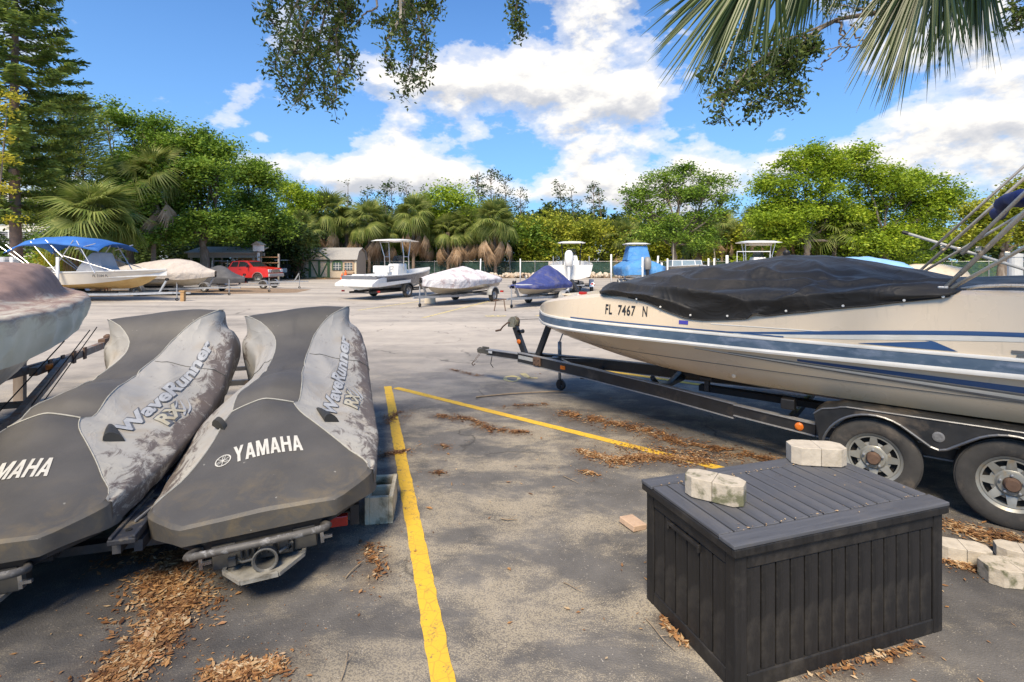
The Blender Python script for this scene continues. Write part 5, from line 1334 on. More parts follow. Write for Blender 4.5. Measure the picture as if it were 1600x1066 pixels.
part('bow_strap', MB().box((.02, 2.3, 1.42), (.14, .7, .34)), ROPE, b, bevel=.03)
small_trailer('trailer under the cream runabout', c, rz, 5.6, 1.1, 1.0, STEEL, -1.0, .5, wr=.33)
# ---- pale hardtop boat
c = Vector(V2(1185, 35)); rz = face(.1, 1)
b = small_boat('centre_console_boat', 'pale boat with wide white hardtop on truss legs behind the black tarp', c, rz, 6.8, 2.5, .6, 1.45, .3, hullm=WHITEP, inner=.3)
ttop(b, 0, 1.5, 3.12, 2.75, 2.0, legm=WHITEP, thick=.09); console(b, 0, 1.2, .9, .9, .9)
part('rear_rail', MB().tube([(-1.75, -1.2, 1.2), (-1.75, -1.2, 2.45), (.3, -1.2, 2.45), (.3, -1.2, 1.2)], .035, 6), WHITEP, b)
part('hardtop_box', MB().box((0, 0, 3.0), (1.5, .8, .26)), CREAM, b, bevel=.04)
small_trailer('trailer under the pale truss-legged hardtop boat', c, rz, 6.8, 1.1, 1.0, STEEL, -1.0, .4, wr=.33)
# ---- light blue tarp
cover_loft('blue_tarp_heap', 'pale blue tarp peeking above the black boat cover under the big trees', Vector(V2(1325, 27)), R(80), [(-2.6, (1.2, .2, 1.3, 1.75)), (-1.0, (1.3, .2, 1.4, 2.03)), (.8, (1.3, .2, 1.4, 1.98)), (2.4, (1.0, .2, 1.3, 1.7))], pm('sky_tarp', (.18, .38, .66), (.25, .45, .72), .7, scale=2, bs=.5, bscale=5, bd=.05), seed=21, amp=.05, cat='tarp')
# ---- left: white boat with blue bimini
YEL = pm('yellowed_bottom', (.58, .40, .17), (.50, .31, .10), .5, scale=2, dirt=(.40, .24, .09), dscale=2)
c = Vector((-19.7, 24.3, 0)); rz = face(1, -.03)
b = small_boat('open_boat', 'long white open boat with yellowed bottom and blue bimini top at the left', c, rz, 7.6, 2.4, .55, 1.30, .16, hullm=pm('warm_white', (.70, .64, .55), (.62, .56, .47), .35, scale=2), bot=YEL, inner=.3, n=22)
part('registration_lettering', mapped(*text_verts('FL 3184 PL', .16, .002)[:2], lambda u, v: Vector((1.075, 1.2+u, 1.12+v))), BLACKP, b)
BIM = pm('blue_canvas', (.020, .11, .38), (.03, .15, .46), .75, scale=2, bs=.3, bscale=8, bd=.02)
mb = MB(); rr = []
for i in range(15):
    q = i/14; y = lerp(-2.75, 1.55, q); z = 2.55+.42*math.sin(PI*min(1, q*.85+.12))**.8+(-.03*math.sin(q*PI*4)**2)
    rr.append([(x, y, z-.32*(abs(x)/1.15)**3+(-.0 if abs(x) < 1 else 0)) for x in (-1.2, -1.05, -.8, -.4, 0, .4, .8, 1.05, 1.2)])
rr = [[(x, y, z-.2*smooth01((.15-i/14)*8)) for x, y, z in r] for i, r in enumerate(rr)]
mb.loft(rr, False); o = part('bimini_canvas', mb, BIM, b, smooth=True); so = o.modifiers.new('s', 'SOLIDIFY'); so.thickness = .02
for sd in (-1, 1):
    for a_, b_ in (((-.6, 1.35), (.35, 2.75)), ((-.4, 1.35), (-1.6, 2.7)), ((1.35, 1.3), (.5, 2.72)), ((.45, 2.35), (1.35, 2.6)), ((-.1, 2.0), (-.9, 2.75)), ((-2.7, 2.55), (-1.2, 1.35)), ((-.05, 2.05), (2.2, 1.38)), ((-3.6, 2.9), (-1.4, 1.40))):
        part('bimini_pole', MB().tube([(sd*1.13, a_[0], a_[1]), (sd*1.1, b_[0], b_[1])], .022, 6), ALU, b)
mb = MB(); rr = []
for z, y0, y1, w in ((1.2, -.15, 1.35, .55), (1.6, .05, 1.1, .5), (2.0, .35, 1.0, .42), (2.22, .55, .95, .36)):
    rr.append([(-w, y0, z), (w, y0, z), (w, y1, z), (-w, y1, z)])
mb.loft(rr, True, True); part('console_cover', mb, pm('grey_canvas', (.40, .41, .43), (.32, .33, .36), .8, scale=2, bs=.5, bscale=6, bd=.04), b, bevel=.05)
part('bow_cushion', MB().box((0, 2.0, 1.36), (1.2, 1.0, .14)).box((0, 2.9, 1.42), (.8, .5, .10)), WHITEP, b, bevel=.04)
part('rod', MB().tube([(1.0, -.4, 1.3), (1.15, -.5, 2.4)], .018, 5), BLACKP, b)
small_trailer('long pale trailer under the white boat with the blue bimini', c, rz, 7.6, 1.1, 1.1, ALU, -1.2, .32, wr=.26, n_ax=2)
o = part('wooden_stub', MB().box((0, 0, .22), (.16, .16, .44)).box((0, 0, .46), (.24, .2, .06)), pm('raw_timber', (.42, .26, .12), (.30, .18, .08), .9)); o.location = gpt(286, 471); tag(o, 'short orange-brown timber stub by the trailer jack at the left', 'post')
b = small_boat('open_boat', 'second white open boat with a grey covered console, cut by the left picture edge', Vector((-27.5, 27.8, 0)), face(1, -.05), 7.4, 2.3, .6, 1.32, .2, hullm=pm('warm_white', (.70, .64, .55)), bot=YEL, inner=.2)
part('console_cover', MB().loft([[(-.5, -.3, 1.3), (.5, -.3, 1.3), (.5, 1.25, 1.3), (-.5, 1.25, 1.3)], [(-.45, -.1, 1.9), (.45, -.1, 1.9), (.45, 1.05, 1.9), (-.45, 1.05, 1.9)], [(-.3, .1, 2.05), (.3, .1, 2.05), (.3, .9, 2.05), (-.3, .9, 2.05)]], True, True), pm('grey_canvas', (.40, .41, .43)), b, bevel=.08)
part('registration_lettering', mapped(*text_verts('FL 2905 MU', .15, .002)[:2], lambda u, v: Vector((1.12, 2.2-1.0+u, 1.10+v))), BLACKP, b)
small_trailer('trailer under the second white open boat at the left', Vector((-27.5, 27.8, 0)), face(1, -.05), 7.4, 1.1, .8, STEEL, -1, .34)
for px, Y, h, w in ((18, 22.5, 2.0, .10), (90, 23.0, 2.0, .10)):
    o = part('guide_pole', MB().tube([(0, 0, 0), (0, 0, h)], w/1.6, 10), WHITEP, smooth=True); o.location = V2(px, Y)
    tag(o, 'white plastic guide pole at the far left edge' if px < 50 else 'white plastic guide pole below the blue bimini', 'pole', 'white guide poles among the boats')
# ---- beige tarped boat
c = Vector((-18.6, 28.3, 0)); rz = face(1, -.02)
b = small_boat('covered_boat', 'tan hulled boat under a grey-beige tarp behind the blue bimini boat', c, rz, 5.2, 2.1, .5, 1.1, .15, hullm=CREAM, inner=.05)
cover_loft('boat_tarp', 'grey-beige tarp stretched over the tan hulled boat at the left', c, rz, [(-2.7, (.9, .9, 1.2, 1.5)), (-1.0, (1.1, .9, 1.25, 1.80)), (.6, (1.08, .9, 1.25, 1.95)), (1.3, (.9, .85, 1.25, 1.85)), (2.65, (.12, 1.0, 1.22, 1.30))], tarpmat('beige_tarp', (.47, .42, .37), (.38, .34, .30), .8, cs=1.2, dist=.08), seed=30, amp=.05)
small_trailer('galvanised trailer with slanting winch post under the beige tarped boat', c, rz, 5.2, 1.0, 1.4, STEEL, -.9, .36, wr=.28)
# ---- dark covered watercraft
c = Vector((-17.6, 31.6, 0)); rz = face(1, -.12)
DK = pm('slate_cover', (.045, .047, .055), (.07, .072, .08), .7, scale=3, bs=.4, bscale=8, bd=.02)
cover_loft('covered_watercraft', 'small watercraft under a slate grey cover in front of the red pickup', c, rz, [(-1.6, (.5, .55, .8, .95)), (-1.0, (.55, .5, .85, 1.25)), (-.2, (.56, .5, .9, 1.55)), (.3, (.55, .5, .9, 1.52)), (.9, (.5, .5, .85, 1.15)), (1.7, (.12, .6, .8, .86))], DK, seed=41, amp=.03, cat='personal watercraft')
small_trailer('silver watercraft trailer in front of the red pickup', c, rz, 3.2, .75, 2.2, ALU, -.4, .36, wr=.25)
small_trailer('empty galvanised trailer low on the ground near the pickup front wheel', Vector((-16.0, 35.4, 0)), face(1, -.05), 3.4, .7, .6, STEEL, -.4, .42, wr=.25)
small_trailer('low empty trailer beside the rock edging behind the blue tarped craft', Vector((2.6, 30.5, 0)), face(-.9, -.4), 4.2, .85, 1.0, STEEL, -.8, .40, wr=.27)
# ---- red pickup
def pickup():
    root = thing('pickup_truck', 'shiny red pickup truck parked by the lumber rack', 'pickup truck', (-22.9, 45.2, 0), face(1, -.20))
    red = pm('red_paint', (.58, .022, .010), (.48, .016, .008), .35, scale=1, coat=.3)
    blk = BLACKP; gl = glassmat('dark_glass', (.03, .035, .04), .95); W = .98
    prof = [(-2.85, .62), (-2.85, 1.25), (-1.05, 1.28), (-.95, 1.28), (-.72, 1.84), (.45, 1.90), (.75, 1.84), (1.42, 1.36), (2.55, 1.26), (2.80, 1.15), (2.86, .80), (2.86, .52), (2.35, .5)]
    arch = lambda cx: [(cx+.48*math.cos(a), .42+.48*math.sin(a)) for a in [R(10), R(40), R(70), R(110), R(140), R(170)]]
    poly = prof+[(1.85+.5, .48)]+arch(1.85)+[(1.35, .46), (-1.25, .46)]+arch(-1.78)+[(-2.3, .55)]
    # body with tumblehome above the belt line
    mb = MB(); n = len(poly)
    def xw(z): return W if z < 1.26 else W-.22*(z-1.26)/.62
    vs = [(-xw(z), y, z) for y, z in poly]+[(xw(z), y, z) for y, z in poly]
    mb.add(vs, [tuple(range(n)), tuple(reversed(range(n, 2*n)))]+[(i, i+n, (i+1) % n+n, (i+1) % n) for i in range(n)])
    part('body', mb, red, root, auto=35)
    for sd in (-1, 1):
        def q(y, z): return (sd*(xw(z)+.008), y, z)
        for pts in ([(-.80, 1.36), (-.62, 1.76), (-.08, 1.80), (-.08, 1.36)], [(0, 1.36), (0, 1.80), (.42, 1.80), (.72, 1.72), (1.12, 1.40)]):
            vs = [q(*p_) for p_ in pts]; part('side_window', MB().add(vs, [tuple(range(len(vs)))]), gl, root)
        part('mirror', MB().box((sd*1.14, 1.0, 1.42), (.22, .12, .22)), blk, root, bevel=.03)
        part('door_handle', MB().box((sd*1.0, .18, 1.16), (.03, .16, .03)), blk, root)
        part('headlight', MB().box((sd*.78, 2.80, 1.02), (.36, .16, .26)), glassmat('lamp_glass', (.7, .72, .72), .9), root, bevel=.03)
        for y in (1.85, -1.78): wheel(root, (sd*.86, y, .41), .41, .26, .26)
        part('wheel_arch_trim', MB().tube([(sd*.99, 1.85+.50*math.cos(R(a)), .42+.50*math.sin(R(a))) for a in range(5, 176, 17)], .02, 6), pm('grey_trim', (.3, .28, .27)), root)
    part('windshield', MB().add([(-.74, .84, 1.80), (.74, .84, 1.80), (.90, 1.40, 1.385), (-.90, 1.40, 1.385)], [(0, 1, 2, 3)]), gl, root)
    part('grille', MB().box((0, 2.86, 1.0), (1.1, .06, .26)), pm('chrome_grille', (.5, .5, .5), rough=.2, metal=.8), root, bevel=.02)
    part('bumper', MB().box((0, 2.90, .66), (1.95, .18, .26)), pm('grey_bumper', (.38, .36, .34), rough=.4), root, bevel=.04)
    part('bed_rack', MB().tube([(-.9, -2.6, 1.3), (-.9, -2.6, 1.86), (.9, -2.6, 1.86), (.9, -2.6, 1.3)], .04, 6), STEEL, root)
pickup()
# ---- lumber rack
def lumber():
    root = thing('lumber_rack', 'open roofed rack stacked with timber behind the red pickup', 'shelter', (-26.0, 48.0, 0), R(6))
    wd = pm('weathered_wood', (.42, .38, .32), (.30, .27, .22), .9, scale=6, stretch=(1, 8, 8)); rf = pm('old_roof', (.42, .37, .30), (.32, .27, .22), .9)
    for x in (-4, -1.3, 1.2, 3.8):
        for y in (-.9, .9): part('post', MB().box((x, y, 1.35), (.18, .18, 2.7)), wd, root)
    part('beam', MB().box((0, -1.0, 2.55), (8.6, .16, .42)), wd, root); part('beam', MB().box((0, .9, 2.7), (8.6, .16, .3)), wd, root)
    part('roof', MB().prism([(-4.5, -1.5), (4.5, -1.5), (4.5, 1.6), (-4.5, 1.6)], 0, .1, Matrix.Translation((0, 0, 3.05)) @ Matrix.Rotation(R(12), 4, 'X')), rf, root)
    root.scale = (.68, 1, .92)
    rn = random.Random(3); br = pm('stacked_timber', (.40, .22, .10), (.22, .12, .06), .9, scale=9)
    for k in range(16):
        x = rn.uniform(-3, 3); part('timber', MB().box((x, rn.uniform(-.6, .6), .3+.14*k), (rn.uniform(1.5, 3), .3, .12), rn.uniform(-.05, .05)), br if k % 3 else wd, root)
    r2 = thing('bird_house', 'white box on a tall post with wooden steps beside the lumber rack', 'bird house', (-22.6, 46.8, 0), 0)
    part('post', MB().box((0, 0, 1.3), (.16, .16, 2.6)), WHITEP, r2); part('box', MB().box((0, 0, 3.0), (.75, .6, .55)), WHITEP, r2, bevel=.02)
    part('roof', MB().prism([(-.5, 0), (.5, 0), (0, .32)], -.45, .45, Matrix.Translation((0, 0, 3.28)) @ Matrix.Rotation(R(90), 4, 'X')), rf, r2)
    for z in (1.2, 1.7, 2.2): part('shelf', MB().box((.9, 0, z), (1.8, .3, .08)), br, r2)
    part('post', MB().box((1.8, 0, 1.25), (.14, .14, 2.5)), wd, r2)
lumber()
def cart():
    root = thing('utility_cart', 'small white-fronted utility cart with a flat roof left of the shed', 'golf cart', (-24.0, 55.2, 0), face(.1, -1))
    d = pm('cart_dark', (.04, .04, .04), rough=.6)
    part('chassis', MB().box((0, 0, .55), (1.3, 2.3, .3)), d, root, bevel=.04); part('cowl', MB().box((0, 1.0, .9), (1.25, .35, .45)), WHITEP, root, bevel=.08)
    part('seat', MB().box((0, -.3, .9), (1.1, .5, .3)).box((0, -.55, 1.25), (1.1, .15, .5)), d, root, bevel=.04)
    part('roof', MB().box((0, 0, 1.95), (1.3, 1.8, .08)), WHITEP, root, bevel=.03)
    for x in (-.58, .58):
        for y in (-.8, .8): part('roof_post', MB().tube([(x, y, .7), (x, y, 1.93)], .025, 6), d, root)
        for y in (-.75, .8): wheel(root, (x, y, .25), .25, .18, .12)
cart()
# ---- garden shed
def shed():
    cx = (525-800)/820*57.5; root = thing('garden_shed', 'beige garden shed with green trimmed double doors and grey roof', 'shed', (cx, 57.6, 0), R(-3))
    Wd, Dp, H = 5.6, 3.0, 1.95
    m, t, p = newmat('shed_siding'); v = coord(t)
    w = t.nodes.new('ShaderNodeTexWave'); w.wave_type = 'BANDS'; w.bands_direction = 'X'; w.inputs['Scale'].default_value = 2.2; L(t, v, w.inputs[0])
    setp(t, p, 'Base Color', mixc(t, ramp(t, nz(t, v, 3), [(.4, 0), (.7, .4)]), (.52, .44, .33), (.42, .35, .26))); p.inputs['Roughness'].default_value = .8; bump(t, p, w.outputs[0], .3, .02)
    green = pm('shed_green', (.06, .13, .055), (.05, .10, .045), .7); rfm = pm('shingle_grey', (.34, .33, .31), (.26, .25, .24), .9, scale=12, bs=.5, bscale=20, bd=.02)
    part('wall', MB().box((0, 0, H/2+.08), (Wd, Dp, H)), m, root)
    # gambrel ends
    for sx in (-1, 1): part('gable', MB().prism([(-1.5, 0), (1.5, 0), (1.1, .75), (0, 1.15), (-1.1, .75)], -.05, .05, Matrix.Translation((sx*(Wd/2-.05), 0, H+.08)) @ Matrix.Rotation(R(90), 4, 'X') @ Matrix.Rotation(R(90), 4, 'Y')), m, root)
    rp = [(-1.72, -.08), (-1.15, .80), (0, 1.22), (1.15, .80), (1.72, -.08)]; mb = MB()
    mb.loft([[(-Wd/2-.15, y, z+H+.1) for y, z in rp], [(Wd/2+.15, y, z+H+.1) for y, z in rp]], False)
    o = part('roof', mb, rfm, root); so = o.modifiers.new('s', 'SOLIDIFY'); so.thickness = .07
    # dormer over the door
    dx = -1.25; mb = MB(); mb.prism([(-1.05, 0), (1.05, 0), (0, .78)], 0, .5, Matrix.Translation((dx, -1.28, H+.12)) @ Matrix.Rotation(R(90), 4, 'X')); part('door_gable', mb, m, root)
    for s in (-1, 1): part('gable_trim', MB().beam((dx+s*1.2, -1.80, H+.08), (dx, -1.80, H+.97), .06, .12), green, root)
    part('dormer_roof', MB().loft([[(dx-1.25, -1.85, H+.10), (dx, -1.85, H+1.0), (dx+1.25, -1.85, H+.10)], [(dx-1.25, -1.1, H+.12), (dx, -.2, H+1.02), (dx+1.25, -1.1, H+.12)]], False), rfm, root)
    y = -1.53
    part('door_lintel', MB().box((dx, y-.02, H-.02), (2.3, .09, .16)), green, root)
    for x in (dx-1.02, dx, dx+1.02): part('door_stile', MB().box((x, y-.02, H/2), (.22 if x == dx else .26, .09, H-.1)), green, root)
    part('door_rail', MB().box((dx, y-.02, .12), (2.2, .08, .14)), green, root)
    for s in (-1, 1): part('door_brace', MB().beam((dx+s*.92, y-.02, H-.12), (dx+s*.14, y-.02, .18), .10, .07, up=(0, 1, 0)), green, root)
    for x in (Wd/2-.08, ): part('corner_board', MB().box((x, y-.0, H/2), (.16, .08, H)), pm('shed_cream', (.60, .54, .42)), root)
    for wx, arched in ((.72, True), (1.95, False)):
        pane = MB(); fr = MB(); w_, h_ = .56, .78
        top = [(w_*math.cos(R(a)), h_/2+.30*math.sin(R(a))) for a in range(0, 181, 20)]
        poly = [(-w_, -h_/2), (w_, -h_/2)]+top
        M_ = Matrix.Translation((wx, y-.01, 1.28)) @ Matrix.Rotation(R(90), 4, 'X')
        wn = part('window', MB().prism(poly, 0, .04, M_), green if arched else pm('shed_brown', (.42, .30, .20)), root)
        for k in range(3):
            for j in range(3):
                part('pane', MB().box((wx-.30+.30*k, y-.065, 1.02+.27*j), (.23, .012, .21)), glassmat('pane_dark', (.10, .13, .15), .95), wn)
        part('muntins', MB().box((wx-.15, y-.06, 1.30), (.04, .02, .82)).box((wx+.15, y-.06, 1.30), (.04, .02, .82)).box((wx, y-.06, 1.15), (.9, .02, .04)).box((wx, y-.06, 1.42), (.9, .02, .04)), WHITEP, wn)
    part('planter_box', MB().box((1.95, y-.12, .62), (1.2, .2, .2)), pm('shed_brown', (.42, .30, .20)), root)
    part('ramp', MB().box((dx, y-.6, .05), (2.4, 1.1, .08)), pm('raw_timber', (.42, .26, .12)), root)
    o = part('ladder', MB().beam((-3.15, -1.5, 0), (-2.75, -1.45, 2.2), .06, .05).beam((-3.0, -1.5, 0), (-2.6, -1.45, 2.2), .06, .05), pm('weathered_wood', (.42, .38, .32)), None); o.location = root.location; tag(o, 'pale plank pair leaning on the left wall of the shed', 'plank')
    c = thing('traffic_cone', 'bright orange cone standing right of the shed doors behind the hardtop boat', 'cone', V2(540, 47.5), 0)
    org = pm('cone_orange', (.75, .13, .02), (.65, .10, .02), .6, scale=6)
    part('cone', MB().lathe([(.24, .03), (.20, .2), (.10, .75), (.04, 1.0), (.001, 1.02)], (0, 0, 0), 'Z', 16), org, c, smooth=True); part('base', MB().box((0, 0, .03), (.6, .6, .06)), org, c)
    c2 = copy_tree(c, loc=V2(534.5, 47.9), scale=(.85, .85, .72), label='shorter orange cone just left of the tall one beside the shed')
shed()
# ---- house at the far left
def house():
    root = thing('white_house', 'two-storey white house with grey screened porch behind the tall conifer', 'house', (-57.5, 60, 0), R(-4))
    wl = pm('house_stucco', (.66, .62, .54), (.58, .54, .47), .85, scale=2); sc = pm('screen_grey', (.22, .22, .24), (.28, .28, .30), .7, scale=2); rf = pm('house_roof', (.46, .44, .42), (.38, .36, .34), .9)
    part('wall', MB().box((0, 4, 1.5), (14, 8, 3.0)), wl, root)
    part('porch_screen', MB().box((0, 3.9, 4.1), (14, 8, 2.2)), sc, root)
    part('upper_wall', MB().box((0, 4, 6.6), (14, 8, 2.8)), wl, root)
    part('roof', MB().prism([(-8, -.8), (8, -.8), (8, 9), (-8, 9)], 0, .25, Matrix.Translation((0, 0, 8.0))).loft([[(-8, -.8, 8.25), (8, -.8, 8.25), (8, 9, 8.25), (-8, 9, 8.25)], [(-4, 3.5, 10.3), (4, 3.5, 10.3), (4, 4.5, 10.3), (-4, 4.5, 10.3)]], True, True), rf, root)
    part('cornice', MB().box((0, 3.95, 5.28), (14.3, 8.3, .18)), WHITEP, root)
    for x in (-6.5, -3.2, .1, 3.4, 6.6): part('porch_post', MB().box((x, -.12, 4.1), (.14, .1, 2.2)), WHITEP, root)
    for x in (-4.5, -1, 2.5, 5.2):
        w = part('window', MB().box((x, -.03, 6.7), (1.3, .08, 1.5)), WHITEP, root); part('pane', MB().box((x, -.08, 6.7), (1.1, .04, 1.3)), glassmat('pane_dark', (.10, .13, .15), .95), w)
house()
# ---- near left boat under mildewed tarp
def left_boat():
    H_ = R(19.5); tip = Vector((-5.95, 6.75, 0)); f = Vector((-math.sin(H_), math.cos(H_), 0)); c = tip-f*3.0
    root = thing('covered_boat', 'white hulled boat under the mildewed white tarp at the left picture edge', 'boat', c, H_)
    up = MB(); rr = []
    for i in range(17):
        t = i/16; y = -3+5.95*t; e = max(0, (t-.35)/.65); w = .98*(1-e**1.6)+.01; k = .45+.55*max(0, (t-.6)/.4)**2
        rr.append([(-w, y, 1.25), (-w*.96, y, .95), (-w*.80, y, .68+.35*e**3), (-w*.4, y, lerp(k, .68+.35*e**3, .4)), (0, y, k), (w*.4, y, lerp(k, .68+.35*e**3, .4)), (w*.80, y, .68+.35*e**3), (w*.96, y, .95), (w, y, 1.25)])
    up.loft(rr, False); part('hull', up, CREAM, root, auto=30)
    m, t, p = newmat('mildewed_tarp'); v = coord(t)
    sep = t.nodes.new('ShaderNodeSeparateXYZ'); L(t, v, sep.inputs[0])
    base = ramp(t, nz(t, v, 2.5, 5), [(.3, (.70, .70, .61)), (.7, (.55, .56, .45))])
    f2 = M(t, 'ADD', M(t, 'MULTIPLY_ADD', sep.outputs[2], 5.0, -7.7), M(t, 'MULTIPLY', nz(t, coord(t, 'Object', (1.4, .5, 1.5)), 3.6, 11, .78, .9), 3.0), clamp=True)
    col = mixc(t, M(t, 'MULTIPLY', f2, .9), base, ramp(t, nz(t, v, 5, 6, .7), [(.3, (.11, .050, .042)), (.7, (.27, .165, .14))]))
    setp(t, p, 'Base Color', col); p.inputs['Roughness'].default_value = .75; creases(t, p, v, .9, .2, .03)
    # the tarp: a stiff rim ledge all round, a hump over the console pushed away from the viewer, long slack folds
    K2 = [(-3.2, (1.08, .95, 1.36, 1.50)), (-.6, (1.08, .95, 1.36, 1.52)), (.4, (1.05, .97, 1.36, 1.54)), (1.1, (.96, 1.0, 1.37, 1.62)), (1.6, (.86, 1.02, 1.38, 1.73)), (2.0, (.76, 1.04, 1.39, 1.77)), (2.3, (.66, 1.05, 1.40, 1.72)), (2.5, (.58, 1.06, 1.40, 1.54)), (2.75, (.46, 1.09, 1.40, 1.47)), (3.0, (.26, 1.13, 1.39, 1.43)), (3.12, (.08, 1.18, 1.36, 1.40))]
    rings = []
    for i in range(131):
        y = lerp(-3.2, 3.12, i/130); hw, hz, ez, rz_ = catmull(K2, y); ring = []
        for jx in range(81):
            w = -1+jx/40; u = 1-abs(w); sd = -1 if w < 0 else 1
            x, z = catmull([(0, (hw*.90, hz)), (.22, (hw*.99, ez-.05)), (.27, (hw, ez)), (.33, (hw*.93, ez+.025)), (.48, (hw*.66, ez+.035)), (.57, (hw*.54, lerp(ez+.04, rz_, .55))), (.75, (hw*.38, lerp(ez, rz_, .93))), (1, (0, rz_))], u)
            P_ = Vector((sd*x, y, z))
            k = noise.noise(Vector((x*2.2*sd, y*.9, 5)))*.045*smooth01((u-.3)*5)+noise.noise(P_*6)*.004
            k += .03*(1-abs(math.sin(P_.x*7+y*1.1+noise.noise(P_*1.5)*3)))*smooth01((u-.4)*6)
            fo = .045*(1-abs(math.sin(y*5.2+u*7+noise.noise(Vector((y*2, u*3, 1)))*2.2)))**2*smooth01(u*9)*smooth01((.30-u)*9)+.012*noise.noise(Vector((y*3, u*3, 2)))*(1 if u < .3 else 0)
            ring.append((P_.x+sd*fo, y, z+k+(.02*noise.noise(Vector((y*2, 0, sd)))*(1-u*4) if u < .25 else 0)))
        rings.append(ring)
    o = place('boat_tarp', MB().loft(rings, False).mesh('boat_tarp', m, True)); o.location = c; o.rotation_euler = (0, 0, H_)
    tag(o, 'white tarp with reddish brown mildew on top hanging over the near left boat', 'boat cover')
    # straps, rope and hem
    for k, (y0, y1) in enumerate(((2.2, 1.2), (1.9, .9), (1.0, 0.1))):
        part('tie_strap', MB().beam((.78-.1*k*0+.12*(2.2-y0), y0, 1.02), (.62, y1, .30), .004, .012), ROPE, root)
    tr = thing('boat_trailer', 'rusty trailer with a stand post and spare tyre under the near left tarped boat', 'trailer', c, H_)
    wdm = pm('old_metal', (.24, .22, .20), (.16, .13, .11), .7, .3, scale=12, dirt=(.22, .10, .05), dscale=9, dth=(.5, .65))
    fr = MB()
    for s in (-1, 1): fr.beam((s*.75, -3, .38), (s*.75, .5, .38), .06, .10); fr.beam((s*.75, .5, .38), (s*.05, 3.3, .46), .06, .10)
    fr.beam((0, 2.6, .46), (0, 4.7, .47), .08, .10); fr.beam((-.8, -.5, .34), (.8, -.5, .34), .05, .08); fr.beam((-.6, 1.2, .38), (.6, 1.2, .38), .05, .06)
    part('frame', fr, wdm, tr)
    bt = MB()
    for k in range(4): bt.box((.048, 2.9+.34*k, .47), (.02, .08, .17))
    part('bolt_plates', bt, RUST, tr)
    part('coupler', MB().box((0, 4.78, .52), (.10, .24, .10)).lathe([(.05, 0), (.06, .05), (.02, .08)], (0, 4.9, .54), 'Z', 10), RUST, tr, bevel=.01)
    part('stand_post', MB().beam((-.28, 2.95, .0), (-.28, 2.95, 1.15), .09, .10).box((-.28, 2.95, .02), (.2, .2, .03)), pm('weathered_post', (.22, .16, .12), (.35, .30, .25), .9, scale=8, stretch=(1, 1, .2)), tr)
    wheel(tr, (-.35, 2.2, .66), .30, .19, .17); wheel(tr, (1.0, -.9, .30), .30, .2, .17); wheel(tr, (-1.0, -.9, .30), .30, .2, .17)
    part('side_reflector', MB().box((.10, 2.75, .49), (.03, .12, .06)), AMBER, tr)
left_boat()
# white poles beyond, along the boat row
for i, (px, Y, z, tilt, lab) in enumerate(((750, 45, 2.05, .03, 'white pole leaning at the rock edging behind the white tarped boat'), (813, 45, 2.05, 0, 'white pole at the rock edging above the blue tarped craft'),
      (955, 32.0, 2.25, 0, 'white pole left of the light blue wrapped boat'), (1004, 29.5, 2.05, 0, 'white pole in front of the light blue wrapped boat'), (1024, 31.5, 2.15, .08, 'leaning white pole right of the light blue wrapped boat'),
      (1034, 31, 1.75, 0, 'short white pole at the left of the runabout'), (1107, 32, 2.0, 0, 'white pole just right of the runabout'), (1116, 32, 2.0, 0, 'second white pole right of the runabout'),
      (1136, 33, 2.2, 0, 'thick white pole between the runabout and the pale hardtop boat'), (1043, 33.2, 2.0, 0, 'thin white pole behind the runabout windshield'), (1126, 33.5, 1.55, .06, 'short tilted white pole right of the runabout'))):
    o = part('guide_pole', MB().tube([(0, 0, 0), (tilt*z, 0, z)], .055 if i != 8 else .09, 8), WHITEP, smooth=True); o.location = V2(px, Y); tag(o, lab, 'pole', 'white guide poles among the boats')
o = part('piling', MB().tube([(0, 0, 0), (0, 0, 1.93)], .13, 16).lathe([(.14, 1.90), (.14, 1.97), (.001, 1.99)], (0, 0, 0), 'Z', 16), pm('pvc_grey', (.55, .56, .55), (.46, .47, .46), .5), smooth=False); o.location = V2(1586, 11.5); tag(o, 'thick pale grey post behind the deck boat at the right', 'post')
# ================================================================== VEGETATION
BARK = pm('bark', (.20, .16, .125), (.12, .095, .075), .95, scale=9, stretch=(1, 1, .25), bs=.8, bscale=22, bd=.03, dirt=(.30, .27, .23), dscale=4)
PALMB = pm('palm_bark', (.26, .20, .15), (.16, .12, .09), .95, scale=5, stretch=(1, 1, 2.5), bs=.8, bscale=14, bd=.04)
RUSTB = pm('reddish_palm_bark', (.34, .19, .10), (.22, .12, .07), .95, scale=5, stretch=(1, 1, 2.5), bs=.8, bscale=14, bd=.04)
OAK = leafmat('oak_leaves', [(.035, .08, .015), (.11, .20, .025), (.22, .34, .04), (.38, .48, .07)], nscale=.55)
LIME = leafmat('lime_leaves', [(.07, .12, .014), (.18, .28, .02), (.33, .44, .03), (.52, .58, .055)], nscale=.5)
DARKL = leafmat('dark_leaves', [(.022, .045, .014), (.06, .10, .025), (.13, .18, .045)], nscale=.4)
OLIVE = leafmat('olive_leaves', [(.07, .11, .014), (.20, .25, .02), (.38, .40, .04), (.55, .50, .07)], nscale=.5)
PINE = leafmat('conifer_leaves', [(.05, .09, .025), (.12, .18, .04), (.22, .29, .055), (.36, .40, .07)], nscale=.6, trans=.35)
GOLD = leafmat('golden_leaves', [(.30, .30, .02), (.45, .40, .03), (.55, .46, .05)], nscale=.5)
PALMG = leafmat('palm_green', [(.07, .12, .025), (.16, .21, .045), (.25, .29, .075), (.38, .39, .13)], trans=.4, nscale=.9)
PALMD = leafmat('palm_dead', [(.24, .16, .09), (.42, .29, .18), (.58, .44, .30)], trans=.15, nscale=.9)
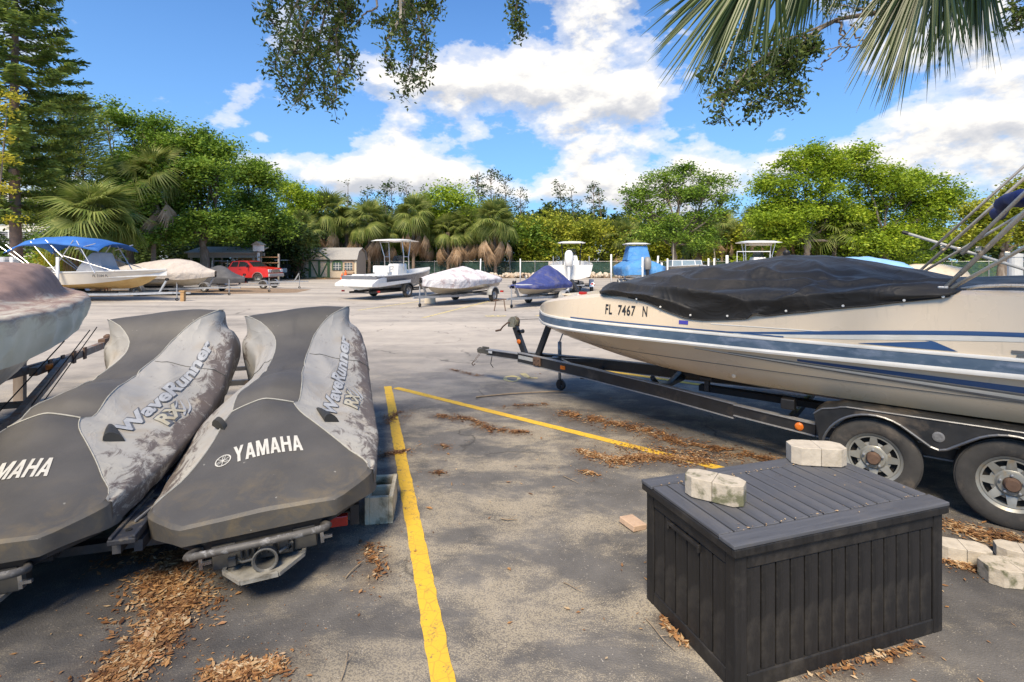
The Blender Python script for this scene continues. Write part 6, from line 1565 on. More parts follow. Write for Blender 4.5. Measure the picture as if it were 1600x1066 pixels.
def leaves_mesh(name, P, S, mat, rnd, flat=.45, aspect=.5, dirs=None):
    """P: (n,3) centres, S: (n,) sizes -> one folded leaf (2 triangles) each"""
    n = len(P); a = rnd.normal(size=(n, 3)); a[:, 2] *= flat if dirs is None else 1
    if dirs is not None: a = dirs+rnd.normal(size=(n, 3))*.25
    a /= np.linalg.norm(a, axis=1)[:, None]+1e-9
    b = rnd.normal(size=(n, 3)); b -= (b*a).sum(1)[:, None]*a
    if dirs is None: b[:, 2] *= .6
    b /= np.linalg.norm(b, axis=1)[:, None]+1e-9
    l = (S*.5)[:, None]; w = (S*aspect*.5)[:, None]
    V = np.empty((n, 4, 3)); V[:, 0] = P-a*l; V[:, 1] = P+b*w-a*l*.1; V[:, 2] = P+a*l; V[:, 3] = P-b*w-a*l*.1
    me = bpy.data.meshes.new(name); me.vertices.add(n*4); me.vertices.foreach_set('co', V.reshape(-1))
    idx = np.arange(n*4, dtype=np.int32); me.loops.add(n*4); me.loops.foreach_set('vertex_index', idx)
    me.polygons.add(n); me.polygons.foreach_set('loop_start', np.arange(0, n*4, 4, dtype=np.int32)); me.polygons.foreach_set('loop_total', np.full(n, 4, dtype=np.int32))
    me.materials.append(mat); me.update(calc_edges=True)
    return me
def clump_points(lobes, n_clumps, rnd, low=.25, inner=.35):
    """clump centres spread over and inside ellipsoid lobes, biased to the outside and the top"""
    L_ = np.array(lobes, float); wgt = L_[:, 3]*L_[:, 4]+L_[:, 4]*L_[:, 5]+L_[:, 3]*L_[:, 5]; wgt /= wgt.sum()
    k = rnd.choice(len(L_), n_clumps, p=wgt); d = rnd.normal(size=(n_clumps, 3)); d /= np.linalg.norm(d, axis=1)[:, None]
    d[:, 2] = np.where((d[:, 2] < 0) & (rnd.random(n_clumps) > low), -d[:, 2], d[:, 2])
    r = 1-rnd.random(n_clumps)**1.8*(1-inner); r *= 1+.15*rnd.normal(size=n_clumps)
    return L_[k, :3]+d*r[:, None]*L_[k, 3:6], d, k
def crown(name, lobes, n_clumps, per, cr, ls, mat, seed, flat=.7, low=.3, inner=.4, aspect=.5):
    rnd = np.random.default_rng(seed)
    C, d, k = clump_points(lobes, n_clumps, rnd, low, inner)
    cs = cr*(.55+.9*rnd.random(n_clumps))
    P = np.repeat(C, per, 0)+rnd.normal(size=(n_clumps*per, 3))*np.repeat(cs, per)[:, None]*np.array([.55, .55, .55*flat])
    S = ls*(.55+.9*rnd.random(len(P)))
    return leaves_mesh(name, P, S, mat, rnd, aspect=aspect), C
def limbs(base, forks, tips, r0, rnd, mb=None):
    """trunk from the ground to a fork, limbs to lobe centres, twigs on to clump centres"""
    mb = mb or MB()
    for fk, ends in forks:
        pass
    return mb
def tree_mesh(h, lobes, C, r0, seed, lean=(0, 0), trunks=1, nlimb=26, forkh=.3):
    rnd = random.Random(seed); T, B = MB(), MB()
    fk = Vector((lean[0]*.5, lean[1]*.5, h*forkh))
    for k in range(trunks):
        b0 = Vector((rnd.uniform(-.5, .5)*k, rnd.uniform(-.4, .4)*k, 0)); pts = []
        for i in range(7):
            t = i/6; pts.append(b0.lerp(fk, t)+Vector((rnd.uniform(-.08, .08), rnd.uniform(-.08, .08), 0))*(t*3))
        T.tube(pts, [r0*(1.35 if i == 0 else 1.0)*(1-.35*i/6) for i in range(7)], 9)
    for (x, y, z, rx, ry, rz) in lobes:
        c = Vector((x, y, z)); mid = fk.lerp(c, .5)+Vector((rnd.uniform(-.4, .4), rnd.uniform(-.4, .4), -.15*rz))
        pts = [fk, fk.lerp(mid, .55)+Vector((rnd.uniform(-.2, .2), 0, .1)), mid, c]
        B.tube(pts, [r0*.5, r0*.38, r0*.28, r0*.12], 6)
        near = sorted(range(len(C)), key=lambda i: (C[i][0]-x)**2+(C[i][1]-y)**2+(C[i][2]-z)**2*.7)
        for j in near[:max(6, nlimb//len(lobes))]+[near[i] for i in range(0, min(len(near), 90), 9)]:
            e = Vector(C[j]); s = pts[2].lerp(pts[3], rnd.random()); m_ = s.lerp(e, .5)+Vector((rnd.uniform(-.3, .3), rnd.uniform(-.3, .3), rnd.uniform(0, .3)))
            B.tube([s, m_, e], [r0*.13, r0*.08, r0*.02], 4)
    return T, B
def roughen(lobes, seed, k=6, f=.55):
    rn = random.Random(seed+500); out = []
    for (x, y, z, a, b, c) in lobes:
        out.append((x, y, z-.1*c, a*.72, b*.72, c*.72))
        for i in range(k):
            d = Vector((rn.gauss(0, 1), rn.gauss(0, 1), rn.gauss(.25, .9))).normalized(); q = rn.uniform(.35, 1.0)*f
            out.append((x+d.x*a*.72, y+d.y*b*.72, z+d.z*c*.72, a*q, b*q, c*q*.85))
    return out
def leafy_tree(name, label, loc, lobes, n, per, cr, ls, mat, seed, h, r0=.3, group=None, trunks=1, rz=0, **kw):
    root = thing(name, label, 'tree', loc, rz, group)
    me, C = crown('crown', roughen(lobes, seed), n, per, cr, ls, mat, seed, **kw)
    T, B = tree_mesh(h, lobes, C, r0, seed, trunks=trunks)
    part('trunk', T, BARK, root, smooth=True); part('limbs', B, BARK, root, smooth=True); place('crown', me, root)
    return root
def P2(px, Y, dx=0): return Vector(((px-800)/FPX*Y+dx, Y, 0))
def Z2(py, Y): return EYE+(HOR-py)/FPX*Y
def px_lobes(px0, Y, items):
    """lobes listed as (px, py, half-width px, half-height px, depth offset m) around the trunk at px0"""
    k = Y/FPX; return [((x-px0)*k, dy, EYE+(HOR-y)*k, rx*k, rx*k*.8, ry*k) for x, y, rx, ry, dy in items]
# -------- left group of oaks
for (px0, Y, items, mat, seed, lab, n) in (
    (205, 44, [(165, 185, 34, 26, 0), (215, 205, 48, 32, 1), (255, 225, 34, 30, 0), (190, 250, 55, 38, 1), (240, 285, 50, 36, -1), (160, 300, 40, 40, 0), (225, 345, 60, 34, 0), (165, 372, 50, 24, -2), (238, 376, 50, 22, -3), (120, 375, 40, 22, -1)], OAK, 1, 'tall dark green oak, highest of the left tree group beside the conifer', 620),
    (318, 45, [(300, 225, 34, 24, 0), (335, 240, 36, 26, 0), (290, 262, 46, 34, 1), (350, 280, 46, 34, -1), (305, 315, 56, 38, 0), (280, 365, 50, 30, -1), (350, 350, 46, 36, -1), (255, 320, 40, 26, -4)], OAK, 2, 'broad dark green oak above the red pickup and the lumber rack', 640),
    (402, 50, [(385, 268, 34, 26, 0), (415, 285, 30, 30, 0), (395, 325, 42, 36, 0), (425, 350, 32, 34, 0), (385, 372, 36, 26, -1)], OAK, 3, 'dark green oak sloping down to the palms left of the shed', 420),
    (458, 60, [(448, 300, 22, 20, 0), (470, 315, 26, 24, 0), (455, 345, 30, 26, 0)], LIME, 4, 'bright green tree tucked between the dark oaks and the first cabbage palm', 210),
    (1052, 52, [(1000, 300, 30, 10, 0), (1035, 280, 32, 11, 0), (1075, 270, 34, 11, 1), (1110, 285, 28, 11, 0), (1135, 312, 20, 8, 0), (1060, 308, 50, 14, 0), (1015, 330, 40, 13, 0), (1095, 338, 40, 15, 0), (1045, 352, 46, 14, 0), (975, 318, 14, 6, 0), (1035, 372, 44, 18, 0), (1088, 376, 36, 16, 0)], OAK, 5, 'airy dark green tree standing alone against the white cloud, right of centre', 330),
    (1262, 50, [(1250, 262, 50, 34, 0), (1215, 300, 44, 30, 0), (1290, 285, 52, 40, 0), (1240, 330, 66, 36, 1), (1310, 340, 60, 34, 1), (1190, 345, 40, 24, 0), (1225, 368, 44, 18, 0), (1350, 380, 44, 16, 0)], LIME, 6, 'big bright green spreading tree, tallest of the right group', 640),
    (1385, 50, [(1340, 255, 46, 30, 0), (1385, 290, 56, 40, 0), (1430, 300, 52, 36, 0), (1370, 340, 56, 38, 1), (1450, 340, 46, 34, 0), (1480, 310, 30, 24, 0), (1430, 372, 50, 22, 0), (1380, 385, 40, 14, -1)], LIME, 7, 'second bright green spreading tree, right neighbour of the tallest one', 640),
    (1570, 42, [(1560, 330, 46, 24, 0), (1600, 310, 40, 28, 0), (1540, 362, 44, 26, 0), (1620, 355, 50, 34, 0)], OLIVE, 8, 'pale yellow-green tree behind the folded bimini tubes', 330)):
    lb = px_lobes(px0, Y, items); h = max(l[2]+l[5] for l in lb)
    leafy_tree('oak_tree', lab, P2(px0, Y), lb, n, 74, .78, .25, mat, seed, h, .32, 'broadleaf trees round the lot', trunks=1 if seed in (5, ) else 2, low=.45 if seed != 5 else .3, inner=.25 if seed != 5 else .5)
# filler lobes below so that the canopy reads as a wall: shrub masses behind the fence (nobody could count them)
rnd = np.random.default_rng(77)
def thicket(name, label, px0, px1, Y0, Y1, ytop, mat, seed, dens=1.0, ybot=425, ls=.34):
    rn = np.random.default_rng(seed); W = (px1-px0)/FPX*(Y0+Y1)/2; lobes = []; k = max(4, int(W*1.1*dens))
    for i in range(k):
        px = px0+(px1-px0)*rn.random(); Y = Y0+(Y1-Y0)*rn.random(); top = np.interp(px, [q[0] for q in ytop], [q[1] for q in ytop])+rn.normal()*6
        zt = Z2(top, Y); X = (px-800)/FPX*Y; rz_ = max(.9, zt*.30*(.7+.6*rn.random())); rx = 1.3+1.6*rn.random()
        zc = zt-rz_ if i % 2 == 0 else max(rz_*.8, (zt-rz_)*rn.random())
        lobes.append((X, Y, zc, rx, 1.4, rz_))
    me, C = crown(name, lobes, int(k*15), 42, .85, ls, mat, seed, low=.5, inner=.3)
    tag(place(name, me), label, 'shrubs', kind='stuff')
    return C
thicket('shrub_thicket', 'dark green understorey under the left oaks', -60, 470, 52, 60, [(-60, 385), (60, 370), (130, 340), (300, 350), (420, 355), (470, 350)], DARKL, 101, 2.2)
thicket('shrub_thicket', 'dark mangrove undergrowth behind the green screened fence', 440, 860, 66, 74, [(440, 352), (520, 350), (600, 348), (700, 345), (800, 350), (860, 345)], DARKL, 102, 2.0)
thicket('shrub_thicket', 'green bushes filling the gaps between the middle palms', 440, 860, 64, 67, [(440, 345), (500, 352), (600, 348), (700, 350), (800, 345), (860, 335)], OAK, 107, 1.3)
thicket('shrub_thicket', 'yellow-green brush behind the fence in the middle of the view', 790, 1240, 65, 72, [(790, 350), (850, 330), (900, 338), (960, 342), (1040, 340), (1100, 340), (1180, 340), (1240, 345)], OLIVE, 103, 2.4)
thicket('shrub_thicket', 'light green bushes below the right trees', 1150, 1520, 50, 56, [(1150, 352), (1250, 350), (1350, 360), (1450, 362), (1520, 372)], LIME, 104, .8)
thicket('shrub_thicket', 'distant dark tree line seen between the trunks', -250, 1700, 84, 98, [(-250, 330), (380, 330), (500, 330), (700, 325), (860, 330), (1000, 345), (1200, 350), (1500, 360), (1700, 350)], DARKL, 105, 1.6, ls=.75)
thicket('shrub_thicket', 'hedge of green shrubs in front of the white house', -120, 90, 40, 44, [(-120, 395), (0, 402), (90, 400)], OAK, 106, .8, ls=.25)
me, C = crown('golden_bush', [(0, 0, 1.5, 1.35, 1.2, 1.2), (.9, 0, 1.0, 1.0, 1.0, .9), (1.8, .3, .8, .9, .8, .7)], 120, 36, .5, .16, GOLD, 31)
o = place('golden_bush', me); o.location = P2(88, 36); tag(o, 'bright yellow shrub below the blue bimini top at the left', 'shrub')
me, C = crown('lime_tree_crown', px_lobes(700, 64, [(700, 318, 44, 26, 0), (675, 345, 30, 22, 0), (735, 340, 30, 22, 0)]), 230, 46, 1.0, .30, LIME, 32)
root = thing('willowy_tree', 'light green feathery tree rising between the middle cabbage palms', 'tree', P2(700, 64)); me.name = 'crown'; place('crown', me, root)
part('trunk', MB().tube([(0, 0, 0), (.2, 0, 3), (-.1, 0, 7)], [.2, .16, .07], 8), BARK, root)
# -------- sparse snags on the skyline
def snag(label, px, Y, top, seed, n=26, spread=1.5, mat=DARKL, bare=.25):
    root = thing('slender_tree', label, 'tree', P2(px, Y), 0, 'sparse slender trees on the skyline'); rn = random.Random(seed); z1 = Z2(top, Y); mb = MB(); pts = [(0, 0, 0), (.2, 0, z1*.5), (rn.uniform(-.5, .5), 0, z1)]
    mb.tube(pts, [.14, .10, .03], 6); C = []
    for i in range(n):
        t = .5+.5*rn.random(); s = Vector(pts[1]).lerp(Vector(pts[2]), (t-.5)*2); a = rn.uniform(0, 2*PI); l = spread*(1.25-t)*rn.uniform(.4, 1.3)+.2
        e = s+Vector((math.cos(a)*l, math.sin(a)*l, rn.uniform(.2, .9))); mb.tube([s, s.lerp(e, .6)+Vector((0, 0, .1)), e], [.035, .025, .012], 4)
        if rn.random() > bare: C.append(e)
    part('trunk', mb, BARK, root)
    r2 = np.random.default_rng(seed); C = np.array([list(c) for c in C]); P = np.repeat(C, 22, 0)+r2.normal(size=(len(C)*22, 3))*.27
    place('crown', leaves_mesh('crown', P, .33*(.6+.8*r2.random(len(P))), mat, r2), root)
for i, (px, top, sp, n) in enumerate(((470, 292, 1.2, 22), (497, 300, 1.2, 20), (541, 288, 1.0, 26), (578, 300, 1.2, 20), (602, 297, 1.6, 24), (612, 293, 1.0, 20), (640, 292, 1.4, 26), (663, 296, 1.4, 24), (748, 276, 2.2, 40), (766, 267, 2.0, 44), (790, 285, 2.0, 34), (812, 300, 1.8, 24), (876, 292, 1.8, 30), (896, 296, 1.6, 24), (927, 291, 1.3, 34), (940, 300, 1.6, 30), (983, 301, 1.4, 26), (1140, 330, 1.4, 22))):
    names = ['twiggy', 'thin', 'wispy', 'narrow', 'forked', 'spiky', 'ragged', 'feathery', 'branching', 'tallest', 'leaning', 'small', 'twin-topped', 'patchy', 'dense narrow', 'loose', 'short', 'lone']
    where = ['above the first palm left of the shed', 'above the shed ridge', 'above the gap right of the shed', 'left of the white hardtop', 'over the white hardtop boat', 'just right of the white hardtop', 'above the middle palms', 'left of the feathery tree', 'left of the tallest skyline tree', 'on the skyline over the palm with the long bare trunk', 'right of the tallest skyline tree', 'at the skyline dip above the blue tarp', 'above the white outboard boat', 'right of the white outboard boat', 'between the two hardtop boats', 'left of the light blue wrapped boat', 'above the light blue wrapped boat', 'in the gap between the airy tree and the big right trees']
    snag(f'{names[i]} sparse dark tree {where[i]}', px, 72+(i % 3)*2, top, 200+i, n, sp)
# -------- conifers at the left
def norfolk():
    Y = 31; root = thing('conifer_tree', 'very tall tiered conifer with bare lower trunk at the left picture edge', 'tree', P2(24, Y)); rn = random.Random(9); r2 = np.random.default_rng(9)
    z1 = 23.0; part('trunk', MB().tube([(.15, 0, 0), (.0, 0, 4), (-.1, 0, 9), (0, 0, 16), (0, 0, z1)], [.33, .28, .24, .15, .03], 10), pm('conifer_bark', (.30, .20, .15), (.20, .14, .11), .95, scale=6, bs=.8, bscale=20, bd=.02), root, smooth=True)
    mb = MB(); Ps, Ds = [], []; z = 4.4
    while z < z1-.4:
        R_ = min(3.5, (z1-z)*.30+.4)*(1.0 if z > 6 else .75)*rn.uniform(.82, 1.1); nb = 6
        for k in range(nb):
            a = 2*PI*k/nb+rn.uniform(-.3, .3); l = R_*rn.uniform(.8, 1.1); pts = []
            for i in range(6):
                t = i/5; pts.append(Vector((math.cos(a)*l*t, math.sin(a)*l*t, z-.22*math.sin(t*PI)+.25*t*t)))
            mb.tube(pts, [.05, .04, .03, .025, .02, .012], 5)
            nn = int(l*56)
            for j in range(nn):
                t = .18+.82*rn.random()**.8; i = min(4, int(t*5)); p_ = pts[i].lerp(pts[i+1], t*5-i); side = rn.choice((-1, 1)); ll = (.75-.45*t)*rn.random()
                d = Vector((-math.sin(a)*side+math.cos(a)*.5, math.cos(a)*side+math.sin(a)*.5, -.25+rn.uniform(-.1, .5)))
                q = p_+d*ll; Ps.append(list(q)); Ds.append(list(d))
        z += .62+.25*rn.random()
    part('branches', mb, BARK, root)
    P = np.array(Ps); D = np.array(Ds); place('foliage', leaves_mesh('foliage', np.vstack([P, P+r2.normal(size=P.shape)*.10]), .34*(.6+.8*r2.random(len(P)*2)), PINE, r2, dirs=np.vstack([D, D]), aspect=.28), root)
norfolk()
def casuarina():
    Y = 39; px0 = 105; root = thing('feathery_conifer', 'feathery olive green pine-like tree between the tall conifer and the oaks', 'tree', P2(px0, Y))
    lb = px_lobes(px0, Y, [(118, 175, 24, 24, 0), (75, 170, 36, 30, 1), (130, 215, 32, 26, 0), (90, 235, 44, 32, 0), (60, 275, 44, 34, 0), (130, 265, 36, 30, 0), (100, 310, 50, 30, 0), (60, 335, 40, 26, 0)])
    rn = np.random.default_rng(12); C, d, k = clump_points(lb, 420, rn, .5, .3); P = np.repeat(C, 50, 0); off = rn.normal(size=P.shape)*np.array([.55, .45, .28]); P = P+off
    D = np.repeat(d, 50, 0)*np.array([1, 1, .2])+off*.6+np.array([.5, 0, .25])
    place('crown', leaves_mesh('crown', P, .42*(.6+.8*rn.random(len(P))), PINE, rn, dirs=D, aspect=.14), root)
    T, B = tree_mesh(15, lb, C, .26, 12); part('trunk', T, BARK, root, smooth=True); part('limbs', B, BARK, root)
casuarina()
def vine():
    root = thing('yellow_leaved_shrub', 'yellow-green leafy sprays hanging in front of the conifer trunk', 'shrub', P2(8, 20)); rn = np.random.default_rng(5); k = 20/FPX
    lb = [((x-8)*k, 0, Z2(y, 20), rx*k, rx*k, ry*k) for x, y, rx, ry in ((18, 152, 16, 6), (8, 178, 12, 16), (4, 215, 14, 12), (12, 252, 20, 6), (0, 245, 14, 10), (14, 300, 18, 8), (20, 345, 12, 6))]
    me, C = crown('leaf_sprays', lb, 60, 17, .26, .12, GOLD, 51); place('leaf_sprays', me, root)
    part('stem', MB().tube([(-.3, 0, 0), (-.35, 0, 3), (-.1, 0, Z2(250, 20)), (.1, 0, Z2(160, 20))], [.05, .04, .03, .01], 6), BARK, root)
vine()
# -------- cabbage palms
def frond_mesh(name, mat, seed, R_=1.15, pet=.9, nl=26, droop=.55, dead=False):
    """one fan leaf: stalk along +y then a folded fan of drooping segments"""
    rn = random.Random(seed); V, F = [], []
    def quad(a, b, c, d): k = len(V); V.extend([a, b, c, d]); F.append((k, k+1, k+2, k+3))
    w = .022
    y_prev = 0
    for i in range(4):
        t0, t1 = i/4, (i+1)/4; z0, z1 = .18*math.sin(t0*PI*.5), .18*math.sin(t1*PI*.5)
        quad((-w, pet*t0, z0), (w, pet*t0, z0), (w, pet*t1, z1), (-w, pet*t1, z1))
    for k in range(nl):
        a = lerp(-1.9, 1.9, k/(nl-1))+rn.uniform(-.03, .03); L_ = R_*(1-.25*abs(a)/1.9)*rn.uniform(.88, 1.08); keel = .25*abs(math.sin(a))
        spread = a*(.35 if dead else 1)
        px = lambda t, o=0: (math.sin(spread)*L_*t+o*math.cos(spread), pet+math.cos(spread)*L_*t-o*math.sin(spread), .18+keel*.3*t-droop*L_*t*t*(1+rn.random()*.0)-(.25*max(0, t-.6)*L_))
        ww = .040*(R_/1.15)
        quad(px(.04, -ww*.4), px(.04, ww*.4), px(.5, ww), px(.5, -ww)); 
        k0 = len(V); V.extend([px(.5, -ww), px(.5, ww), px(.8, ww*.5), px(.8, -ww*.5), px(1.0, 0)]); F.append((k0, k0+1, k0+2, k0+3)); F.append((k0+3, k0+2, k0+4))
    me = bpy.data.meshes.new(name); me.from_pydata(V, [], F); me.materials.append(mat); me.update(); return me
FR = [frond_mesh('frond', PALMG, s, droop=dr) for s, dr in ((1, .30), (2, .50), (3, .80))]
FD = [frond_mesh('dead_frond', PALMD, s, R_=.95, nl=14, droop=.5, dead=True) for s in (4, 5)]
def palm(label, px, Y, py_c, scale, seed, lean=0, dead=10, n=30, barkm=None, trunk_r=.19, group='cabbage palms along the back of the lot', up=0):
    root = thing('cabbage_palm', label, 'palm tree', P2(px, Y), 0, group); rn = random.Random(seed); zc = Z2(py_c, Y)
    pts = [(-lean*zc*(1-i/5)**1.3, 0, zc*i/5) for i in range(6)]
    part('trunk', MB().tube(pts, [trunk_r*1.15, trunk_r, trunk_r*.95, trunk_r*.95, trunk_r*1.1, trunk_r*1.3], 9), barkm or PALMB, root, smooth=True)
    for i in range(n):
        el = R(80-115*(i/n)**.9+rn.uniform(-8, 8)+up); az = i*2.399+rn.uniform(-.2, .2)
        o = place('frond', FR[0 if el > R(40) else (1 if el > 0 else 2)], root, (0, 0, zc+.15*math.sin(el)), (el, 0, az)); s = scale*rn.uniform(.72, 1.12); o.scale = (s*rn.uniform(.8, 1.1), s, s)
        o.rotation_euler = (Matrix.Rotation(az, 3, 'Z') @ Matrix.Rotation(el, 3, 'X') @ Matrix.Rotation(rn.gauss(0, .45), 3, 'Y')).to_euler()
    for i in range(dead):
        az = i*2.1+rn.uniform(-.3, .3); el = R(-68+rn.uniform(-14, 12))
        o = place('dead_frond', FD[i % 2], root, (0, 0, zc-.15-.5*rn.random()), (0, 0, 0)); s = scale*rn.uniform(1.15, 1.65); o.scale = (s, s, s*.8)
        o.rotation_euler = (Matrix.Rotation(az, 3, 'Z') @ Matrix.Rotation(el, 3, 'X')).to_euler()
    return root
PALMS = [(150, 29, 345, 1.38, 0, 6, 64, 'large low cabbage palm behind the blue bimini, its fan leaves spreading wide', None),
  (240, 42.6, 278, 1.7, 0, 14, 30, 'ragged palm crown poking out high in the left oaks', None),
  (474, 57, 362, 1.45, .10, 12, 26, 'leaning cabbage palm immediately left of the shed', None),
  (512, 62, 335, 1.75, .0, 22, 34, 'cabbage palm with a shaggy brown skirt rising above the shed roof', None),
  (541, 63, 352, 1.35, -.03, 16, 24, 'smaller brown-skirted palm behind the right half of the shed', None),
  (577, 61, 346, 1.7, 0, 8, 36, 'full green cabbage palm just left of the white hardtop', None),
  (604, 63, 360, 1.4, .02, 10, 26, 'low cabbage palm partly hidden by the white hardtop', None),
  (646, 61, 336, 1.65, 0, 16, 34, 'cabbage palm right of the white hardtop with hanging brown leaves', None),
  (668, 63, 362, 1.3, 0, 10, 24, 'short cabbage palm right behind the white tarped boat bow', None),
  (700, 62, 360, 1.45, 0, 22, 22, 'heavily skirted palm left of the twin pair in the middle', None),
  (728, 62.5, 352, 1.5, .01, 24, 26, 'dark brown-skirted palm in the middle of the row', None),
  (772, 60.5, 345, 1.75, -.03, 20, 36, 'cabbage palm with a long bare tan trunk by the fence', None),
  (976, 66, 372, 1.6, 0, 10, 28, 'cabbage palm above the light blue wrapped boat', None),
  (1078, 60, 375, 1.5, 0, 4, 24, 'slim reddish trunked palm behind the runabout', RUSTB),
  (1094, 58, 368, 1.7, 0, 5, 30, 'thick trunked cabbage palm behind the runabout right half', RUSTB),
  (1128, 66, 350, 1.4, 0, 6, 26, 'distant palm crown right of the airy tree', None),
  (1188, 60, 348, 1.5, 0, 8, 28, 'cabbage palm behind the pale truss-legged hardtop', None),
  (1232, 52, 352, 1.75, -.22, 6, 30, 'palm leaning left with reddish trunk below the tallest right tree', RUSTB),
  (1281, 53, 352, 1.7, .0, 6, 30, 'straight palm with reddish trunk behind the tarp peak', RUSTB),
  (1308, 51, 362, 1.6, .20, 4, 28, 'palm with a thick pale trunk leaning right behind the tarp peak', None),
  (1330, 54, 366, 1.4, .1, 4, 24, 'thin palm deep in shade right of the thick pale trunk', None)]
for i, (px, Y, py, sc, lean, dd, n, lab, bk) in enumerate(PALMS):
    palm(lab, px, Y, py+(3 if i > 1 else 0), sc*(.97 if i > 1 else 1), 300+i, lean, dd, n, bk, up=(-4 if i in (0, 5) else 0))
# thin bare trunks in the brush
for i, (px, Y, z, ln) in enumerate(((688, 63, 5.4, .05), (683, 63.5, 4.6, -.02), (1052, 51, 3.6, 0), (868, 66, 4, .05), (1120, 62, 4, -.1))):
    o = part('bare_trunk', MB().tube([(0, 0, 0), (ln*z*.5, 0, z*.5), (ln*z, 0, z)], [.10, .08, .05], 7), pm('pale_bark', (.36, .33, .28), (.26, .23, .19), .9, scale=6)); o.location = P2(px, Y)
    tag(o, ['pale bare trunk left of the skirted palms behind the fence', 'thinner bare trunk beside the pale one behind the fence', 'pale trunk below the airy tree behind the runabout', 'bare trunk in the yellow-green brush left of the outboard boat', 'bare leaning trunk right of the runabout'][i], 'tree trunk', 'bare trunks behind the fence')
# -------- fence
def fence():
    rn = random.Random(6)
    gs, t, p = newmat('green_screen'); v = coord(t)
    setp(t, p, 'Base Color', ramp(t, nz(t, v, .6, 5), [(.3, (.012, .045, .038)), (.7, (.035, .085, .065))])); p.inputs['Roughness'].default_value = .8
    w = nz(t, coord(t, 'Object', (1, 1, 1)), 2.2, 6, .7)
    setp(t, p, 'Alpha', ramp(t, w, [(.40, .95), (.62, .62)]))
    for (x0, y0, x1, y1, lab) in ((-30, 62.2, 29.5, 62.2, 'chain link fence with dark green screen behind the boat row'), (29.5, 62.2, 62, 47, 'chain link fence with green screen slanting away at the right')):
        Lh = math.hypot(x1-x0, y1-y0); a = math.atan2(y1-y0, x1-x0); root = thing('chain_link_fence', lab, 'fence', (x0, y0, 0), a)
        n = int(Lh/2.9)
        post = MB().tube([(0, 0, 0), (0, 0, 1.9)], .04, 8).lathe([(.05, 1.88), (.04, 1.94), (.001, 1.96)], (0, 0, 0), 'Z', 8).mesh('post', STEEL)
        for i in range(n+1): place('post', post, root, (Lh*i/n, 0, 0))
        part('top_rail', MB().tube([(0, 0, 1.83), (Lh, 0, 1.83)], .028, 6), STEEL, root); part('bottom_rail', MB().tube([(0, 0, .10), (Lh, 0, .10)], .015, 5), STEEL, root)
        for i in range(n):
            mb = MB(); mb.add([(Lh*i/n, .06, .06), (Lh*(i+1)/n, .06, .06), (Lh*(i+1)/n, .06, 1.76), (Lh*i/n, .06, 1.76)], [(0, 1, 2, 3)]); part('screen', mb, gs, root)
    for px, pz in ((862, 1.35), (1010, 1.35), (1235, 1.5)):
        o = part('fence_sign', MB().box((0, 0, 0), (.75, .02, .5)), pm('old_sign', (.55, .50, .45), (.45, .4, .35), .6)); o.location = ((px-800)/FPX*62, 62.08, 1.55)
        tag(o, {862: 'faded blank sign on the fence left of the outboard boat', 1010: 'faded blank sign on the fence behind the light blue wrapped boat', 1235: 'faded blank sign on the fence behind the pale hardtop boat'}[px], 'sign', 'faded signs on the fence')
fence()
# -------- rock edging: white-grey rocks along the fence
def rocks():
    mats = [pm('rock_pale', (.56, .50, .40), (.42, .37, .30), .95, scale=5, bs=.6, bscale=12, bd=.03), pm('rock_tan', (.46, .36, .26), (.36, .29, .22), .95, scale=5, bs=.6, bscale=12, bd=.03)]
    root = thing('rock_edging', 'long low heap of pale rocks in front of the fence', 'rocks', (0, 58.4, 0)); meshes = []
    for k in range(5):
        bm = bmesh.new(); bmesh.ops.create_icosphere(bm, subdivisions=1, radius=.5)
        for v in bm.verts: v.co *= 1+.35*noise.noise(v.co*2+Vector((k*7, 0, 0))); v.co.z *= .7
        for m in mats:
            me = bpy.data.meshes.new('rock'); bm.to_mesh(me); me.materials.append(m); meshes.append(me)
        bm.free()
    rn = random.Random(8)
    for i in range(290):
        x = rn.uniform(-5.2, 15.5); s = rn.uniform(.28, .75); o = place('rock', rn.choice(meshes), root, (x, rn.gauss(0, .55), s*.25+rn.random()*.25), (rn.uniform(0, 3), rn.uniform(0, 3), rn.uniform(0, 3))); o.scale = (s, s, s)
rocks()
# -------- far right: sand bank with pale hull shapes beyond the fence
o = part('upturned_boat', MB().loft([[(math.cos(a)*w, y, .25+abs(math.sin(a))*1.3*w) for a in [PI*k/8 for k in range(9)]] for y, w in ((-3.4, .05), (-2.6, .8), (-1, 1.05), (1, 1.05), (2.6, .8), (3.4, .05))], False), CREAM, smooth=True); o.location = ((1450-800)/FPX*44, 44, 0); o.rotation_euler = (0, 0, R(80)); tag(o, 'long cream upturned hull beyond the bimini tubes under the right trees', 'boat')
mb = MB(); mb.add([(24, 40, -.004), (110, 34, -.004), (150, 75, -.004), (40, 60, -.004)], [(0, 1, 2, 3)])
tag(part('grass_verge', mb, pm('verge_grass', (.17, .22, .05), (.10, .15, .035), .95, scale=2)), kind='structure')
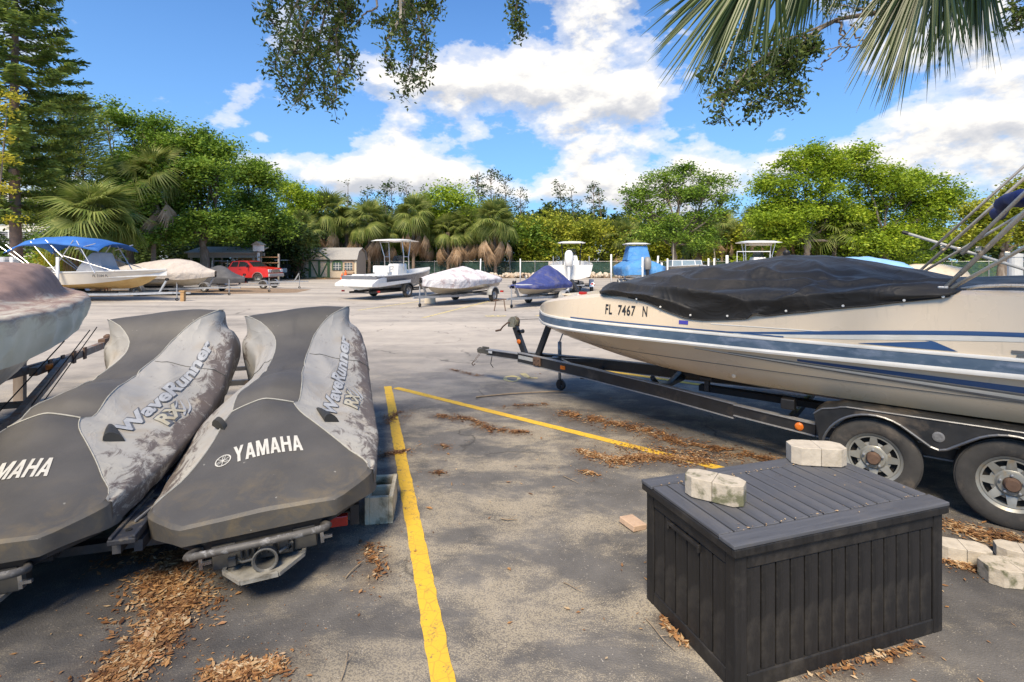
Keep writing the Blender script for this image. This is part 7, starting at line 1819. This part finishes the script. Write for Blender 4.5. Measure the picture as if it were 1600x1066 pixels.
# ================================================================== OVERHEAD FOLIAGE
TWIGL = leafmat('live_oak_leaves', [(.035, .055, .015), (.07, .105, .026), (.12, .17, .04), (.20, .22, .06)], trans=.45, nscale=2.0, rough=.35)
def hanging_oak():
    rn = random.Random(21); r2 = np.random.default_rng(21); Y = 4.3
    root = thing('live_oak', 'live oak whose leafy branches hang into the top of the view left of centre', 'tree', (-3.2, 1.0, 0))
    O = Vector(root.location); W = lambda px, py, dy=0: ppt(px, py, Y+dy)-O
    mb = MB(); tips = []
    trunk = [Vector((-.6, -3.2, 0)), Vector((-.5, -3.0, 2.5)), Vector((-.2, -2.2, 5.0)), Vector((.4, -.2, 6.9)), Vector((1.2, 1.8, 7.3)), Vector((2.4, 3.2, 7.2))]
    part('trunk', MB().tube(trunk[:4], [.34, .28, .24, .19], 12), BARK, root, smooth=True)
    part('limb', MB().tube(trunk[3:], [.19, .13, .07], 10).tube([trunk[3], Vector((.2, 1.5, 6.9)), Vector((-.3, 2.8, 6.6))], [.15, .10, .05], 8), BARK, root, smooth=True)
    # drooping sprays: (start px,py) (points) and leafiness radius
    sprays = [([(500, -170), (520, -20), (500, 60), (480, 120), (472, 165)], .13, 1.0), ([(505, -170), (470, -10), (440, 60), (430, 110), (455, 160)], .12, 1.0), ([(520, -160), (500, 0), (470, 60), (450, 110)], .12, 1.0),
              ([(530, -160), (545, -20), (525, 60), (530, 110), (525, 165)], .12, .9), ([(480, -160), (440, -30), (415, 20), (430, 40)], .10, .7), ([(540, -170), (530, 20), (510, 90), (505, 150), (520, 178)], .11, 1.0),
              ([(530, 40), (515, 60), (550, 90), (552, 125)], .08, .6), ([(560, -160), (470, -20), (465, 40), (490, 90), (465, 170)], .12, 1.0),
              ([(640, -170), (632, 0), (628, 45), (650, 80), (640, 120), (630, 165)], .10, .9), ([(640, -170), (640, 0), (660, 40), (672, 80), (665, 110), (655, 150)], .07, .8), ([(620, -170), (628, 30), (605, 60), (602, 100), (612, 120)], .06, .35),
              ([(650, -150), (645, -10), (625, 20), (605, 30), (580, 35)], .08, .6), ([(660, -150), (670, -20), (665, 15), (680, 10)], .09, .8), ([(560, -150), (590, 10), (565, 25), (553, 50)], .02, .0),
              ([(800, -160), (808, -20), (806, 25), (812, 55)], .07, 1.0), ([(640, -150), (628, -30), (632, 30), (628, 60)], .09, .7), ([(495, -150), (530, -20), (545, 10), (540, 30)], .10, .7)]
    C = []
    for pts, rad, dens in sprays:
        dy = rn.uniform(-.4, .5); P = [W(x, y if y < 40 else 40+(y-40)*.88, dy) for x, y in pts]; rad *= .85; n = 26; cur = []
        for i in range(n+1):
            t = i/n*(len(P)-1); k = min(len(P)-2, int(t)); cur.append(P[k].lerp(P[k+1], t-k)+Vector((rn.uniform(-.012, .012), rn.uniform(-.02, .02), 0)))
        mb.tube(cur, [.011*(1-.8*i/n)+.002 for i in range(n+1)], 5)
        for i in range(4, n+1):
            for _ in range(int(4.8*dens+rn.random())):
                a = Vector((rn.gauss(0, 1), rn.gauss(0, 1), rn.gauss(-.2, .8))).normalized(); e = cur[i]+a*rad*rn.uniform(.3, 1.5)
                if rn.random() < .8: mb.tube([cur[i], e], [.003, .0015], 3)
                C.append(e)
    part('twigs', mb, BARK, root)
    C = np.array([list(c) for c in C]); P = np.repeat(C, 7, 0)+r2.normal(size=(len(C)*7, 3))*.028
    tag(place('foliage', leaves_mesh('foliage', P, .043*(.7+.6*r2.random(len(P))), TWIGL, r2, aspect=.42, flat=1.0), root), kind='stuff')
    me, Cc = crown('crown', [(.6, .8, 8.6, 1.6, 1.4, .6), (-1.6, .2, 8.8, 1.4, 1.2, .6)], 60, 26, .5, .11, TWIGL, 22); tag(place('crown', me, root), kind='stuff')
hanging_oak()
def hanging_oak_right():
    rn = random.Random(31); r2 = np.random.default_rng(31); Y = 6.2
    root = thing('live_oak', 'live oak branch reaching in behind the palm leaves at the upper right', 'tree', (7.5, 4.0, 0)); O = Vector(root.location); W = lambda px, py, dy=0: ppt(px, py, Y+dy)-O
    mb = MB(); C = []
    main = [Vector((.8, 1.6, 0)), Vector((.7, 1.5, 3.5)), Vector((.2, 1.7, 5.6)), W(1560, -60), W(1400, 15), W(1310, 30), W(1265, 55), W(1215, 85)]
    part('trunk', MB().tube(main[:4], [.26, .22, .17, .09], 10), BARK, root, smooth=True)
    part('limb', MB().tube(main[3:], [.09, .035, .022, .014, .008], 7), BARK, root, smooth=True)
    sprays = [([(1310, 30), (1240, 60), (1190, 90), (1150, 130), (1130, 160), (1124, 190)], .12, .55), ([(1280, 45), (1250, 90), (1210, 120), (1190, 160), (1170, 170)], .16, .9), ([(1260, 60), (1225, 100), (1180, 130), (1110, 150)], .12, .9),
              ([(1240, 60), (1170, 80), (1130, 100), (1100, 115)], .15, .7), ([(1270, 50), (1240, 100), (1235, 140), (1230, 160)], .14, .9), ([(1400, 15), (1350, 20), (1290, 0)], .12, .4), ([(1265, 55), (1200, 60), (1150, 50), (1120, 75)], .14, .6),
              ([(1310, 30), (1318, 60), (1300, 85), (1285, 100), (1283, 112)], .01, .0), ([(1310, 30), (1318, 55), (1330, 75), (1315, 95)], .01, .0), ([(1330, 40), (1350, 70), (1280, 80)], .02, .04), ([(1560, -60), (1590, -20), (1592, 20), (1585, 45)], .10, .8), ([(1250, 60), (1200, 110), (1160, 120), (1140, 140)], .15, .9), ([(1190, 90), (1270, 70), (1275, 75)], .05, .5)]
    for pts, rad, dens in sprays:
        dy = rn.uniform(-.5, .6); P = [W(x, y, dy*.3*min(1, i)) for i, (x, y) in enumerate(pts)]; n = 22; cur = []
        for i in range(n+1):
            t = i/n*(len(P)-1); k = min(len(P)-2, int(t)); cur.append(P[k].lerp(P[k+1], t-k)+Vector((rn.uniform(-.02, .02), rn.uniform(-.05, .05), rn.uniform(-.01, .01))))
        mb.tube(cur, [.010*(1-.8*i/n)+.003 for i in range(n+1)], 5)
        for i in range(3, n+1):
            for _ in range(int(5.2*dens+rn.random()*.9)):
                a = Vector((rn.gauss(0, 1), rn.gauss(0, 1), rn.gauss(-.1, .8))).normalized(); e = cur[i]+a*rad*rn.uniform(.3, 1.6)
                if rn.random() < .8: mb.tube([cur[i], e], [.004, .002], 3)
                C.append(e)
    part('twigs', mb, BARK, root, kind='stuff')
    C = np.array([list(c) for c in C]); P = np.repeat(C, 8, 0)+r2.normal(size=(len(C)*8, 3))*.04
    tag(place('foliage', leaves_mesh('foliage', P, .066*(.7+.6*r2.random(len(P))), TWIGL, r2, aspect=.42, flat=1.0), root), kind='stuff')
hanging_oak_right()
def near_palm():
    rn = random.Random(41); root = thing('cabbage_palm', 'cabbage palm whose long fan leaves hang into the top right of the view', 'palm tree', (3.1, .9, 0))
    g = leafmat('near_palm_green', [(.022, .042, .010), (.048, .078, .018), (.08, .12, .03), (.16, .185, .06)], trans=.25, nscale=3.0, rough=.35)
    O = Vector(root.location); top = Vector((.2, .3, 5.4))
    part('trunk', MB().tube([(0, -.6, 0), (.05, -.4, 2.5), tuple(top)], [.24, .20, .26], 12), PALMB, root, smooth=True)
    def fan(hub_px, Yh, tips, wid, n_extra):
        """leaf: stalk from the crown to the hub, segments from the hub to the tips"""
        hub = ppt(*hub_px, Yh)-O; mb = MB()
        mid = top.lerp(hub, .5)+Vector((0, 0, .35)); st = [top*(1-t)**2+mid*2*t*(1-t)+hub*t*t for t in [i/8 for i in range(9)]]
        mb.tube(st, [.020-.0012*i for i in range(9)], 6)
        def seg(tip, w, sag):
            d = tip-hub; L_ = d.length; side = d.cross(Vector((0, -1, .2))); side = (side.normalized() if side.length > 1e-3 else Vector((1, 0, 0)))*w
            bx_ = rn.gauss(0, .035); fold = Vector((0, -1, 0))*w*.45; prev = None; V = []; F = []
            for i in range(8):
                t = i/7; c = hub+d*t+Vector((0, 0, sag*L_*(t*(1-t))))+Vector((bx_*t*t, .12*math.sin(t*2+w*90)*.15, -abs(bx_)*.5*t**3))*L_; ww = (.35+.65*math.sin(min(1, t*2.2)*PI/2))*(1-t**3.2)+.04
                k = len(V); V += [c-side*ww, c+fold*ww, c+side*ww]
                if i: F += [(k-3, k-2, k+1, k), (k-2, k-1, k+2, k+1)]
            mb.add(V, F)
        for (x, y, dY) in tips: seg(ppt(x+(x-hub_px[0])*.06, y+(y-hub_px[1])*.06, Yh+dY)-O, wid*rn.uniform(.8, 1.15), rn.uniform(.03, .10))
        for _ in range(n_extra):
            i = rn.randrange(len(tips)-1); a, b = tips[i], tips[i+1]; t = rn.random(); f = rn.uniform(.85, 1.08)
            x, y = lerp(a[0], b[0], t), lerp(a[1], b[1], t); x = lerp(hub_px[0], x, f); y = lerp(hub_px[1], y, f)
            seg(ppt(x, y, Yh+lerp(a[2], b[2], t)+rn.uniform(-.15, .15))-O, wid*rn.uniform(.7, 1.1), rn.uniform(.02, .12))
        part('frond', mb, g, root)
    fan((1215, -110), 2.7, [(1010, 10, .2), (1018, 48, .2), (1030, 75, .1), (1050, 118, .0), (1075, 128, 0), (1095, 135, .1), (1118, 130, 0), (1150, 110, .1), (1172, 118, .1), (1200, 105, .1), (1235, 80, .2)], .0085, 78)
    fan((1290, -150), 3.0, [(1060, 20, .2), (1160, 60, .1), (1205, 105, .1), (1232, 78, .2), (1258, 55, .2), (1290, 40, .3), (1330, 30, .3)], .0085, 80)
    fan((1475, -120), 2.8, [(1320, 60, .1), (1335, 105, .1), (1345, 130, .1), (1362, 152, 0), (1385, 148, 0), (1398, 160, 0), (1412, 120, .1), (1445, 142, 0), (1462, 108, .1), (1490, 112, 0), (1505, 90, .1), (1520, 70, .1)], .0085, 100)
    fan((1530, -150), 3.1, [(1400, 70, .2), (1450, 105, .1), (1480, 112, .1), (1515, 75, .2), (1535, 90, .2), (1550, 98, .1), (1562, 70, .2), (1574, 62, .1)], .0085, 90)
    fan((1420, -190), 3.2, [(1270, 20, .2), (1300, 25, .1), (1345, 20, .1), (1380, 50, .2), (1420, 60, .2), (1470, 40, .2)], .0085, 70)
    # leaves on the far side of the crown, outside the picture
    for k in range(10):
        az = k*.63; o = place('frond', frond_mesh('frond', g, 60+k, R_=1.1, pet=1.2, nl=30, droop=.5) if k < 2 else o.data, root, top); o.rotation_euler = (Matrix.Rotation(az+2.2, 3, 'Z') @ Matrix.Rotation(R(25+10*(k % 3)), 3, 'X')).to_euler()
        if O.y+top.y+2.2*math.cos(az+2.2) > 1.6: bpy.data.objects.remove(o); o = type('X', (), {'data': bpy.data.meshes['frond']})
near_palm()
